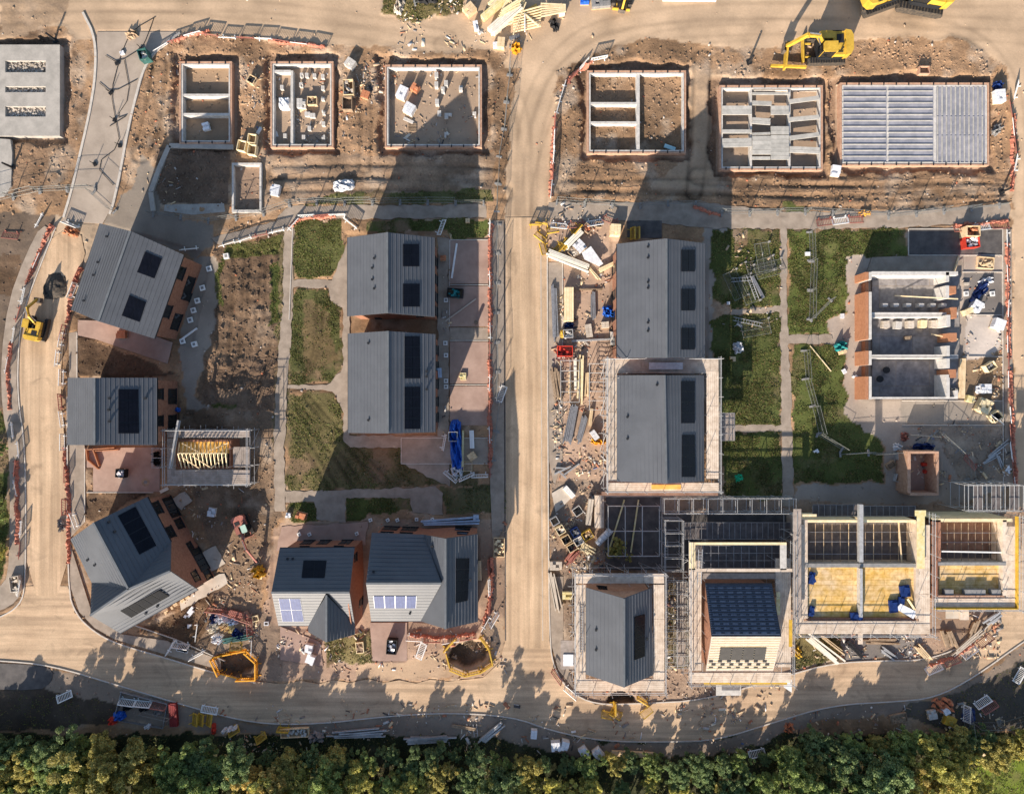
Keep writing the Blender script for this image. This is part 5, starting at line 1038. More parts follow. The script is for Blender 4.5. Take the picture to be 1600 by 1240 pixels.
ords = ['first', 'second', 'third', 'fourth', 'fifth', 'sixth', 'seventh', 'eighth', 'ninth', 'tenth', 'eleventh', 'twelfth', 'thirteenth', 'fourteenth', 'fifteenth', 'sixteenth', 'seventeenth', 'eighteenth', 'nineteenth', 'twentieth', 'twenty-first', 'twenty-second', 'twenty-third', 'twenty-fourth', 'twenty-fifth', 'twenty-sixth', 'twenty-seventh', 'twenty-eighth']
def ordn(k):
    if k < 28: return ords[k]
    t, u = divmod(k + 1, 10); tens = {2: 'twent', 3: 'thirt', 4: 'fort', 5: 'fift'}[t]; return tens + 'ieth' if u == 0 else tens + 'y-' + ords[u - 1]
rows = [(1169, 33, 0.48, .66, 'front', lambda x: True), (1198, 43, 0.66, .84, 'second', lambda x: x < 1450), (1238, 50, 0.72, .92, 'third', lambda x: x < 1390), (1282, 60, 0.4, .5, 'rearmost', lambda x: x < 1390)]
edge = lambda x: np.interp(x, [0, 200, 400, 600, 700, 850, 1000, 1150, 1280, 1400, 1500, 1600], [-8, -4, 8, 6, 10, 18, 22, 12, -16, -16, -16, -14])
for (y0, dx, s0, s1, rn, ok) in rows:
    x = -30 + rnd.uniform(0, 20); k = 0
    while x < 1640:
        if ok(x):
            yy = y0 + rnd.uniform(-8, 8) + (edge(x) if rn != 'rearmost' else 0); p = P(x, yy)
            if rn == 'front': cn = rnd.choice(['dark green', 'dark green', 'green', 'olive'])  # shade of the belt's north face put into darker front-row tints
            elif x < 420: cn = rnd.choice(['green', 'olive', 'yellow-green', 'olive', 'tawny'])
            elif x < 700: cn = rnd.choice(['yellow-green', 'olive', 'tawny', 'green', 'yellow-green'])
            elif x < 1100: cn = rnd.choice(['dark green', 'green', 'olive', 'yellow-green'])
            elif x < 1390: cn = rnd.choice(['dark green', 'dark green', 'green', 'olive'])
            else: cn = 'yellow-green'
            j = rnd.randint(-9, 9) / 100; t_ = tuple(c * (1 + j) for c in TINT[cn])
            plant_tree(rnd.randrange(5), p.x, p.y, rnd.uniform(s0, s1) * rnd.choice((.72, .9, 1, 1.12)) * (1.05 if 80 < x < 420 or 1240 < x < 1420 else (.72 if 700 < x < 1200 else .9)), rnd.random() * 6.28, t_, f'{cn} tree, {ordn(k)} from left in the {rn} row of the tree belt', 'trees of the belt along the bottom'); k += 1
        x += dx * rnd.uniform(.8, 1.2)
for k, (x, y, s, cn, l) in enumerate(((1475, 1180, .62, 'yellow-green', 'sunlit bush on the corner of the grass field'), (1530, 1165, .55, 'olive', 'low bush behind the white barrier at the lower right'), (1585, 1155, .55, 'yellow-green', 'bush where the tree belt meets the right edge'),
        (1440, 1215, .6, 'tawny', 'straw-coloured bush at the left end of the grass field'), (1415, 1190, .6, 'yellow-green', 'bright bush just right of the dark trees'), (5, 700, .35, 'green', 'upper hedge bush on the left edge beside the tarmac pavement'), (2, 790, .38, 'green', 'middle hedge bush on the left edge beside the tarmac pavement'), (0, 860, .34, 'yellow-green', 'lower hedge bush on the left edge beside the tarmac pavement'), (962, 852, .30, 'olive', 'round dark shrub beside the white tank on the tarmac bay'), (1500, 1215, .55, 'yellow-green', 'bush at the edge of the bright grass, right of the straw-coloured one'))):
    p = P(x, y); plant_tree(k % 5, p.x, p.y, s, rnd.random() * 6, TINT[cn], l, None, 'bush', 'bush')
# ------------------------------------------------------------------ barriers and fences
def barrier_proto(m, name='barrier', L_=2.0, H=1.0, cat='barrier', wide=.06, lean=0.0):
    r = thing(name, 'x', cat, (0, 0, 0)); b = MB()
    b.box((0, 0, H - .05), (L_, wide, .12)).box((0, 0, .18), (L_, wide, .09)).box((-L_ / 2 + .05, 0, H / 2 + .05), (.09, wide, H - .1)).box((L_ / 2 - .05, 0, H / 2 + .05), (.09, wide, H - .1)); b.build('frame', m, r)
    b = MB(); n = 9
    for i in range(n): b.box((-L_ / 2 + L_ * (i + 1) / (n + 1), 0, H / 2), (.05, wide * .6, H - .25))
    b.build('bars', m, r)
    for s in (-.7, .7): MB().box((s * L_ / 2, 0, .04), (.10, .55, .08)).build('foot', m, r)
    return r
PR = {}
def proto(kind):
    if kind in PR: return PR[kind], False
    if kind == 'white': r = barrier_proto('white')
    elif kind == 'red': r = barrier_proto('faded_red')
    elif kind == 'yellow': r = barrier_proto('yellow', L_=2.2, wide=.09)
    elif kind == 'orange': r = barrier_proto('orange', L_=2.2, wide=.09)
    elif kind == 'fence':
        r = thing('fence_panel', 'x', 'fence panel', (0, 0, 0)); b = MB(); L_ = 3.4; H = 1.9
        for z in (.15, 1.1, H): b.tube((-L_ / 2, 0, z), (L_ / 2, 0, z), .02, 5)
        for x in (-L_ / 2, L_ / 2): b.tube((x, 0, 0), (x, 0, H + .03), .03, 5)
        b.build('frame', 'fence_steel', r); b = MB()
        for i in range(24): x = -L_ / 2 + L_ * (i + 1) / 25; b.box((x, 0, H / 2 + .05), (.008, .008, H - .2))
        b.build('mesh', 'steel', r)
        for x in (-L_ / 2, L_ / 2): MB().box((x, 0, .07), (.22, .7, .14)).build('foot', 'block_dark', r)
    PR[kind] = r; return r, True
def place(kind, x, y, ang, label, group=None, lie=0.0, z=0.0):
    """ang: degrees anticlockwise in plan; lie: tilt towards lying flat (degrees)"""
    r, first = proto(kind); loc = G(x, y, z + (0.12 if lie > 60 else 0))
    if first:
        scene_kids(r); r.location = loc; r.rotation_mode = 'ZXY' if False else 'XYZ'; r.rotation_euler = (math.radians(lie), 0, math.radians(ang)); r['label'] = label
        if group: r['group'] = group
        return r
    return dup(r, loc, math.radians(ang), label, group, rx=math.radians(lie))
def run(kindseq, line, fmt, group, gap=0.0, lie=0, plen=None, jit=3.0):
    """panels end to end along a polyline (plan pixels); fmt gets the ordinal"""
    k = 0; tot = 0; segs = []
    for a, b_ in zip(line[:-1], line[1:]): segs.append((a, b_, math.dist(a, b_)))
    T_ = sum(s[2] for s in segs); L_ = plen or 27; n = max(1, round(T_ / (L_ + gap)))
    for i in range(n):
        d = (i + .5) / n * T_
        for a, b_, s in segs:
            if d <= s: break
            d -= s
        t = min(1, d / s); x = a[0] + (b_[0] - a[0]) * t; y = a[1] + (b_[1] - a[1]) * t; ang = math.degrees(math.atan2(-(b_[1] - a[1]), b_[0] - a[0]))
        kd = kindseq[i % len(kindseq)]
        if kd: place(kd, x, y, ang + rnd.uniform(-jit, jit), fmt % (ords[min(k, 27)], {'white': 'white', 'red': 'red', 'yellow': 'yellow', 'orange': 'orange', 'fence': 'grey mesh'}[kd]), group, lie=lie + rnd.uniform(-6, 6)); k += 1
WR = ('white', 'red')
# left road verge (white frames with red ones between)
for i, (x, y, a, kd) in enumerate(((62, 344, 62, 'white'), (76, 362, 55, 'red'), (57, 406, 66, 'white'), (46, 432, 70, 'red'), (34, 462, 78, 'white'), (28, 490, 74, 'red'), (22, 523, 82, 'white'), (17, 548, 80, 'red'), (12, 570, 80, 'white'), (21, 672, 96, 'white'), (29, 702, 96, 'white'), (24, 730, 85, 'red'), (26, 762, 102, 'white'), (26, 795, 92, 'red'), (34, 824, 86, 'white'), (30, 858, 86, 'red'), (27, 915, 80, 'white'))):
    place(kd, x, y, a, f'{"white" if kd == "white" else "dusty red"} barrier, {ords[i]} from the top along the pavement left of the left road', 'barriers on the left pavement', lie=rnd.uniform(25, 50))
for i, (x, y, a, kd) in enumerate(((99, 530, 80, 'white'), (92, 560, 84, 'white'), (101, 590, 88, 'white'), (102, 520, 76, 'red'), (97, 628, 96, 'red'), (100, 655, 98, 'white'), (103, 690, 90, 'white'), (106, 740, 90, 'red'), (104, 790, 90, 'red'), (120, 812, 110, 'white'), (118, 455, 68, 'white'), (125, 430, 66, 'red'))):
    place(kd, x, y, a, f'{"white" if kd == "white" else "dusty red"} barrier, {["fourth", "fifth", "sixth", "third", "seventh", "eighth", "ninth", "tenth", "eleventh", "last", "second", "first"][i]} from the top along the right side of the left road', 'barriers right of the left road', lie=rnd.uniform(-8, 15))
run(WR, pts(240, 82, 268, 64, 310, 52, 350, 58, 420, 62, 512, 74), '%s from left of the %s barriers on the verge above the left foundations'.replace('%s barriers', '%s barriers'), 'barriers above the left foundations', lie=25)
run(('white', 'white', 'red'), pts(948, 92, 915, 98, 880, 140, 866, 190, 861, 310), '%s from the top, a %s barrier curving along the right side of the haul track', 'barriers right of the haul track')
run(WR, pts(1593, 130, 1580, 170, 1590, 250, 1578, 300), '%s from top of the %s barriers right of the beamed foundation', 'barriers right of the beamed foundation', lie=35)
run(('white', 'red', 'red'), pts(766, 345, 766, 540, 765, 745), '%s from the top, %s barrier in the long line between driveways and main road', 'barriers between the driveways and the main road')
run(('white', 'red'), pts(1574, 360, 1575, 560, 1580, 700, 1588, 770), '%s from top of the %s barriers on the right road pavement', 'barriers on the right road pavement', lie=35)
run(('white', 'white', 'red'), pts(345, 384, 400, 368, 455, 355, 468, 342), '%s from left, %s barrier along the path above the dug garden', 'barriers above the dug garden', lie=20)
run(('white', 'red', 'white'), pts(470, 341, 530, 337, 558, 358), '%s from left, %s barrier around the top of the middle garden', 'barriers above the middle garden')
run(('white', 'red'), pts(860, 345, 880, 348, 955, 340, 968, 345), '%s from left of the chequered %s barriers above the yellow barrier pile', 'barriers above the yellow pile', lie=55)
run(('red', 'white'), pts(1485, 352, 1575, 345), '%s from left, %s barrier lying above the asphalt bay', 'barriers above the asphalt bay', lie=70)
run(('red', 'white'), pts(1275, 342, 1345, 336), '%s from left, %s barrier fallen on the right footpath', 'fallen barriers on the right footpath', lie=80)
run(('white', 'red'), pts(635, 990, 700, 994, 745, 988), '%s from left, %s barrier between driveway and the right manhole pit', 'barriers by the right manhole pit', lie=30)
run(('red', 'white'), pts(765, 870, 768, 960, 752, 985), '%s from top, %s barrier beside the wide brick house and main road', 'barriers right of the wide brick house', lie=12)
run(('red', 'white'), pts(1300, 0, 1302, 0), '%s, %s barrier off the top edge', 'x') if False else None
run(('white', 'red'), pts(1440, 1043, 1500, 1018, 1545, 985), '%s from left, %s barrier on the inside of the lower right bend', 'barriers on the lower right bend', lie=50)
run(('white', 'white', 'red'), pts(190, 1088, 240, 1094, 262, 1098), '%s from left, %s barrier beside the dark trench bay below the road', 'barriers by the trench bay', lie=40)
run(('red', 'white'), pts(862, 1040, 880, 1065, 905, 1088), '%s from top, %s barrier along the kerb left of the slate house scaffold', 'barriers left of the slate house scaffold', lie=20)
for (x, y, a, l, lie, k) in ((270, 1008, 60, 'white barrier standing across the pavement left of the orange pit guard', 5, 'white'), (285, 1003, -8, 'white barrier above the square drain hole on the pavement', 30, 'white'), (310, 1020, 28, 'white barrier slanting into the road beside the square drain hole', 10, 'white'), (306, 985, 82, 'white barrier upright beside the rubbish enclosure', 25, 'white'), (392, 1010, 88, 'white barrier between rubbish enclosure and orange pit guard', 20, 'white'), (100, 1080, 25, 'lone pale barrier lying on the dark soil at the lower left', 75, 'white'),
        (330, 1100, -10, 'white barrier lying beside the yellow barriers below the road', 80, 'white'), (1320, 968 + 70, 0, '', 0, None), (1530, 1090, 32, 'white barrier leaning on a red one at the lower right', 50, 'white'), (1540, 1097, 32, 'red barrier under the white one at the lower right', 70, 'red'), (1503, 1112, 88, 'white barrier standing beside the blue sheet at the lower right', 30, 'white'), (1585, 1050, 60, 'white pallet-like barrier at the right edge below the bend', 80, 'white'), (1180, 1168, 12, 'thin white barrier on the verge near the trees, lower centre right', 70, 'white'),
        (1555, 610 + 40, -38, 'white barrier slanting beside the tan sacks on the right', 30, 'white'), (1518, 718, -48, 'red barrier slanting on the rubble above the bare scaffold frame', 60, 'red'), (1582, 707, -82, 'white barrier on the right pavement beside the rubble', 40, 'white'), (686, 355, 70, 'white slatted barrier standing at the corner of the north middle house', 40, 'white'), (652, 1013, 70, 'white barrier lying on the drive edge left of the right manhole pit', 75, 'white'), (692, 690, 80, 'white barrier upright left of the blue sheet stack', 20, 'white'), (706, 742, -40, 'white barrier slanting at the foot of the blue sheet stack', 20, 'white'), (728, 742, 25, 'white barrier right of the foot of the blue sheet stack', 20, 'white'), (750, 740, 2, 'white barrier closing the corner right of the blue sheet stack', 20, 'white'), (770, 965, 60, 'white barrier beside the road above the right manhole pit', 20, 'white'), (778, 598 + 15, 70, 'white barrier tipped at the road edge below the lower driveway', 60, 'white'), (298, 388, 5, 'white barrier in the shadow above the angled house', 20, 'white'), (1340, 15, 0, '', 0, None), (115, 350, -22, 'long white barrier across the dug hole at the top of the left road', 20, 'white'), (20, 362, -6, 'red and white barrier lying at the left edge', 70, 'red')):
    if k: place(k, x, y, a, l, lie=lie)
# mesh fences
FG = 'temporary mesh fence panels'
run(('fence',), pts(-20, 318, 60, 300, 130, 295, 150, 305, 180, 330), '%s from left of the %s fence panels crossing below the left raft', FG, plen=44)
run(('fence',), pts(240, 335, 330, 345, 410, 335, 460, 318, 600, 317, 755, 318), '%s from left of the %s fence panels above the middle gardens', FG, plen=44)
run(('fence',), pts(870, 318, 990, 322, 1080, 318, 1130, 335, 1260, 332, 1400, 338, 1560, 322), '%s from left of the %s fence panels along the right footpath', FG, plen=44)
run(('fence',), pts(800, 75, 792, 160, 782, 235, 775, 330), '%s from the top of the %s fence panels left of the haul track', FG, plen=44)
run(('fence',), pts(778, 350, 776, 520, 778, 640, 772, 720), '%s from the top of the %s fence panels along the main road verge', FG, plen=46)
run(('fence',), pts(1264, 362, 1266, 430, 1264, 500), '%s from top of the %s fence panels upright in the upper right garden', FG, plen=44)
run(('fence',), pts(1266, 500, 1296, 468), '%s of the slanted %s fence panels in the upper right garden', FG, plen=44)
run(('fence',), pts(1256, 548, 1258, 595, 1280, 680, 1322, 708, 1400, 706), '%s from the top of the %s fence panels bending through the lower right garden', FG, plen=44)
run(('fence',), pts(1409, 680, 1470, 682, 1505, 715, 1510, 750), '%s from left of the %s fence panels right of the small roofless garage', FG, plen=44)
run(('fence',), pts(640, 8, 700, -4), '%s of the %s fence panels on the weedy mound at the top edge', FG, plen=44)
run(('fence',), pts(1500, 1100, 1505, 1126, 1560, 1128, 1600, 1118), '%s from left of the %s fence panels at the lower right', FG, plen=44)
run(('fence',), pts(225, 1105, 250, 1112, 262, 1135), '%s of the %s fence panels beside the trench bay below the road', FG, plen=40)
for k, (x, y, a, l) in enumerate(((1185, 404, 14, 'mesh fence panel lying flat, uppermost in the garden beside the long house'), (1160, 440, -65, 'mesh fence panel lying flat lower down in the garden beside the long house'), (1178, 500, 10, 'fallen fence panel across the crossing path right of the long house'), (1180, 448, -70, 'narrow fence panel on the grass right of the fallen ladders'), (1320, 1145, 20, 'mesh fence panel lying among the trees, lower right centre'), (1310, 1000, 0, ''), (1198, 408, 14, 'second mesh panel stacked on the one lying in the upper garden'), (1205, 400, -80, 'fence panel edge-on at the right side of the upper green garden'))):
    if l: place('fence', x, y, a, l, lie=84)
# yellow / orange pit guards
def ring(pl, kind, fmt, group, lie=0):
    for i in range(len(pl)):
        a, b_ = pl[i], pl[(i + 1) % len(pl)]
        x, y = (a[0] + b_[0]) / 2, (a[1] + b_[1]) / 2; sc = math.dist(a, b_) / 13 / 2.2
        o = place(kind, x, y, math.degrees(math.atan2(-(b_[1] - a[1]), b_[0] - a[0])), fmt % ords[i], group, lie=lie); o.scale = (sc, 1, 1)
        if kind == 'orange' or kind == 'yellow': o.scale = (sc, 1.6, 1)
ring(pts(333, 1026, 362, 1020, 385, 1016, 403, 1032, 403, 1058, 372, 1059, 345, 1052), 'orange', '%s panel clockwise from top left of the orange guard round the left manhole pit', 'orange guard panels round the left pit')
ring(pts(694, 1015, 706, 1000, 712, 995), 'yellow', '%s small yellow panel at the upper left of the right manhole pit', 'yellow guard panels round the right pit')
for i, (a, b_) in enumerate((((697, 1020), (703, 1042)), ((703, 1042), (727, 1052)), ((727, 1052), (752, 1046)), ((752, 1046), (770, 1034)), ((770, 1034), (764, 1010)), ((764, 1010), (750, 992)))):
    o = place('yellow', (a[0] + b_[0]) / 2, (a[1] + b_[1]) / 2, math.degrees(math.atan2(-(b_[1] - a[1]), b_[0] - a[0])), f'{ords[i]} yellow panel anticlockwise from the left around the right manhole pit', 'yellow guard panels round the right pit'); o.scale = (math.dist(a, b_) / 13 / 2.2, 1.6, 1)
YL = [(836, 352, 0, 10, 'top left corner'), (862, 354, 10, 60, 'upper, right of the corner one'), (848, 366, -38, 60, 'slanting on the roadside edge'), (855, 388, -75, 60, 'lowest left, by the timber ends'), (868, 384, 48, 60, 'slanting just right of the lowest left one'), (878, 378, 50, 70, 'slanting further right in the pile'), (898, 357, 50, 30, 'long one slanting towards the chequered barriers'), (984, 366, 90, 30, 'left of the upright pair above the house'), (991, 366, 90, 30, 'right of the upright pair above the house'), (846, 348, -8, 20, 'behind the top left corner one')]
for (x, y, a, lie, w) in YL: place('yellow', x, y, a, f'yellow barrier in the roadside pile, {w}', 'yellow barriers in the roadside pile', lie=lie)
for i, (x, y, a, lie, l) in enumerate(((958, 1103, 90, 10, 'upright yellow barrier at the foot of the slate house scaffold'), (950, 1108, -12, 75, 'flat orange-yellow barrier left of the bottom pit'), (965, 1107, -32, 65, 'yellow and white barrier lower left of the bottom pit'), (1005, 1105, 40, 65, 'yellow barrier lower right of the bottom pit'), (1003, 1090, -32, 10, 'yellow barrier standing upper right of the bottom pit'), (300, 1122, 86, 60, 'left yellow barrier of three lying side by side below the road'), (309, 1122, 86, 60, 'middle yellow barrier of three lying side by side below the road'), (322, 1122, 82, 60, 'right yellow barrier of three lying side by side below the road'), (363, 1135, 32, 60, 'yellow barrier with white bags lying beside the trees'), (405, 1146, 36, 60, 'yellow barrier at the foot of the narrow road verge, right of the bagged one'), (370, 1002, 2, 65, 'yellow barrier lying between rubbish enclosure and orange guard'), (445, 1134, -4, 20, 'long thin yellow barrier along the verge above the netted pallet'))):
    place('yellow', x, y, a, l, lie=lie)
# ------------------------------------------------------------------ excavators
def excavator(label, x, y, ang, sc, body='yellow', boomang=0.0, poses=((0, 2.0, 0), (3.2, 4.4, .3), (6.0, 2.2, .3)), cabcol='glass', blade=True):
    """tracked digger; local +X is forward"""
    r = thing('excavator', label, 'excavator', (0, 0, 0)); W_ = 1.25
    for s in (-1, 1):
        prof = [(-2.0, .35), (-1.7, .08), (1.7, .08), (2.0, .35), (2.0, .55), (1.7, .82), (-1.7, .82), (-2.0, .55)]; n = len(prof)
        vs = [(px_, s * (W_ - .28), pz) for px_, pz in prof] + [(px_, s * (W_ + .28), pz) for px_, pz in prof]
        t = MB().add(vs, [tuple(range(n)), tuple(range(2 * n - 1, n - 1, -1))] + [(i, n + i, n + (i + 1) % n, (i + 1) % n) for i in range(n)]).build('track', 'rubber', r)
        pads = MB()
        for i in range(14): pads.box((-1.75 + i * .27, s * W_, .84), (.14, .6, .05))
        pads.build('track_pads', 'black', t)
    MB().box((0, 0, .55), (2.4, 1.9, .3)).tube((0, 0, .7), (0, 0, 1.0), .7, 14).build('undercarriage', 'black', r)
    if blade: MB().box((2.45, 0, .38), (.12, 2.6, .55)).beam((1.6, .7, .4), (2.4, .7, .4), .14).beam((1.6, -.7, .4), (2.4, -.7, .4), .14).build('dozer_blade', body, r)
    prof = [(-2.1, -.7), (-2.1, .7), (-1.85, 1.15), (-.9, 1.32), (1.1, 1.32), (1.3, 1.1), (1.3, -1.1), (1.1, -1.32), (-.9, -1.32), (-1.85, -1.15)]
    MB().prism(prof, 1.0, 1.45).build('house_deck', 'frame_dark', r)
    MB().prism([(-2.15, -.75), (-2.15, .75), (-1.9, 1.2), (-1.35, 1.32), (-1.35, -1.32), (-1.9, -1.2)], 1.1, 2.15).build('counterweight', body, r)
    eng = MB().prism([(-1.35, -1.25), (-1.35, 1.25), (-.1, 1.25), (-.1, -1.25)], 1.45, 2.0).build('engine_cover', body, r)
    MB().box((-.8, -.4, 2.03), (.7, .9, .08)).tube((-.9, .75, 2.0), (-.9, .75, 2.5), .08, 8).build('exhaust_vent', 'black', eng)
    MB().box((.45, -.85, 1.75), (1.5, .8, .6)).build('side_tank', body, r)
    hs = MB()
    for s in (-.1, .0, .1): hs.tube((-.2, s, 1.95), (.5, s - .1, 2.25), .03, 5).tube((.5, s - .1, 2.25), (1.1, s - .1, 2.0), .03, 5)
    hs.build('hose', 'black', r); MB().box((-.6, 1.0, 2.05), (.9, .06, .1)).box((-.6, -1.2, 2.05), (1.2, .05, .1)).build('handrail', 'frame_dark', r); MB().box((.2, -.5, 1.5), (1.9, .7, .12)).box((.9, -.1, 1.5), (.7, .5, .5)).build('boom_pivot', 'black', r)
    cab = MB().prism([(-.15, .30), (-.15, 1.28), (1.15, 1.28), (1.35, 1.1), (1.35, .45), (1.15, .30)], 1.45, 2.75).build('cab', 'glass', r)
    MB().prism([(-.2, .25), (-.2, 1.33), (1.15, 1.33), (1.3, 1.1), (1.3, .45), (1.15, .25)], 2.75, 2.86).build('cab_roof', body if cabcol == 'glass' else cabcol, cab)
    for (cx, cy) in ((-.15, .3), (-.15, 1.28), (1.2, 1.2), (1.2, .38)): MB().box((cx, cy, 2.1), (.08, .08, 1.3)).build('cab_pillar', body, cab)
    Rm = Matrix.Rotation(boomang, 3, 'Z'); q = [Rm @ Vector((.9 + a, b_ - .1, z)) for a, z, b_ in poses]; q0 = Vector((.8, -.1, 1.6))
    bm = MB(); prev = q0; 
    mid = (q0 + q[1]) / 2 + Vector((0, 0, .7)); bm.beam(q0, mid, .30, .5).beam(mid, q[1], .25, .40).build('boom', body, r)
    MB().beam(q[1] + Vector((0, 0, .15)), q[2], .28, .36).tube(q[1] - Vector((0, .25, 0)), q[1] + Vector((0, .25, 0)), .14, 8).build('stick', body, r)
    MB().tube(q0 + Vector((.3, .22, .1)), mid + Vector((0, .22, -.1)), .07, 8).tube(q0 + Vector((.3, -.22, .1)), mid + Vector((0, -.22, -.1)), .07, 8).tube(mid + Vector((0, 0, .35)), q[1] + Vector((0, 0, .45)), .08, 8).build('hydraulic_ram', 'steel', r)
    d = (q[2] - q[1]); d.z = 0; d.normalize(); a = math.atan2(d.y, d.x); bk = MB(); c = q[2]
    for s in (-1, 1): bk.box(c + Matrix.Rotation(a, 3, 'Z') @ Vector((-.1, s * .5, -.35)), (.8, .05, .8), a)
    bk.box(c + Matrix.Rotation(a, 3, 'Z') @ Vector((.28, 0, -.3)), (.06, 1.0, .85), a).box(c + Matrix.Rotation(a, 3, 'Z') @ Vector((-.1, 0, -.72)), (.8, 1.0, .06), a)
    for k in range(4): bk.box(c + Matrix.Rotation(a, 3, 'Z') @ Vector((-.55, -.36 + k * .24, -.72)), (.2, .08, .05), a)
    bk.build('bucket', 'bucket_steel', r)
    g = G(x, y); r.location = g; r.rotation_euler = (0, 0, math.radians(ang)); r.scale = (sc, sc, sc); return r
excavator('large yellow excavator with folded boom on the haul track above the beamed foundations', 1287, 82, 181, 1.12, boomang=-.06, poses=((0, 2, 0), (2.3, 3.6, .3), (3.5, 1.1, .2)))
tag(MB().box(P(1228, 88, 1.0), (3.0, 0.2, 0.9), 1.48).box(P(1232, 104, .6), (4.2, .25, .35), -.04).build('blade', 'yellow', None, tuple(P(1230, 95))), 'separate yellow dozer blade beside the large excavator, at its left end', 'blade')
excavator('left of the two yellow excavators cut off by the top edge at right', 1368, -4, 20, 1.3, boomang=.1)
excavator('right of the two yellow excavators cut off by the top edge at right', 1435, -2, 170, 1.4, boomang=-.1)
excavator('small yellow excavator on the left road with its arm reaching over a black heap', 64, 514, 78, 0.70, boomang=.12, poses=((0, 2, 0), (2.2, 3.4, .3), (4.0, 1.4, .2)), blade=False)
excavator('mini digger with pale green cab roof and red arm working beside the blue-roofed house', 382, 820, -68, 0.62, body='faded_red', cabcol='mint', boomang=-.05, poses=((0, 2, 0), (3.4, 3.2, .3), (6.5, 1.4, .6)))
excavator('yellow machine with tan wheels parked at the very top edge left of centre right', 972, -8, 265, 0.8, boomang=.0, poses=((0, 2, 0), (1.2, 2.6, .3), (1.8, 1.1, .2)), blade=True)
b = MB(); n = 26; c0 = G(87, 447)
for j in range(n + 1):
    for i in range(n + 1):
        u, v = i / n * 2 - 1, j / n * 2 - 1; r0 = math.hypot(u, v); x_ = c0.x + u * 1.3; y_ = c0.y + v * 1.6
        nz_ = float(fbm(np.array([x_]), np.array([y_]), .9, 4, 55)[0]); h_ = max(-.05, .5 * (1 - (r0 * (1.0 + nz_ * .5)) ** 2) + nz_ * .35 * (r0 < 1)); b.v.append((x_, y_, c0.z + h_))
b.f = [(j * (n + 1) + i, j * (n + 1) + i + 1, (j + 1) * (n + 1) + i + 1, (j + 1) * (n + 1) + i) for j in range(n) for i in range(n)]
o = b.build('spoil_heap', 'rubber', None, tuple(c0)); tag(o, 'heap of broken black tarmac on the left road in front of the small excavator', 'heap')
# ------------------------------------------------------------------ loose materials and site clutter
def V3(x, y, z=0): g = G(x, y); return Vector((g.x, g.y, g.z + z))
def rotd(a): return math.radians(a)
def pack(x, y, w, l, h, a, m, label, cat='pack', name='material_pack', pallet=True, rows=None, group=None, strap=True):
    """w,l in pixels of plan, h in metres: courses of blocks/bags on a timber pallet"""
    c = V3(x, y); r = thing(name, label, cat, tuple(c), group); A = rotd(a); W_, L_ = w / S, l / S; R = Matrix.Rotation(A, 3, 'Z'); z = 0
    if pallet:
        b = MB()
        for s in (-1, 0, 1): b.box(c + R @ Vector((0, s * (L_ / 2 - .06), .05)), (W_, .10, .10), A)
        for i in range(5): b.box(c + R @ Vector(((-.5 + (i + .5) / 5) * W_, 0, .115)), (W_ / 5 - .03, L_, .025), A)
        b.build('pallet', 'timber', r); z = .13
    b = MB(); nz = max(1, round(h / .24)); nx_ = max(2, round(W_ / .42)); ny_ = max(2, round(L_ / .36))
    for k in range(nz):
        for i in range(nx_):
            for j in range(ny_):
                if k == nz - 1 and rnd.random() < .16: continue
                o = Vector(((-.5 + (i + .5) / nx_) * W_ * .96, (-.5 + (j + .5) / ny_) * L_ * .96, z + (k + .5) * h / nz))
                b.box(c + R @ o, (W_ * .96 / nx_ - .015, L_ * .96 / ny_ - .015, h / nz - .01), A + rnd.uniform(-.03, .03))
    b.build('blocks', m, r); return r
def crate(x, y, w, l, h, a, m, label, fill=None, cat='crate', name='crate', group=None):
    c = V3(x, y); r = thing(name, label, cat, tuple(c), group); A = rotd(a); W_, L_ = w / S, l / S; R = Matrix.Rotation(A, 3, 'Z'); t = .07
    for (dx, dy, ww, ll) in ((0, L_ / 2 - t / 2, W_, t), (0, -L_ / 2 + t / 2, W_, t), (W_ / 2 - t / 2, 0, t, L_ - 2 * t), (-W_ / 2 + t / 2, 0, t, L_ - 2 * t)):
        MB().box(c + R @ Vector((dx, dy, h / 2)), (ww, ll, h), A).build('side', m, r)
    MB().box(c + R @ Vector((0, 0, .05)), (W_ - 2 * t, L_ - 2 * t, .08), A).build('base', 'old_timber', r)
    if fill:
        b = MB()
        for _ in range(16): s = rnd.uniform(.12, .3); b.box(c + R @ Vector((rnd.uniform(-.38, .38) * W_, rnd.uniform(-.38, .38) * L_, h * rnd.uniform(.3, .85))), (s, s * 1.5, s * .7), rnd.random() * 3, rnd.uniform(-.5, .5))
        b.build('contents', fill, r)
    return r
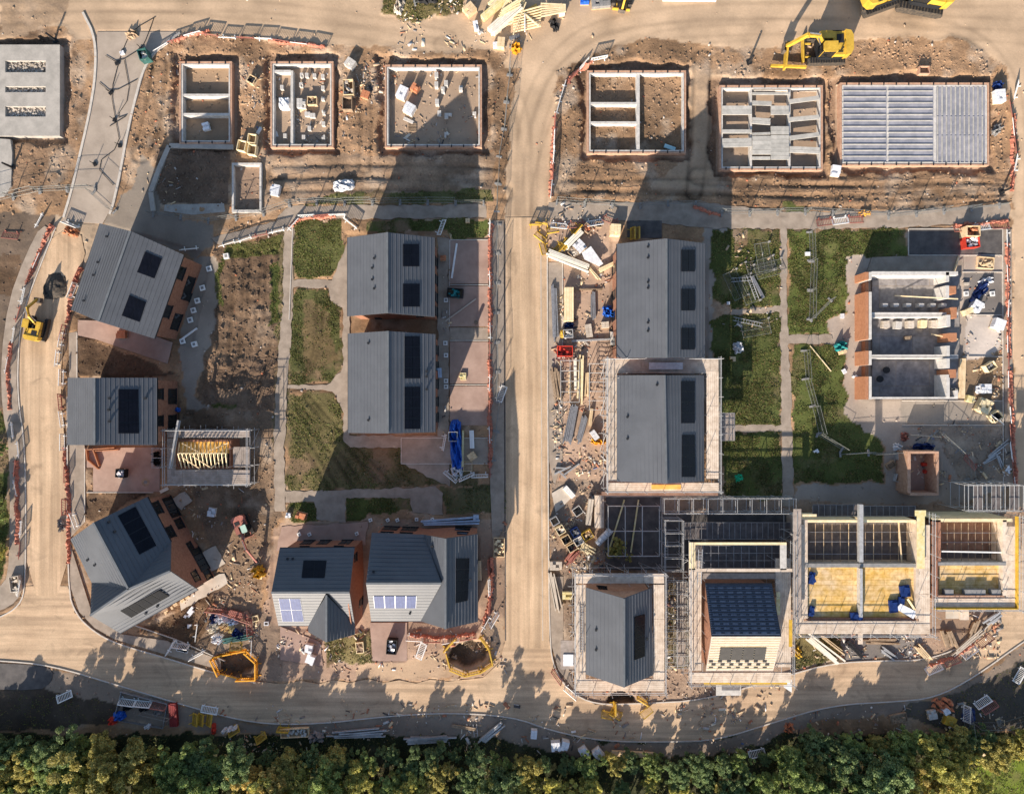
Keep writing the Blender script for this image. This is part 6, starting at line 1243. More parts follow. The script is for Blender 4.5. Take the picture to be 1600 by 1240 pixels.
def timber(x0, y0, x1, y1, w, n, h, m, label, cat='timber', name='timber_stack', jit=.0, group=None, part='plank', z=0.0):
    """n planks side by side (w px overall), stacked to h"""
    a = V3(x0, y0); b_ = V3(x1, y1); z0 = max(a.z, b_.z) + z; a.z = b_.z = z0; d = (b_ - a); L_ = d.length; d.normalize(); s = Vector((-d.y, d.x, 0)); r = thing(name, label, cat, tuple((a + b_) / 2), group)
    lay = max(1, round(h / .16)); 
    if h > .3: 
        for t in (.15, .5, .85): MB().beam(a + d * L_ * t - s * (w / S / 2) + Vector((0, 0, .04)), a + d * L_ * t + s * (w / S / 2) + Vector((0, 0, .04)), .1, .08).build('bearer', 'old_timber', r)
    for k in range(n):
        o = s * ((k + .5) / n - .5) * (w / S); e0 = rnd.uniform(-jit, jit); e1 = rnd.uniform(-jit, jit); sk = s * rnd.uniform(-jit, jit) * .4
        p, q = a + o + d * e0, b_ + o + d * e1 + sk; hh = h * (1 - .12 * rnd.random()) 
        MB().beam(p + Vector((0, 0, hh / 2 + .07)), q + Vector((0, 0, hh / 2 + .07)), w / S / n - .02, hh).build(part, m, r)
    return r
def lump(x, y, w, l, h, a, m, label, cat, name, seed=0, rough=.25, top=.75, group=None, pw=4):
    """soft sack / tarpaulin / heap: a rounded deformed box"""
    c = V3(x, y); A = rotd(a); n = 12; g = random.Random(seed + int(x * 7 + y)); ph = [g.random() * 6 for _ in range(6)]; vs = []; fs = []
    for j in range(n + 1):
        for i in range(n + 1):
            u, v = i / n * 2 - 1, j / n * 2 - 1; e = max(0, 1 - max(abs(u), abs(v)) ** pw); z = h * (e ** .5) * (1 - rough * .5 + rough * (math.sin(u * 5 + ph[0]) * math.cos(v * 6 + ph[1]) + .6 * math.sin(u * 11 + v * 9 + ph[2]))) if e > 0 else -.05
            k = 1 - (1 - top) * e; px_, py_ = u * w / S / 2 * (1 - .12 * v * v), v * l / S / 2 * (1 - .12 * u * u); px_ += rough * .10 * math.sin(v * 7 + ph[3]); py_ += rough * .10 * math.sin(u * 7 + ph[4])
            p = c + Matrix.Rotation(A, 3, 'Z') @ Vector((px_, py_, z)); vs.append(p)
    for j in range(n):
        for i in range(n): q = j * (n + 1) + i; fs.append((q, q + 1, q + n + 2, q + n + 1))
    return tag(MB().add(vs, fs).build(name, m, None, tuple(c)), label, cat, group)
def cover(x, y, s, a, label, h=.12, group=None):
    c = V3(x, y); r = thing('chamber_cover', label, 'drain cover', tuple(c), group); A = rotd(a); q = s / S
    MB().box(c + Vector((0, 0, h / 2)), (q, q, h), A).build('surround', 'white', r); MB().box(c + Vector((0, 0, h + .01)), (q * .5, q * .5, .03), A).build('lid', 'block_dark', r); return r
def ladder(x0, y0, x1, y1, label, z=.15, w=.42):
    a = V3(x0, y0, z); b_ = V3(x1, y1, z + .1); d = (b_ - a).normalized(); s = Vector((-d.y, d.x, 0)) * (w / 2); r = thing('ladder', label, 'ladder', tuple((a + b_) / 2))
    for k in (-1, 1): MB().beam(a + s * k, b_ + s * k, .06, .08).build('rail', 'galv', r)
    n = int((b_ - a).length / .3); b = MB()
    for i in range(1, n): p = a + (b_ - a) * i / n; b.beam(p - s, p + s, .04)
    b.build('rungs', 'galv', r); return r
# --- inspection chamber covers round the houses
cg = 'white drain chamber covers'
for k, (x, y, a) in enumerate(((355, 401, 10), (327, 420, 15), (317, 450, 15), (309, 470, 15), (303, 485, 15), (298, 500, 15), (286, 533, 15), (305, 538, 15))):
    cover(x, y, 8, a, f'{ords[k]} white drain cover from the top in the row right of the angled house', .35 if k in (0, 7) else .14, cg)
for k, (x, y) in enumerate(((697, 469), (696, 536), (697, 555), (697, 595), (697, 604))): cover(x, y, 6.5, 0, f'{ords[k]} white drain cover from the top right of the middle houses', .1, cg)
for k, (x, y) in enumerate(((468, 834), (484, 834), (558, 833), (579, 812), (606, 812), (621, 812), (651, 811), (676, 811))): cover(x, y, 5, rnd.uniform(0, 30), f'{ords[k]} white drain cover from left behind the two lower brick houses', .2, cg)
for k, (x, y) in enumerate(((1509, 459), (1550, 459), (1534, 478))): cover(x, y, 7.5, 5, ['left white drain cover beside the top room of the roofless shell', 'right white drain cover near the barriers beside the roofless shell', 'lowest white drain cover beside the torn blue sheeting'][k], .12, cg)
# --- top foundations: packs and crates
for (x, y, w, l, h, a, m, lb) in (
    (549, 103, 15, 14, .8, -35, 'block', 'pale block pack tilted like a diamond, right of the second brick foundation'), (572, 150, 13, 12, .35, -20, 'red_brick_pack', 'small red brick pack left of the squarest foundation'),
    (629, 146, 15, 19, .9, -25, 'plastic_wrap', 'upper white wrapped pack inside the squarest foundation'), (640, 171, 17, 16, .9, -30, 'plastic_wrap', 'lower white wrapped pack inside the squarest foundation'), (649, 139, 12, 12, .9, -30, 'red_brick_pack', 'orange brick pack touching the upper white pack inside the squarest foundation'),
    (471, 162, 14, 15, .6, 0, 'block', 'square pale block pack by the inner wall of the second brick foundation'), (321, 197, 11, 12, .5, 15, 'plastic_wrap', 'wrapped pack in the lowest bay of the narrow three-bay foundation'),
    (432, 299, 15, 18, .6, -12, 'plastic_wrap', 'white wrapped pack on the track right of the small garage foundation'), (1303, 269, 14, 17, .5, -8, 'plastic_wrap', 'grey wrapped pack below the left corner of the fully beamed foundation'),
    (1556, 154, 16, 20, .7, 5, 'plastic_wrap', 'white bagged pack at the upper right corner of the fully beamed foundation'), (1535, 565 + 42, 16, 15, .7, 0, 'plastic_wrap', 'wrapped white pack on the soil beside the lower room of the shell'),
    (960, 362, 16, 18, 1.0, -4, 'new_timber', 'square pale wrapped pack at the right end of the yellow barrier pile'), (738, 712, 13, 12, .7, 35, 'timber', 'square tan pack turned like a diamond right of the blue sheet stack'), (734, 86 / 3 - 10, 18, 16, .7, 40, 'timber', 'square tan pack at the top edge left of the roof trusses'),
    (1555, 507, 17, 16, .8, -20, 'plastic_wrap', 'crumpled white wrapped pack by the barriers right of the shell'), (1494 + 18, 578 + 45, 12, 10, .5, -15, 'yellow_board', 'small pale yellow pack below the lower right corner of the shell'),
    (1532, 634, 20, 22, .8, -28, 'new_timber', 'tan sacked pack between yellow pack and black crate at the right'), (905, 386, 16, 18, .6, 45, 'plastic_wrap', 'pinkish wrapped board pack slanting in the middle of the yellow barrier pile'),
    (958, 529, 10, 22, .4, 0, 'block', 'narrow pale block pack beside the left wall of the long grey house'), (945, 483 + 25, 12, 10, .4, 5, 'stone', 'small stone-coloured pack right of the pale timber stack'),
    (485, 1010, 12, 14, .7, -12, 'plastic_wrap', 'upper crumpled white pack on the drive left of the weeds'), (487, 1027, 14, 14, .7, -20, 'plastic_wrap', 'lower crumpled white pack on the drive left of the weeds'),
    (333, 799, 12, 14, .5, -8, 'plastic_wrap', 'pinkish wrapped pack on the grey yard below the truss garage'), (473, 804, 16, 10, .8, -15, 'red_brick_pack', 'red and white pack on the small grass island'), (452, 804, 8, 8, .4, -5, 'plastic_wrap', 'small white pack left of the red one on the grass island'),
    (834, 1143, 10, 14, .6, -5, 'plastic_wrap', 'white and brown pack on the verge at the foot of the main road'), (868, 1161, 15, 14, .8, 5, 'plastic_wrap', 'left blue-white pack of three on the verge near the trees'), (882, 1160, 12, 15, .8, -15, 'plastic_wrap', 'second blue-white pack touching the left one on the verge near the trees'),
    (912, 1171, 13, 16, .8, 35, 'plastic_wrap', 'third white pack turned like a diamond on the verge near the trees'), (934, 1173, 14, 16, .8, 38, 'plastic_wrap', 'rightmost white pack with a dark hollow on the verge near the trees'), (1391, 1147, 8, 10, .5, 8, 'plastic_wrap', 'tiny white pack half among the trees, lower right centre'),
    (1475, 1108, 10, 10, .5, 30, 'plastic_wrap', 'white pack on the red brick heap at the lower right'), (1480, 1123, 18, 15, .6, -20, 'yellow', 'yellow pack below the red brick heap at the lower right'), (1454, 1114, 14, 14, .4, 10, 'block', 'grey pack left of the yellow one at the lower right'),
    (783, 71, 12, 16, .7, -5, 'timber', 'tan pack left of the orange one below the roof trusses'), (778, 73, 16, 8, .5, 5, 'plastic_wrap', 'white-topped pack at the foot of the tan one below the roof trusses'), (744, 44, 8, 14, .6, 12, 'plastic_wrap', 'narrow blue-white pack left of the roof trusses'),
    (1455 - 490, 3, 1, 1, 0, 0, '', '')):
    if lb: pack(x, y, w, l, h, a, m, lb)
for (x, y, w, l, h, a, m, f, lb) in (
    (547, 142, 16, 24, 1.0, 2, 'timber', 'stone', 'tall crate of stone bits right of the second brick foundation'), (545, 166, 15, 20, .9, 0, 'old_timber', None, 'empty-looking tan crate below the tall one between two foundations'), (488, 158, 15, 13, .7, 0, 'timber', 'old_timber', 'square open crate in the middle of the second brick foundation'),
    (396, 128, 12, 12, .7, -30, 'timber', 'black', 'tilted crate right of the narrow three-bay foundation'), (381, 231, 13, 16, .8, -12, 'new_timber', None, 'left open box of three above the small garage foundation'), (397, 220, 13, 14, .8, -8, 'new_timber', None, 'upper open box of three above the small garage foundation'), (397, 237, 13, 16, .8, -8, 'new_timber', None, 'lower right open box of three above the small garage foundation'),
    (1440, 113, 16, 12, .6, 0, 'brick_pale', None, 'lone brick-coloured open box above the fully beamed foundation'), (1509, 365, 21, 16, 1.4, 0, 'timber', 'red_brick_pack', 'tall crate of rusty fittings on the asphalt bay'), (1511, 381, 22, 17, 1.0, 5, 'red', 'plastic_wrap', 'red crate with white bags at the lower edge of the asphalt bay'),
    (1542, 573, 16, 12, .8, 32, 'new_timber', 'block_dark', 'white-edged tilted crate beside the lower room of the shell'), (1551, 650, 16, 14, .8, 35, 'new_timber', 'black', 'black crate with a yellow rim right of the tan sacks'), (1570, 733, 12, 12, .7, -35, 'old_timber', 'plastic_wrap', 'dark tilted crate on the rubble above the bare scaffold frame'),
    (866, 812, 12, 12, .9, 30, 'galv', None, 'white-rimmed open box nearest the kerb in the builders\' yard strip'), (875, 826, 13, 13, .9, 30, 'new_timber', 'stone', 'pale crate just below the white-rimmed box near the kerb'), (884, 841, 14, 13, .9, 30, 'timber', 'black', 'upper dark crate of two in the yard strip left of the tarmac bay'), (893, 853, 14, 12, .9, 30, 'timber', 'black', 'lower dark crate of two in the yard strip left of the tarmac bay'),
    (898, 829, 13, 13, .9, 30, 'navy', 'block_dark', 'dark blue crate in the yard strip left of the tarmac bay'), (903, 843, 14, 12, .9, 30, 'block', 'block', 'grey crate between the blue and yellow ones in the yard strip'), (917, 834, 16, 14, .9, 30, 'yellow', 'timber', 'yellow crate in the yard strip beside the white tank'), (902, 797, 14, 13, .6, 35, 'block', 'black', 'grey box in the shade beside the upright pale boards in the yard strip'),
    (895, 371 + 25, 12, 14, .6, 45, 'old_timber', 'stone', 'small brown crate behind the white board in the yellow pile'), (917, 358, 14, 12, .6, -40, 'old_timber', 'red_brick_pack', 'brown crate just below the chequered barriers'), (935, 352, 9, 9, .5, 0, 'old_timber', None, 'small square crate below the right end of the chequered barriers'),
    (887, 522, 15, 13, .8, 3, 'galv', 'block', 'wire crate of fittings between blue bag and yellow drum'), (712, 459, 25, 14, .9, -4, 'frame_dark', 'teal', 'dark crate with teal sacks on the second driveway'), (614, 1006, 16, 22, 1.0, -4, 'black', 'plastic_wrap', 'dark shiny-topped crate alone on the drive in front of the wide brick house'), (563, 1010, 12, 17, .3, 5, 'new_timber', 'old_timber', 'flat tan pallet crate among weeds between two drives'),
    (194, 738, 14, 13, .9, -5, 'black', 'plastic_wrap', 'black box with white lid on the drive below the small west house'), (1405, 712, 13, 11, .6, 0, 'galv', 'block_dark', 'upper grey open box left of the small roofless garage'), (1404, 747, 16, 12, .6, -15, 'galv', None, 'lower grey open box left of the small roofless garage'), (1390, 726, 14, 10, .5, 35, 'old_timber', None, 'dark tilted box left of the small roofless garage'),
    (345 + 55, 985 - 20, 10, 9, .3, 15, 'new_timber', None, 'small pale tray above the orange pit guard'), (417, 973, 7, 6, .3, 0, 'plastic_wrap', None, 'small white tray near the left front corner of the house with four panels'), (364, 958, 8, 5, .3, 20, 'yellow_board', None, 'tiny yellowish tray above the rubbish enclosure'), (776, 640 + 212, 0, 0, 0, 0, '', None, ''),
    (287, 1011, 18, 12, .25, -12, 'galv', 'black', 'square open drain hole frame on the pavement left of the orange guard'), (788, 60, 0, 0, 0, 0, '', None, '')):
    if lb: crate(x, y, w, l, h, a, m, lb, f)
# small fixings inside the top foundations
for k, (x, y) in enumerate(((682, 118), (682, 133), (692, 141), (697, 131), (720, 138), (683, 160), (686, 176), (700, 180), (741, 178), (697, 210))):
    pack(x, y, 6 if k != 7 else 12, 9, .75 if k < 6 else .35, 0, 'block', f'{ords[k]} from the top of the small grey packs inside the squarest foundation', group='small packs in the squarest foundation', pallet=False)
for k, (x, y) in enumerate(((471, 117), (479, 117), (491, 118), (504, 119), (470, 132), (504, 137), (504, 153), (505, 175), (480, 178), (488, 180), (483, 200), (505, 193), (474, 214), (505, 214), (440, 136), (445, 212))):
    pack(x, y, 5.5 if k not in (8, 9) else 9, 7, .5, 0, 'block', f'{ords[k]} of the small grey packs in the second brick foundation, counting from the top', group='small packs in the second brick foundation', pallet=False)
lump(444, 161, 19, 20, 1.0, 0, 'plastic_wrap', 'rounded white bag in the left bay of the second brick foundation', 'bag', 'bulk_bag', pw=3)
timber(1039, 226, 1056, 232, 6, 2, .18, 'teal_pale', 'short pale cyan bundle in the corner of the foundation nearest the haul road', name='pipe_bundle', part='pipe', cat='pipes')
timber(645, 190, 630, 183, 5, 2, .15, 'block', 'two grey pipes below the lower white pack in the squarest foundation', name='pipe_bundle', part='pipe', cat='pipes')
for k in range(6): timber(636, 192 + k * 2.3, 650, 192 + k * 2.3, 1.2, 1, .08, 'old_timber', f'{ords[k]} from the top of the thin laths lying in the squarest foundation', name='lath', group='laths in the squarest foundation', cat='lath')
lump(537, 290, 34, 18, .5, 8, 'plastic_wrap', 'flattened pale heap of sheeting on the weedy bank above the middle path', 'sheeting', 'sheet_heap', rough=.6)
lump(1350 + 0, 333, 20, 8, .3, 0, 'orange', 'orange netting crumpled on the right footpath', 'netting', 'netting', rough=.9)
lump(1557, 135, 12, 14, .6, 20, 'navy', 'dark blue sack above the white bagged pack at the right foundation', 'sack', 'sack', rough=.5)
lump(1557, 203, 12, 20, .4, -30, 'block_dark', 'grey heap of pipe ends right of the beamed foundation', 'heap', 'fitting_heap', rough=.9)
lump(1501, 193, 12, 14, .4, 40, 'navy', 'small dark and white tool bag on the fully beamed floor', 'bag', 'tool_bag', rough=.6)
lump(806, 77, 16, 16, .8, 40, 'orange', 'bright orange sack below the roof trusses at the top', 'sack', 'sack', rough=.6)
# --- roof trusses waiting at the top edge
def truss(root, a, b_, apex, m='new_timber'):
    b = MB(); b.beam(a, b_, .12, .18).beam(a, apex, .12, .18).beam(apex, b_, .12, .18); mid = (a + b_) / 2; b.beam(mid, (a + apex) / 2, .08, .12).beam(mid, (apex + b_) / 2, .08, .12); b.build('roof_truss', m, root)
r = thing('truss_stack', 'fan of pale timber roof trusses at the top edge left of the haul road', 'trusses', tuple(P(800, 25)))
for i in range(9): truss(r, P(768 + i * 2, 48 - i * 4, .4 + i * .1), P(822 - i * 2, 4 - i * 4, .4 + i * .1), P(800 + i * 2, 36 - i * 5, .4 + i * .1))
r = thing('truss_stack', 'orange-tinted roof truss stack with parallel rafters, right of the fan of trusses', 'trusses', tuple(P(830, 30)))
for i in range(8): MB().beam(P(802, 50 - i * 4, .5 + i * .03), P(845, 41 - i * 4.4, .5 + i * .03), .12, .16).build('rafter', 'new_timber', r)
MB().beam(P(820, 22, .8), P(843, 42, .8), .14, .14).build('strut', 'new_timber', r); MB().beam(P(820, 22, .8), P(820, 50, .8), .14, .14).build('strut', 'white', r); MB().beam(P(802, 54, .8), P(822, 4, .8), .14, .14).build('strut', 'new_timber', r)
for i in range(6): MB().beam(P(845, 26 - i * 4, .9), P(884, 18 - i * 2, .9), .14, .16).build('rafter', 'new_timber', r)
MB().prism(W2(pts(816, 20, 838, 8, 842, 26, 822, 30)), .1, .3).build('osb_board', 'osb', r)
timber(767, 54, 812, 14, 14, 5, .9, 'white_wood', 'thick white-topped timber bundle left of the roof trusses', jit=.2)
timber(754, 33, 800, -6, 8, 3, .9, 'yellow_board', 'yellow-green striped timber bundle at the top edge left of the white one')
timber(765, 14, 790, -8, 8, 3, .9, 'new_timber', 'short pale timber bundle cut off at the top edge')
pack(877, 23, 9, 8, .6, 10, 'plastic_wrap', 'small white cube right of the orange truss stack'); lump(866, 40, 12, 22, .4, 30, 'black', 'coil of black pipe right of the truss stacks', 'pipe coil', 'pipe_coil', rough=.8)
timber(796, 62, 812, 56, 6, 3, .2, 'steel', 'small grey tube bundle under the truss stacks', name='tube_bundle', part='tube')
pack(938, 4, 30, 22, .5, 5, 'block_dark', 'dark grey pack with a red patch at the top edge'); pack(913, 3, 14, 12, .7, 0, 'blue', 'blue and white pack at the top edge left of the dark grey one')
lump(668, -2, 34, 20, .5, 0, 'black', 'black sheeting in the weedy mound at the top edge', 'sheeting', 'sheet_heap', rough=.8); timber(1035, 1, 1118, 2, 4, 2, .3, 'white', 'long white beam along the top edge above the haul road', name='beam', cat='beam'); lump(625, 12, 14, 26, .7, -20, 'stone', 'pale sack on the weedy mound at the top edge', 'sack', 'sack', rough=.8)
# --- roadside yard right of the main road
timber(857, 396, 918, 420, 12, 5, .5, 'white_wood', 'long cream timber bundle lying from the road towards the long house', jit=.25)
timber(935, 424, 964, 410, 7, 3, .4, 'new_timber', 'short cream timber bundle ending at the long house wall', jit=.2); timber(917, 415, 936, 437, 3, 2, .2, 'new_timber', 'pale splayed offcuts between the two cream timber bundles', jit=.2)
timber(885, 385, 908, 362, 10, 3, .8, 'white_wood', 'pinkish white board stack slanting through the yellow barrier pile', jit=.1); timber(875, 393, 895, 388, 3, 1, .2, 'white_wood', 'single pale board at the bottom of the yellow barrier pile')
o = MB().prism(W2(pts(908, 397, 922, 387, 941, 414, 935, 418, 912, 407)), .75, .85).prism(W2(pts(912, 399, 922, 391, 936, 411, 932, 414)), .05, .75).build('insulation_board', 'plastic_wrap', None, tuple(P(924, 402))); tag(o, 'bright white wedge-shaped board beside the long cream timbers', 'board')
timber(865, 448, 868, 530, 9, 4, .35, 'steel', 'long grey steel bundle beside the main road kerb', name='tube_bundle', part='tube', jit=.3); timber(888, 451, 888, 503, 14, 4, 1.1, 'new_timber', 'tall neat pale timber stack right of the long grey steel bundle')
timber(926, 458, 926, 498, 7, 3, .3, 'steel', 'grey bundle right of the pale timber stack', jit=.2, name='tube_bundle', part='tube'); timber(918, 507, 921, 527, 10, 2, .4, 'stone', 'short pale slab stack below the grey bundle'); timber(893, 533, 955, 530, 3, 2, .25, 'galv', 'bright tubes crossing towards the house above the red sheet', name='tube_bundle', part='tube')
timber(893, 452, 940, 453, 3, 2, .2, 'old_timber', 'dark pole across the yard at the top of the pale timber stack'); 
lump(879, 522, 8, 15, .7, 0, 'yellow', 'yellow drum beside the wire crate in the yard', 'drum', 'drum', rough=.1); lump(889, 508, 16, 10, .5, 0, 'navy', 'dark blue sack below the pale timber stack', 'sack', 'sack', rough=.6)
crate(882, 549, 24, 16, .9, 0, 'red', 'red open skip by the kerb below the yellow drum', 'red', cat='skip', name='skip'); lump(949, 487, 16, 19, .6, 10, 'blue', 'crumpled bright blue sheet against the long house wall', 'sheet', 'tarpaulin', rough=.9)
timber(898, 562, 899, 610, 5, 2, .5, 'white_wood', 'narrow white timber length beside the low scaffold bay', jit=.3); timber(908, 558, 906, 628, 7, 3, .6, 'new_timber', 'long golden timber lengths below the red skip', jit=.5); timber(890, 578, 891, 620, 4, 2, .3, 'timber', 'short tan lengths in the scaffold bay', jit=.3); timber(917, 580, 916, 622, 5, 2, .4, 'timber', 'tan lengths right of the long golden ones', jit=.3)
timber(866, 578, 872, 620, 14, 6, .3, 'old_timber', 'red-brown jumbled lengths at the kerb beside the scaffold bay', jit=.4); timber(897, 634, 886, 690, 12, 6, .5, 'steel', 'upper long grey board stack curving by the kerb', jit=.3, name='board_stack'); timber(913, 652, 903, 690, 10, 5, .5, 'steel', 'shorter grey board stack right of the curving one', jit=.3, name='board_stack')
timber(924, 638, 921, 665, 5, 2, .4, 'timber', 'short tan boards beside the grey stacks'); pack(928, 679, 9, 16, .7, 35, 'plastic_wrap', 'white pack slanting beside the scaffold ring left side'); lump(935, 690, 24, 9, .4, -5, 'orange', 'orange-brown heap of couplers below the slanting white pack', 'heap', 'coupler_heap', rough=1.0)
for k, (x0, y0, x1, y1) in enumerate(((866, 740, 892, 728), (872, 735, 884, 746), (868, 730, 884, 731), (880, 742, 905, 724))): timber(x0, y0, x1, y1, 2.5, 2, .2, 'galv', f'{ords[k]} loose grey tube pair strewn on the pink soil above the yard strip', group='loose tubes on the pink soil', name='tube_pair', part='tube')
o = MB().prism(W2(pts(862, 770, 884, 757, 900, 770, 880, 790, 868, 800)), .02, .1).build('ground_board', 'slab_pale', None, tuple(P(880, 778))); tag(o, 'pale flat board with red edge below the scattered tubes', 'board')
timber(882, 760, 896, 776, 8, 4, .3, 'white', 'white and red slats slanting on the pale board in the yard', part='slat', name='slat_stack'); timber(923, 778, 918, 818, 8, 2, .8, 'slab_pale', 'upright pale grey board stack left of the tan decking stack', name='board_stack'); timber(935, 772, 935, 822, 14, 4, 1.0, 'boards', 'tan decking stack at the left edge of the tarmac bay', name='board_stack'); 
timber(954, 828, 933, 848, 9, 1, .0, 'white', 'x') if False else None
r = thing('tank', 'long white ribbed tank tilted beside the dark shrub on the tarmac bay', 'tank', tuple(V3(943, 837)))
MB().tube(V3(932, 848, .55), V3(953, 826, .55), .42, 14).build('shell', 'plastic_wrap', r)
for t in (.15, .38, .62, .85): p = V3(932, 848, .55).lerp(V3(953, 826, .55), t); q = V3(932, 848, .55).lerp(V3(953, 826, .55), t + .03); MB().tube(p, q, .46, 14).build('hoop', 'galv', r)
timber(905, 850, 925, 862, 14, 6, .4, 'new_timber', 'yellowish jumbled slats right of the dark crates', jit=.5); timber(886, 876, 902, 858, 12, 5, .5, 'faded_red', 'red and white barrier sections stacked left of the slate house', jit=.3, name='barrier_stack', part='barrier_section', cat='barriers')
pack(868, 882, 20, 14, .5, 0, 'slab_pale', 'flat grey pack at the kerb below the dark crates'); timber(861, 895, 872, 950, 10, 5, .4, 'slab_pale', 'long slanting grey boards beside the kerb left of the slate house', jit=.4, name='board_stack'); pack(886, 928, 16, 12, .5, 0, 'yellow_board', 'yellowish pallet pack left of the slate house scaffold')
for i in range(2): timber(975 + i * 22, 780, 950 + i * 35, 862, 2.5, 1, .1, 'yellow_board', ['left thin yellow tube leaning over the tarmac bay', 'right thin yellow tube leaning over the tarmac bay'][i], name='tube', z=.1)
# --- scaffold gear lying on the grass
ladder(1168, 430, 1182, 468, 'ladder lying on the grass beside the flat fence panels'); ladder(1145, 498, 1190, 508, 'ladder across the path junction right of the long house'); ladder(1142, 438, 1172, 436, 'short ladder on the grass left of the slanting one')
timber(1174, 432, 1192, 466, 5, 2, .2, 'steel', 'two scaffold boards slanting on the upper green garden', name='board_pair'); lump(1153, 543, 16, 18, .4, 20, 'plastic_wrap', 'pinkish white bag on the grass beside the long house', 'bag', 'bag', rough=.7); pack(1144, 561, 9, 8, .3, 0, 'timber', 'small tan block on the shaded grass below the white bag', pallet=False)
lump(1154, 746, 14, 12, .15, 20, 'green', 'bright green square of sheeting on the dark lower grass', 'sheet', 'sheet', rough=.6); pack(1137, 474, 5, 5, .3, 0, 'plastic_wrap', 'tiny white block at the garden edge right of the long house', pallet=False)
timber(1265, 540, 1298, 580, 1.5, 1, .08, 'new_timber', 'thin pale batten slanting on the grass left of the shell', name='batten'); lump(1313, 541, 20, 16, .7, 15, 'teal', 'teal wheelbarrow load beside the grey path by the shell', 'wheelbarrow', 'wheelbarrow', rough=.5); pack(1315, 550, 12, 6, .3, 20, 'timber', 'small tan board by the teal heap')
for k, (x, y) in enumerate(((1315, 494), (1318, 580), (1335, 588), (1261, 397), (1274, 705))): pack(x, y, 6, 8, .25, 30 * k, 'plastic_wrap', ['white bag at the step of the grey path near the shell', 'white bag on the edge of the path left of the shell', 'pinkish bag on the grey strip left of the shell', 'white scrap in the upper right garden', 'white scrap in the lower right garden'][k], pallet=False)
# --- beside the shell
lump(1529, 456, 14, 44, .6, -32, 'navy', 'torn dark blue sheeting standing beside the top room of the shell', 'sheeting', 'sheeting', rough=.9); lump(1540, 440, 24, 12, .3, 20, 'plastic_wrap', 'white ripped sheeting at the top of the blue sheeting', 'sheeting', 'sheeting', rough=.9); pack(1521, 479, 16, 17, .7, -30, 'plastic_wrap', 'white paper-covered pack at the foot of the blue sheeting'); pack(1509, 487, 16, 9, .5, 25, 'new_timber', 'pale yellow board pack below the paper-covered pack'); pack(1508, 446, 9, 9, .3, 0, 'slab_pale', 'square beige slab by the top right of the shell', pallet=False)
lump(1535, 608, 24, 15, .5, 0, 'plastic_wrap', 'white rounded sack on the soil right of the lower room', 'sack', 'sack', rough=.4); crate(1538, 411, 26, 18, .3, -5, 'timber', 'flat tan pallet with slats below the asphalt bay', 'timber', cat='pallet', name='pallet'); lump(1522, 405, 12, 16, .1, 0, 'block', 'x', 'x', 'x') if False else None
timber(1497, 400, 1489, 425, 2.5, 1, .2, 'timber', 'single board leaning at the top right corner of the shell', name='board'); timber(1502, 560, 1500, 622, 10, 4, .3, 'timber', 'long tan board strip right of the lower room of the shell', name='board_stack'); lump(1488, 598 + 14, 14, 14, .5, 0, 'block_dark', 'grey sack at the lower right corner inside the shell', 'sack', 'sack', rough=.6)
for k, (x0, y0, x1, y1) in enumerate(((1540, 716, 1572, 690), (1536, 722, 1560, 708), (1555, 708, 1567, 742))): timber(x0, y0, x1, y1, 5, 3, .2, 'galv', ['upper grey tube bundle slanting on the rubble at the right', 'lower grey tube bundle slanting on the rubble at the right', 'steep grey tube bundle near the dark tilted crate'][k], name='tube_bundle', part='tube', jit=.4)
lump(1443, 697, 36, 10, .5, 0, 'navy', 'dark blue sheeting behind the small roofless garage', 'sheeting', 'sheeting', rough=.7); lump(1401, 698, 12, 12, .6, 0, 'plastic_wrap', 'white sack left above the small roofless garage', 'sack', 'sack', rough=.6); lump(1412, 682, 10, 14, .5, 0, 'faded_red', 'red netting left above the small roofless garage', 'netting', 'netting', rough=.9)
# --- drives of the middle houses
timber(714, 381, 706, 435, 3, 1, .15, 'white', 'long white plastic pipe lying on the top driveway', name='pipe', part='pipe'); timber(744, 467, 696, 502, 2, 1, .12, 'slab_pale', 'long thin pole lying across the second driveway', name='pole', part='pole')
r = thing('drain_pipe', 'short black pipe standing on end on the second driveway', 'pipe', tuple(V3(744, 504))); MB().tube(V3(744, 504, 0), V3(744, 504, 1.0), .2, 12).build('pipe', 'black', r)
lump(713, 695, 20, 82, 1.0, 3, 'blue', 'tall stack of bright blue tarpaulin ending in a white ragged foot', 'tarpaulin', 'tarpaulin', rough=.5); lump(714, 734, 20, 22, .5, 5, 'plastic_wrap', 'white ragged sheeting at the foot of the blue tarpaulin', 'sheeting', 'sheeting', rough=.9); crate(709, 681, 14, 15, 1.15, 0, 'galv', 'grey wire crate on top end of the blue tarpaulin', None)
timber(724, 672, 723, 728, 3, 2, .5, 'yellow_board', 'narrow yellow timber length beside the blue tarpaulin'); timber(737, 672, 738, 700, 7, 3, .3, 'white', 'white and red slats right of the blue tarpaulin', part='slat', name='slat_stack'); crate(731, 728, 14, 16, .2, 0, 'timber', 'wooden pallet beside the foot of the blue tarpaulin', None, cat='pallet', name='pallet')
timber(660, 816, 745, 811, 8, 3, .5, 'pale_blue', 'long pale blue pipe bundle behind the wide brick house', name='pipe_bundle', part='pipe', jit=.6); pack(744, 807, 9, 8, .7, 0, 'pale_blue', 'pale blue box at the right end of the pipe bundle', pallet=False)
crate(780, 854, 17, 30, .35, 0, 'timber', 'stack of slatted pallets by the road right of the wide brick house', 'new_timber', cat='pallets', name='pallet_stack'); timber(749, 875, 750, 905, 6, 2, .3, 'timber', 'short tan boards against the ribbed wing of the wide brick house'); timber(726, 600, 718, 612, 4, 2, .4, 'yellow', 'x') if False else None
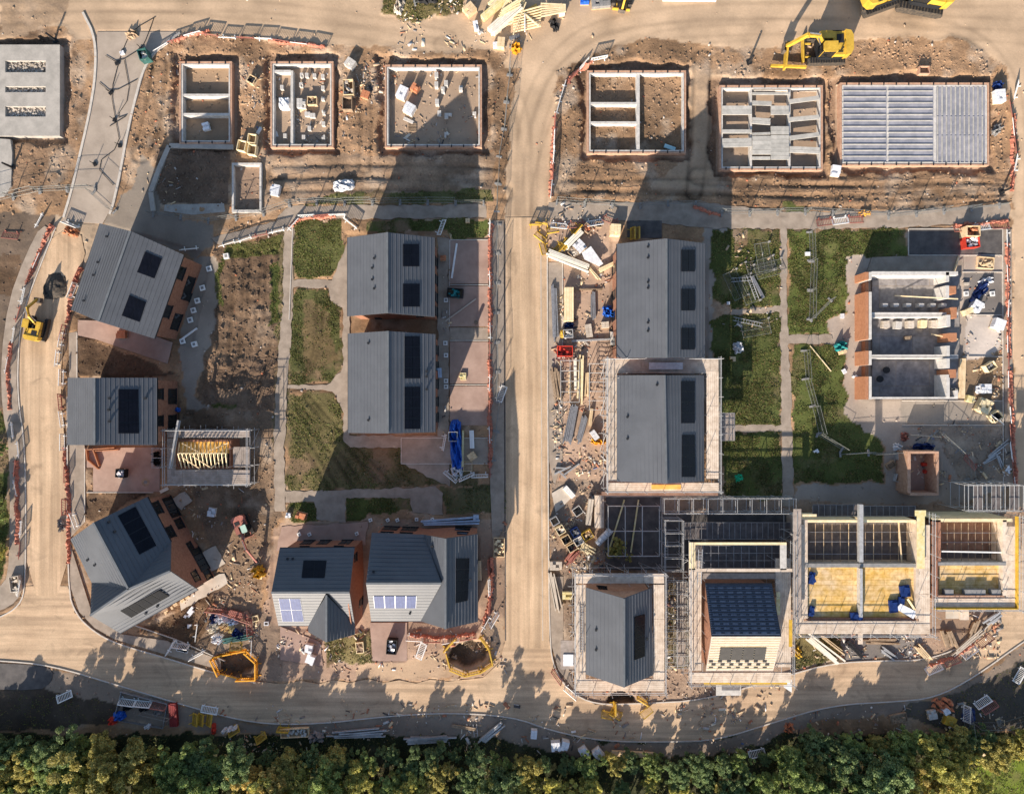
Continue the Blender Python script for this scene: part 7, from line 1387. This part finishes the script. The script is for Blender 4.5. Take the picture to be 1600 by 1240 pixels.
crate(724, 588, 9, 11, .3, 0, 'yellow_board', 'small yellow tray on the third driveway', 'yellow_board', cat='tray', name='tray'); pack(731, 346, 7, 7, .4, 0, 'timber', 'small tan cube on the grass above the top driveway', pallet=False); timber(687, 575, 688, 590, 6, 2, .2, 'pale_blue', 'pale blue boards against the south middle house')
for k, (x, y, m) in enumerate(((693, 404, 'paving'), (648, 344, 'x'), (193, 523, 'faded_red'))):
    if m != 'x': pack(x, y, 9 if k == 0 else 15, 8 if k == 0 else 12, .5, 0, 'red_brick_pack', ['small pink brick pack right of the north middle house', 'x', 'red and white brick pack on the drive below the angled house'][k])
# --- left side
timber(309, 513, 284, 531, 3, 1, .15, 'white', 'long white pipe lying on the slabs right of the angled house', name='pipe', part='pipe'); r = thing('edging_frame', 'orange board frame stacked against the small west house on its drive', 'boards', tuple(V3(150, 715)))
for (x0, y0, x1, y1) in ((138, 701, 140, 718), (140, 718, 157, 732), (148, 700, 158, 728), (140, 702, 182, 699), (152, 704, 188, 702)): MB().beam(V3(x0, y0, .25), V3(x1, y1, .25), .12, .4).build('board', 'orange_brick', r)
birdcage('small steel rack of black drums beside the drive and the truss garage', 239, 700, 254, 730, 1.2, 1, 2, decks=True); lump(246, 716, 9, 22, .8, 0, 'black', 'black drums inside the small steel rack by the drive', 'drums', 'drums', rough=.8)
lump(277, 640, 10, 7, .5, 0, 'blue', 'small blue bundle at the right wall of the small west house', 'bundle', 'bundle', rough=.5); timber(252, 768, 264, 762, 5, 2, .2, 'white_wood', 'pale boards at the top corner of the L-shaped house')
MB_ = thing('drain_cover', 'round and square iron covers set in the drive below the small west house', 'drain cover', tuple(V3(228, 753))); MB().tube(V3(228, 753, .0), V3(228, 753, .04), .48, 20).build('round_cover', 'old_timber', MB_); MB().tube(V3(228, 753, .04), V3(228, 753, .05), .22, 16).build('lid', 'block_dark', MB_)
for k in range(5): pack(262 + k * 7 + (k > 2) * 4, 955 - k * 6, 7, 5, .3, 30, 'timber', f'{ords[k]} tan offcut from left along the front wall of the L-shaped house', group='offcuts by the L-shaped house', pallet=False)
pack(298, 968 - 12, 8, 22, .3, -38, 'plastic_wrap', 'white slanting panel left of the rubbish enclosure', pallet=False); pack(297, 977, 6, 6, .3, 0, 'plastic_wrap', 'tiny white block below the slanting panel', pallet=False)
g2 = 'mixed waste in the rubbish enclosure'
for k, (x, y, w, l, m, nm) in enumerate(((346, 966, 22, 16, 'plastic_wrap', 'white sheet at the top'), (364, 970, 16, 12, 'pale_blue', 'blue-white bag at the top right'), (332, 980, 18, 16, 'white_wood', 'pale paper at the left'), (350, 978, 12, 14, 'timber', 'tan board in the middle'), (340, 997, 18, 18, 'plastic_wrap', 'round pale bag at the lower left'), (362, 981, 14, 8, 'yellow_board', 'cream sheet at the right'), (334, 966, 14, 10, 'navy', 'dark blue bag at the upper left'), (372, 990, 20, 12, 'navy', 'dark bag at the lower right'), (386, 962, 18, 16, 'paving', 'pinkish sheet at the upper right'))):
    lump(x, y, w, l, .5, 20 * k, m, f'{nm} of the rubbish enclosure by the orange pit guard', 'waste', 'waste_bag', rough=.8, group=g2)
run(('red',), pts(326, 948, 345, 950, 395, 965, 396, 990), '%s of the %s barriers walling the rubbish enclosure', 'red barriers of the rubbish enclosure', plen=24, lie=25)
timber(357, 955, 392, 963, 10, 5, .3, 'faded_red', 'faded red and white slats at the top of the rubbish enclosure', part='slat', name='slat_stack', jit=.3); timber(352, 1000, 392, 992, 8, 5, .2, 'teal_dark', 'dark green slats at the bottom of the rubbish enclosure', part='slat', name='slat_stack', jit=.3)
lump(405, 893, 20, 20, .7, 20, 'yellow', 'orange digging bucket load in front of the mini digger', 'bucket', 'spare_bucket', rough=.8)
lump(113, 362, 26, 16, .5, -20, 'orange_brick', 'orange soil and brick heap in the hole at the top of the left road', 'heap', 'brick_heap', rough=1.0); lump(97, 820, 10, 20, .4, 10, 'block_dark', 'dark broken tarmac lump at the edge of the left road', 'heap', 'tarmac_heap', rough=1.0); crate(28, 910, 15, 24, .6, 8, 'slab_pale', 'pale square box on the pavement at the bottom of the left road', 'slab_pale')
# bags, cones and bits on the cobbled road at upper left
lump(207, 55, 18, 14, .4, 20, 'old_timber', 'brown sack at the top of the cobbled road', 'sack', 'sack', rough=.8); pack(192, 84, 7, 6, .2, 20, 'plastic_wrap', 'small white square on the cobbled road', pallet=False); crate(231, 92, 14, 16, 1.2, 18, 'teal_dark', 'grey-green site box on the kerb of the cobbled road', 'block')
for k, (x, y) in enumerate(((222, 77), (184, 100), (174, 146), (180, 188), (188, 228), (149, 257))):
    r = thing('survey_post', f'{ords[k]} dark post from the top on the cobbled road', 'post', tuple(V3(x, y)), 'posts on the cobbled road'); MB().box(V3(x, y, .08), (.5, .35, .16), .4 * k).build('foot', 'black', r); MB().tube(V3(x, y, .1), V3(x, y, 1.1), .04, 6).build('pole', 'black', r)
def shadow_line(l, label, m='black', w=.035):  # dark strands added in place of fence shadow lines on the road
    r = MB(); l = smooth(l, 1)
    for a, b_ in zip(l[:-1], l[1:]): r.tube(V3(*a, .06), V3(*b_, .06), w, 5)
    tag(r.build('shadow_line', m, None, tuple(V3(*l[0]))), label, 'shadow_line')
shadow_line(pts(243, 27, 208, 47, 196, 70, 186, 98, 174, 145, 181, 186, 189, 228, 149, 258, 178, 290), 'dark strand for a fence shadow, zigzagging down the cobbled road between the posts'); shadow_line(pts(241, 27, 230, 60, 222, 76, 185, 99, 166, 88), 'thin dark strand for a fence shadow over the top of the cobbled road'); shadow_line(pts(215, 125, 175, 146, 156, 130), 'short dark strand for a fence shadow across the middle of the cobbled road'); shadow_line(pts(195, 95, 205, 150, 180, 187, 205, 178, 172, 198), 'dark strand for a fence shadow looping between the two lower posts')
for k, (x, y) in enumerate(((85, 62), (1170, 98), (1565, 300), (20, 262))): 
    r = thing('timber_post', ['dark post at the top right corner of the slotted raft', 'dark post on the soil above the half-beamed foundation', 'tall dark post at the right end of the rutted soil', 'short dark post near the left edge slab'][k], 'post', tuple(V3(x, y))); MB().tube(V3(x, y, -.1), V3(x, y, 1.7), .16, 8, .12).build('pole', 'black', r); MB().box(V3(x, y, .06), (.6, .6, .12), .3).build('foot', 'black', r)
# trench bay, verge and tree edge
r = thing('trench_box', 'dark framed storage bay full of black gear between bottom road and trees', 'storage bay', tuple(V3(218, 1105)))
for (x0, y0, x1, y1) in ((190, 1078, 263, 1098), (263, 1098, 256, 1136), (256, 1136, 180, 1122), (180, 1122, 192, 1080)): MB().beam(V3(x0, y0, .2), V3(x1, y1, .2), .06, .4).build('side', 'steel', r)
for k, (x, y, w, l, m, nm) in enumerate(((188, 1117, 20, 14, 'blue', 'blue sheet at the left end of the dark storage bay'), (178, 1124, 12, 12, 'red', 'red bag at the left corner of the dark storage bay'), (200, 1102, 14, 12, 'black', 'black bin at the upper left inside the dark storage bay'), (226, 1104, 14, 12, 'black', 'black bin in the middle of the dark storage bay'), (247, 1110, 12, 14, 'block_dark', 'grey bin at the right inside the dark storage bay'), (232, 1133, 10, 6, 'plastic_wrap', 'white scrap at the lower edge of the dark storage bay'))): lump(x, y, w, l, .6, 10, m, nm, 'bag' if m != 'black' else 'bin', 'bag' if m != 'black' else 'bin', rough=.5)
timber(272, 1096, 274, 1132, 12, 4, .5, 'dark_red', 'dark red board stack left of the three yellow barriers', name='board_stack'); lump(335, 1137, 6, 18, .5, 0, 'red', 'small red sack between yellow barriers at the tree edge', 'sack', 'sack')
timber(521, 1146, 603, 1143, 10, 6, .35, 'galv', 'left long grey tube bundle on the verge against the trees', name='tube_bundle', part='tube', jit=.8); timber(634, 1155, 704, 1152, 12, 6, .35, 'galv', 'right long grey tube bundle on the verge against the trees', name='tube_bundle', part='tube', jit=.8); timber(752, 1156, 784, 1130, 10, 6, .4, 'galv', 'short slanting grey tube bundle on the verge below the main road', name='tube_bundle', part='tube', jit=.4)
timber(706, 1132, 745, 1138, 5, 2, .2, 'old_timber', 'brown board on the verge left of the slanting tubes', name='board'); ladder(742, 1130, 744, 1148, 'short pale ladder piece between brown board and slanting tubes'); timber(955, 1174, 1020, 1177, 8, 3, .4, 'timber', 'long tan timber bundle on the verge below the bottom pit'); pack(1010, 1183, 6, 6, .3, 0, 'plastic_wrap', 'small blue-white block under the long tan timber', pallet=False)
crate(462, 1142, 44, 14, .5, 3, 'timber', 'netted pallet row on the verge right of the yellow barriers', 'block', cat='pallet', name='pallet'); lump(495, 1149, 24, 16, .6, 0, 'block_dark', 'dark heap of wire at the right end of the netted pallet', 'heap', 'wire_heap', rough=1.0); pack(378, 1132, 0, 0, 0, 0, '', '') if False else None
for k in range(3): lump(353 + k * 8, 1138 - k * 2, 7, 6, .95, 20, 'plastic_wrap', ['left white bag in the bagged yellow barrier', 'middle white bag in the bagged yellow barrier', 'right white bag in the bagged yellow barrier'][k], 'bag', 'bag')
lump(1472, 1100, 34, 22, .5, 0, 'red_brick_pack', 'red brick rubble heap at the lower right verge', 'heap', 'brick_heap', rough=1.0); crate(1402, 1120, 26, 14, .3, 12, 'old_timber', 'grey slatted pallet at the tree edge, lower right centre', 'old_timber', cat='pallet', name='pallet'); lump(1232, 1136, 14, 16, .4, 0, 'red_brick_pack', 'small red brick heap on the verge, lower right centre', 'heap', 'brick_heap', rough=1.0); lump(1513, 1117, 22, 24, .3, 0, 'navy', 'dark blue sheet behind the white barrier at the lower right', 'sheet', 'sheet')
o = MB().prism(W2(pts(1218, 1052, 1232, 1056, 1232, 1076, 1220, 1068)), .9, .98).build('white_board', 'white', None, tuple(P(1226, 1062))); tag(o, 'bright white board at the lower right corner of the cream scaffold', 'board')
# timber lengths under the right-hand scaffold
for k, (x0, y0, x1, y1, w, m) in enumerate(((1262, 994, 1310, 1032, 12, 'white_wood'), (1282, 992, 1316, 1020, 5, 'timber'), (1352, 1000, 1400, 1002, 9, 'old_timber'), (1430, 1006, 1448, 1030, 9, 'timber'), (1240 + 85, 1004, 1345, 1022, 8, 'black'), (1375, 1012, 1392, 1024, 10, 'galv'), (1488, 1020, 1530, 985, 7, 'slab_pale'), (1476, 985, 1486, 1012, 16, 'old_timber'), (1516, 990, 1526, 972, 12, 'old_timber'), (1540, 972, 1556, 960, 12, 'galv'))):
    timber(x0, y0, x1, y1, w, 4, .3, m, ['thick pale board bundle slanting from the yellow-floored house to the road', 'thin tan lengths just right of the thick pale bundle', 'brown boards below the middle of the wide scaffold', 'tan splayed boards below the right corner of the wide scaffold', 'black lengths in the weeds below the wide scaffold', 'grey tubes below the wide scaffold, right of the brown boards', 'long grey curved edging boards below the far right house', 'brown boards on red soil below the far right house', 'dark boards under the yellow toe board, far right', 'grey tubes near the road at the far right house'][k], jit=.5, name='board_bundle')
lump(1246, 1018, 10, 20, .3, 10, 'yellow', 'coil of yellow hose at the right foot of the cream scaffold', 'hose', 'hose_coil', rough=.9)
ladder(1075, 842, 1073, 892, 'ladder laid down the left edge of the cream scaffold', z=5.5); ladder(1040, 842, 1040, 868, 'short ladder on the tarmac between the two lower scaffolds'); ladder(901, 925, 901, 1000, 'long ladder along the left side of the slate house scaffold deck', z=5.1)
# red safety netting trodden down along the plot edges
def netting(line, label, w=.5, h=.45):
    line = smooth(line, 2); vs = []; n = len(line)
    for i, p in enumerate(line):
        q = V3(*p); a = Vector(((line[min(i + 1, n - 1)][0] - line[max(i - 1, 0)][0]), -(line[min(i + 1, n - 1)][1] - line[max(i - 1, 0)][1]), 0)).normalized(); s = Vector((-a.y, a.x, 0)); k = w * rnd.uniform(.5, 1.3)
        for t, z in ((-.5, .03), (-.15, h * rnd.uniform(.4, 1)), (.15, h * rnd.uniform(.3, .9)), (.5, .03)): o = q + s * (k * t + rnd.uniform(-.08, .08)); vs.append((o.x, o.y, q.z + z))
    fs = [(i * 4 + j, i * 4 + j + 1, i * 4 + j + 5, i * 4 + j + 4) for i in range(n - 1) for j in range(3)]
    tag(MB().add(vs, fs).build('safety_netting', 'net_red', None, tuple(V3(*line[0]))), label, 'netting')
def dense(l, k=9):
    o = []
    for a_, b_ in zip(l[:-1], l[1:]):
        m = max(1, int(math.dist(a_, b_) / k))
        for i in range(m): o.append((a_[0] + (b_[0] - a_[0]) * i / m + rnd.uniform(-1.5, 1.5), a_[1] + (b_[1] - a_[1]) * i / m + rnd.uniform(-1.5, 1.5)))
    return o + [l[-1]]
for l, t in ((pts(272, 66, 292, 56, 328, 48), 'red netting on the verge above the narrow three-bay foundation'), (pts(420, 62, 450, 68, 508, 73), 'red netting on the verge above the second brick foundation'), (pts(866, 200, 862, 260, 861, 308), 'red netting low on the right side of the haul track'), (pts(885, 128, 905, 108, 925, 96), 'red netting at the bend by the foundation right of the haul road'),
        (pts(82, 352, 62, 395, 44, 440), 'red netting at the top of the left road pavement'), (pts(19, 535, 14, 575, 16, 640), 'red netting midway along the left road pavement'), (pts(28, 720, 27, 780, 28, 850), 'red netting low on the left road pavement'), (pts(126, 418, 112, 460, 104, 505), 'red netting against the front of the angled house'), (pts(101, 700, 108, 780, 107, 880), 'red netting along the right kerb of the left road'),
        (pts(767, 350, 766, 430, 766, 520), 'upper red netting beside the driveways on the main road'), (pts(766, 560, 766, 640, 766, 730), 'lower red netting beside the driveways on the main road'), (pts(1573, 380, 1574, 460, 1576, 560), 'upper red netting along the right road pavement'), (pts(1578, 580, 1581, 660, 1587, 760), 'lower red netting along the right road pavement'), (pts(1583, 180, 1582, 230, 1580, 300), 'red netting right of the fully beamed foundation'),
        (pts(1490, 352, 1530, 350, 1572, 345), 'red netting along the top of the asphalt bay'), (pts(470, 343, 500, 340, 525, 338), 'red netting at the top of the middle garden'), (pts(455, 356, 462, 348, 470, 342), 'short red netting at the corner of the garden path'), (pts(1082, 322, 1105, 332, 1125, 336), 'red netting above the right slope of the long grey house'), (pts(1450, 1040, 1490, 1024, 1520, 1005), 'red netting inside the lower right bend'), (pts(768, 870, 770, 920, 756, 975), 'red netting right of the wide brick house'), (pts(640, 992, 680, 996, 742, 990), 'red netting in front of the wide brick house'), (pts(1095, 1000 - 420, 1095, 581, 1096, 582), '')):
    if t: netting(dense(l), t)
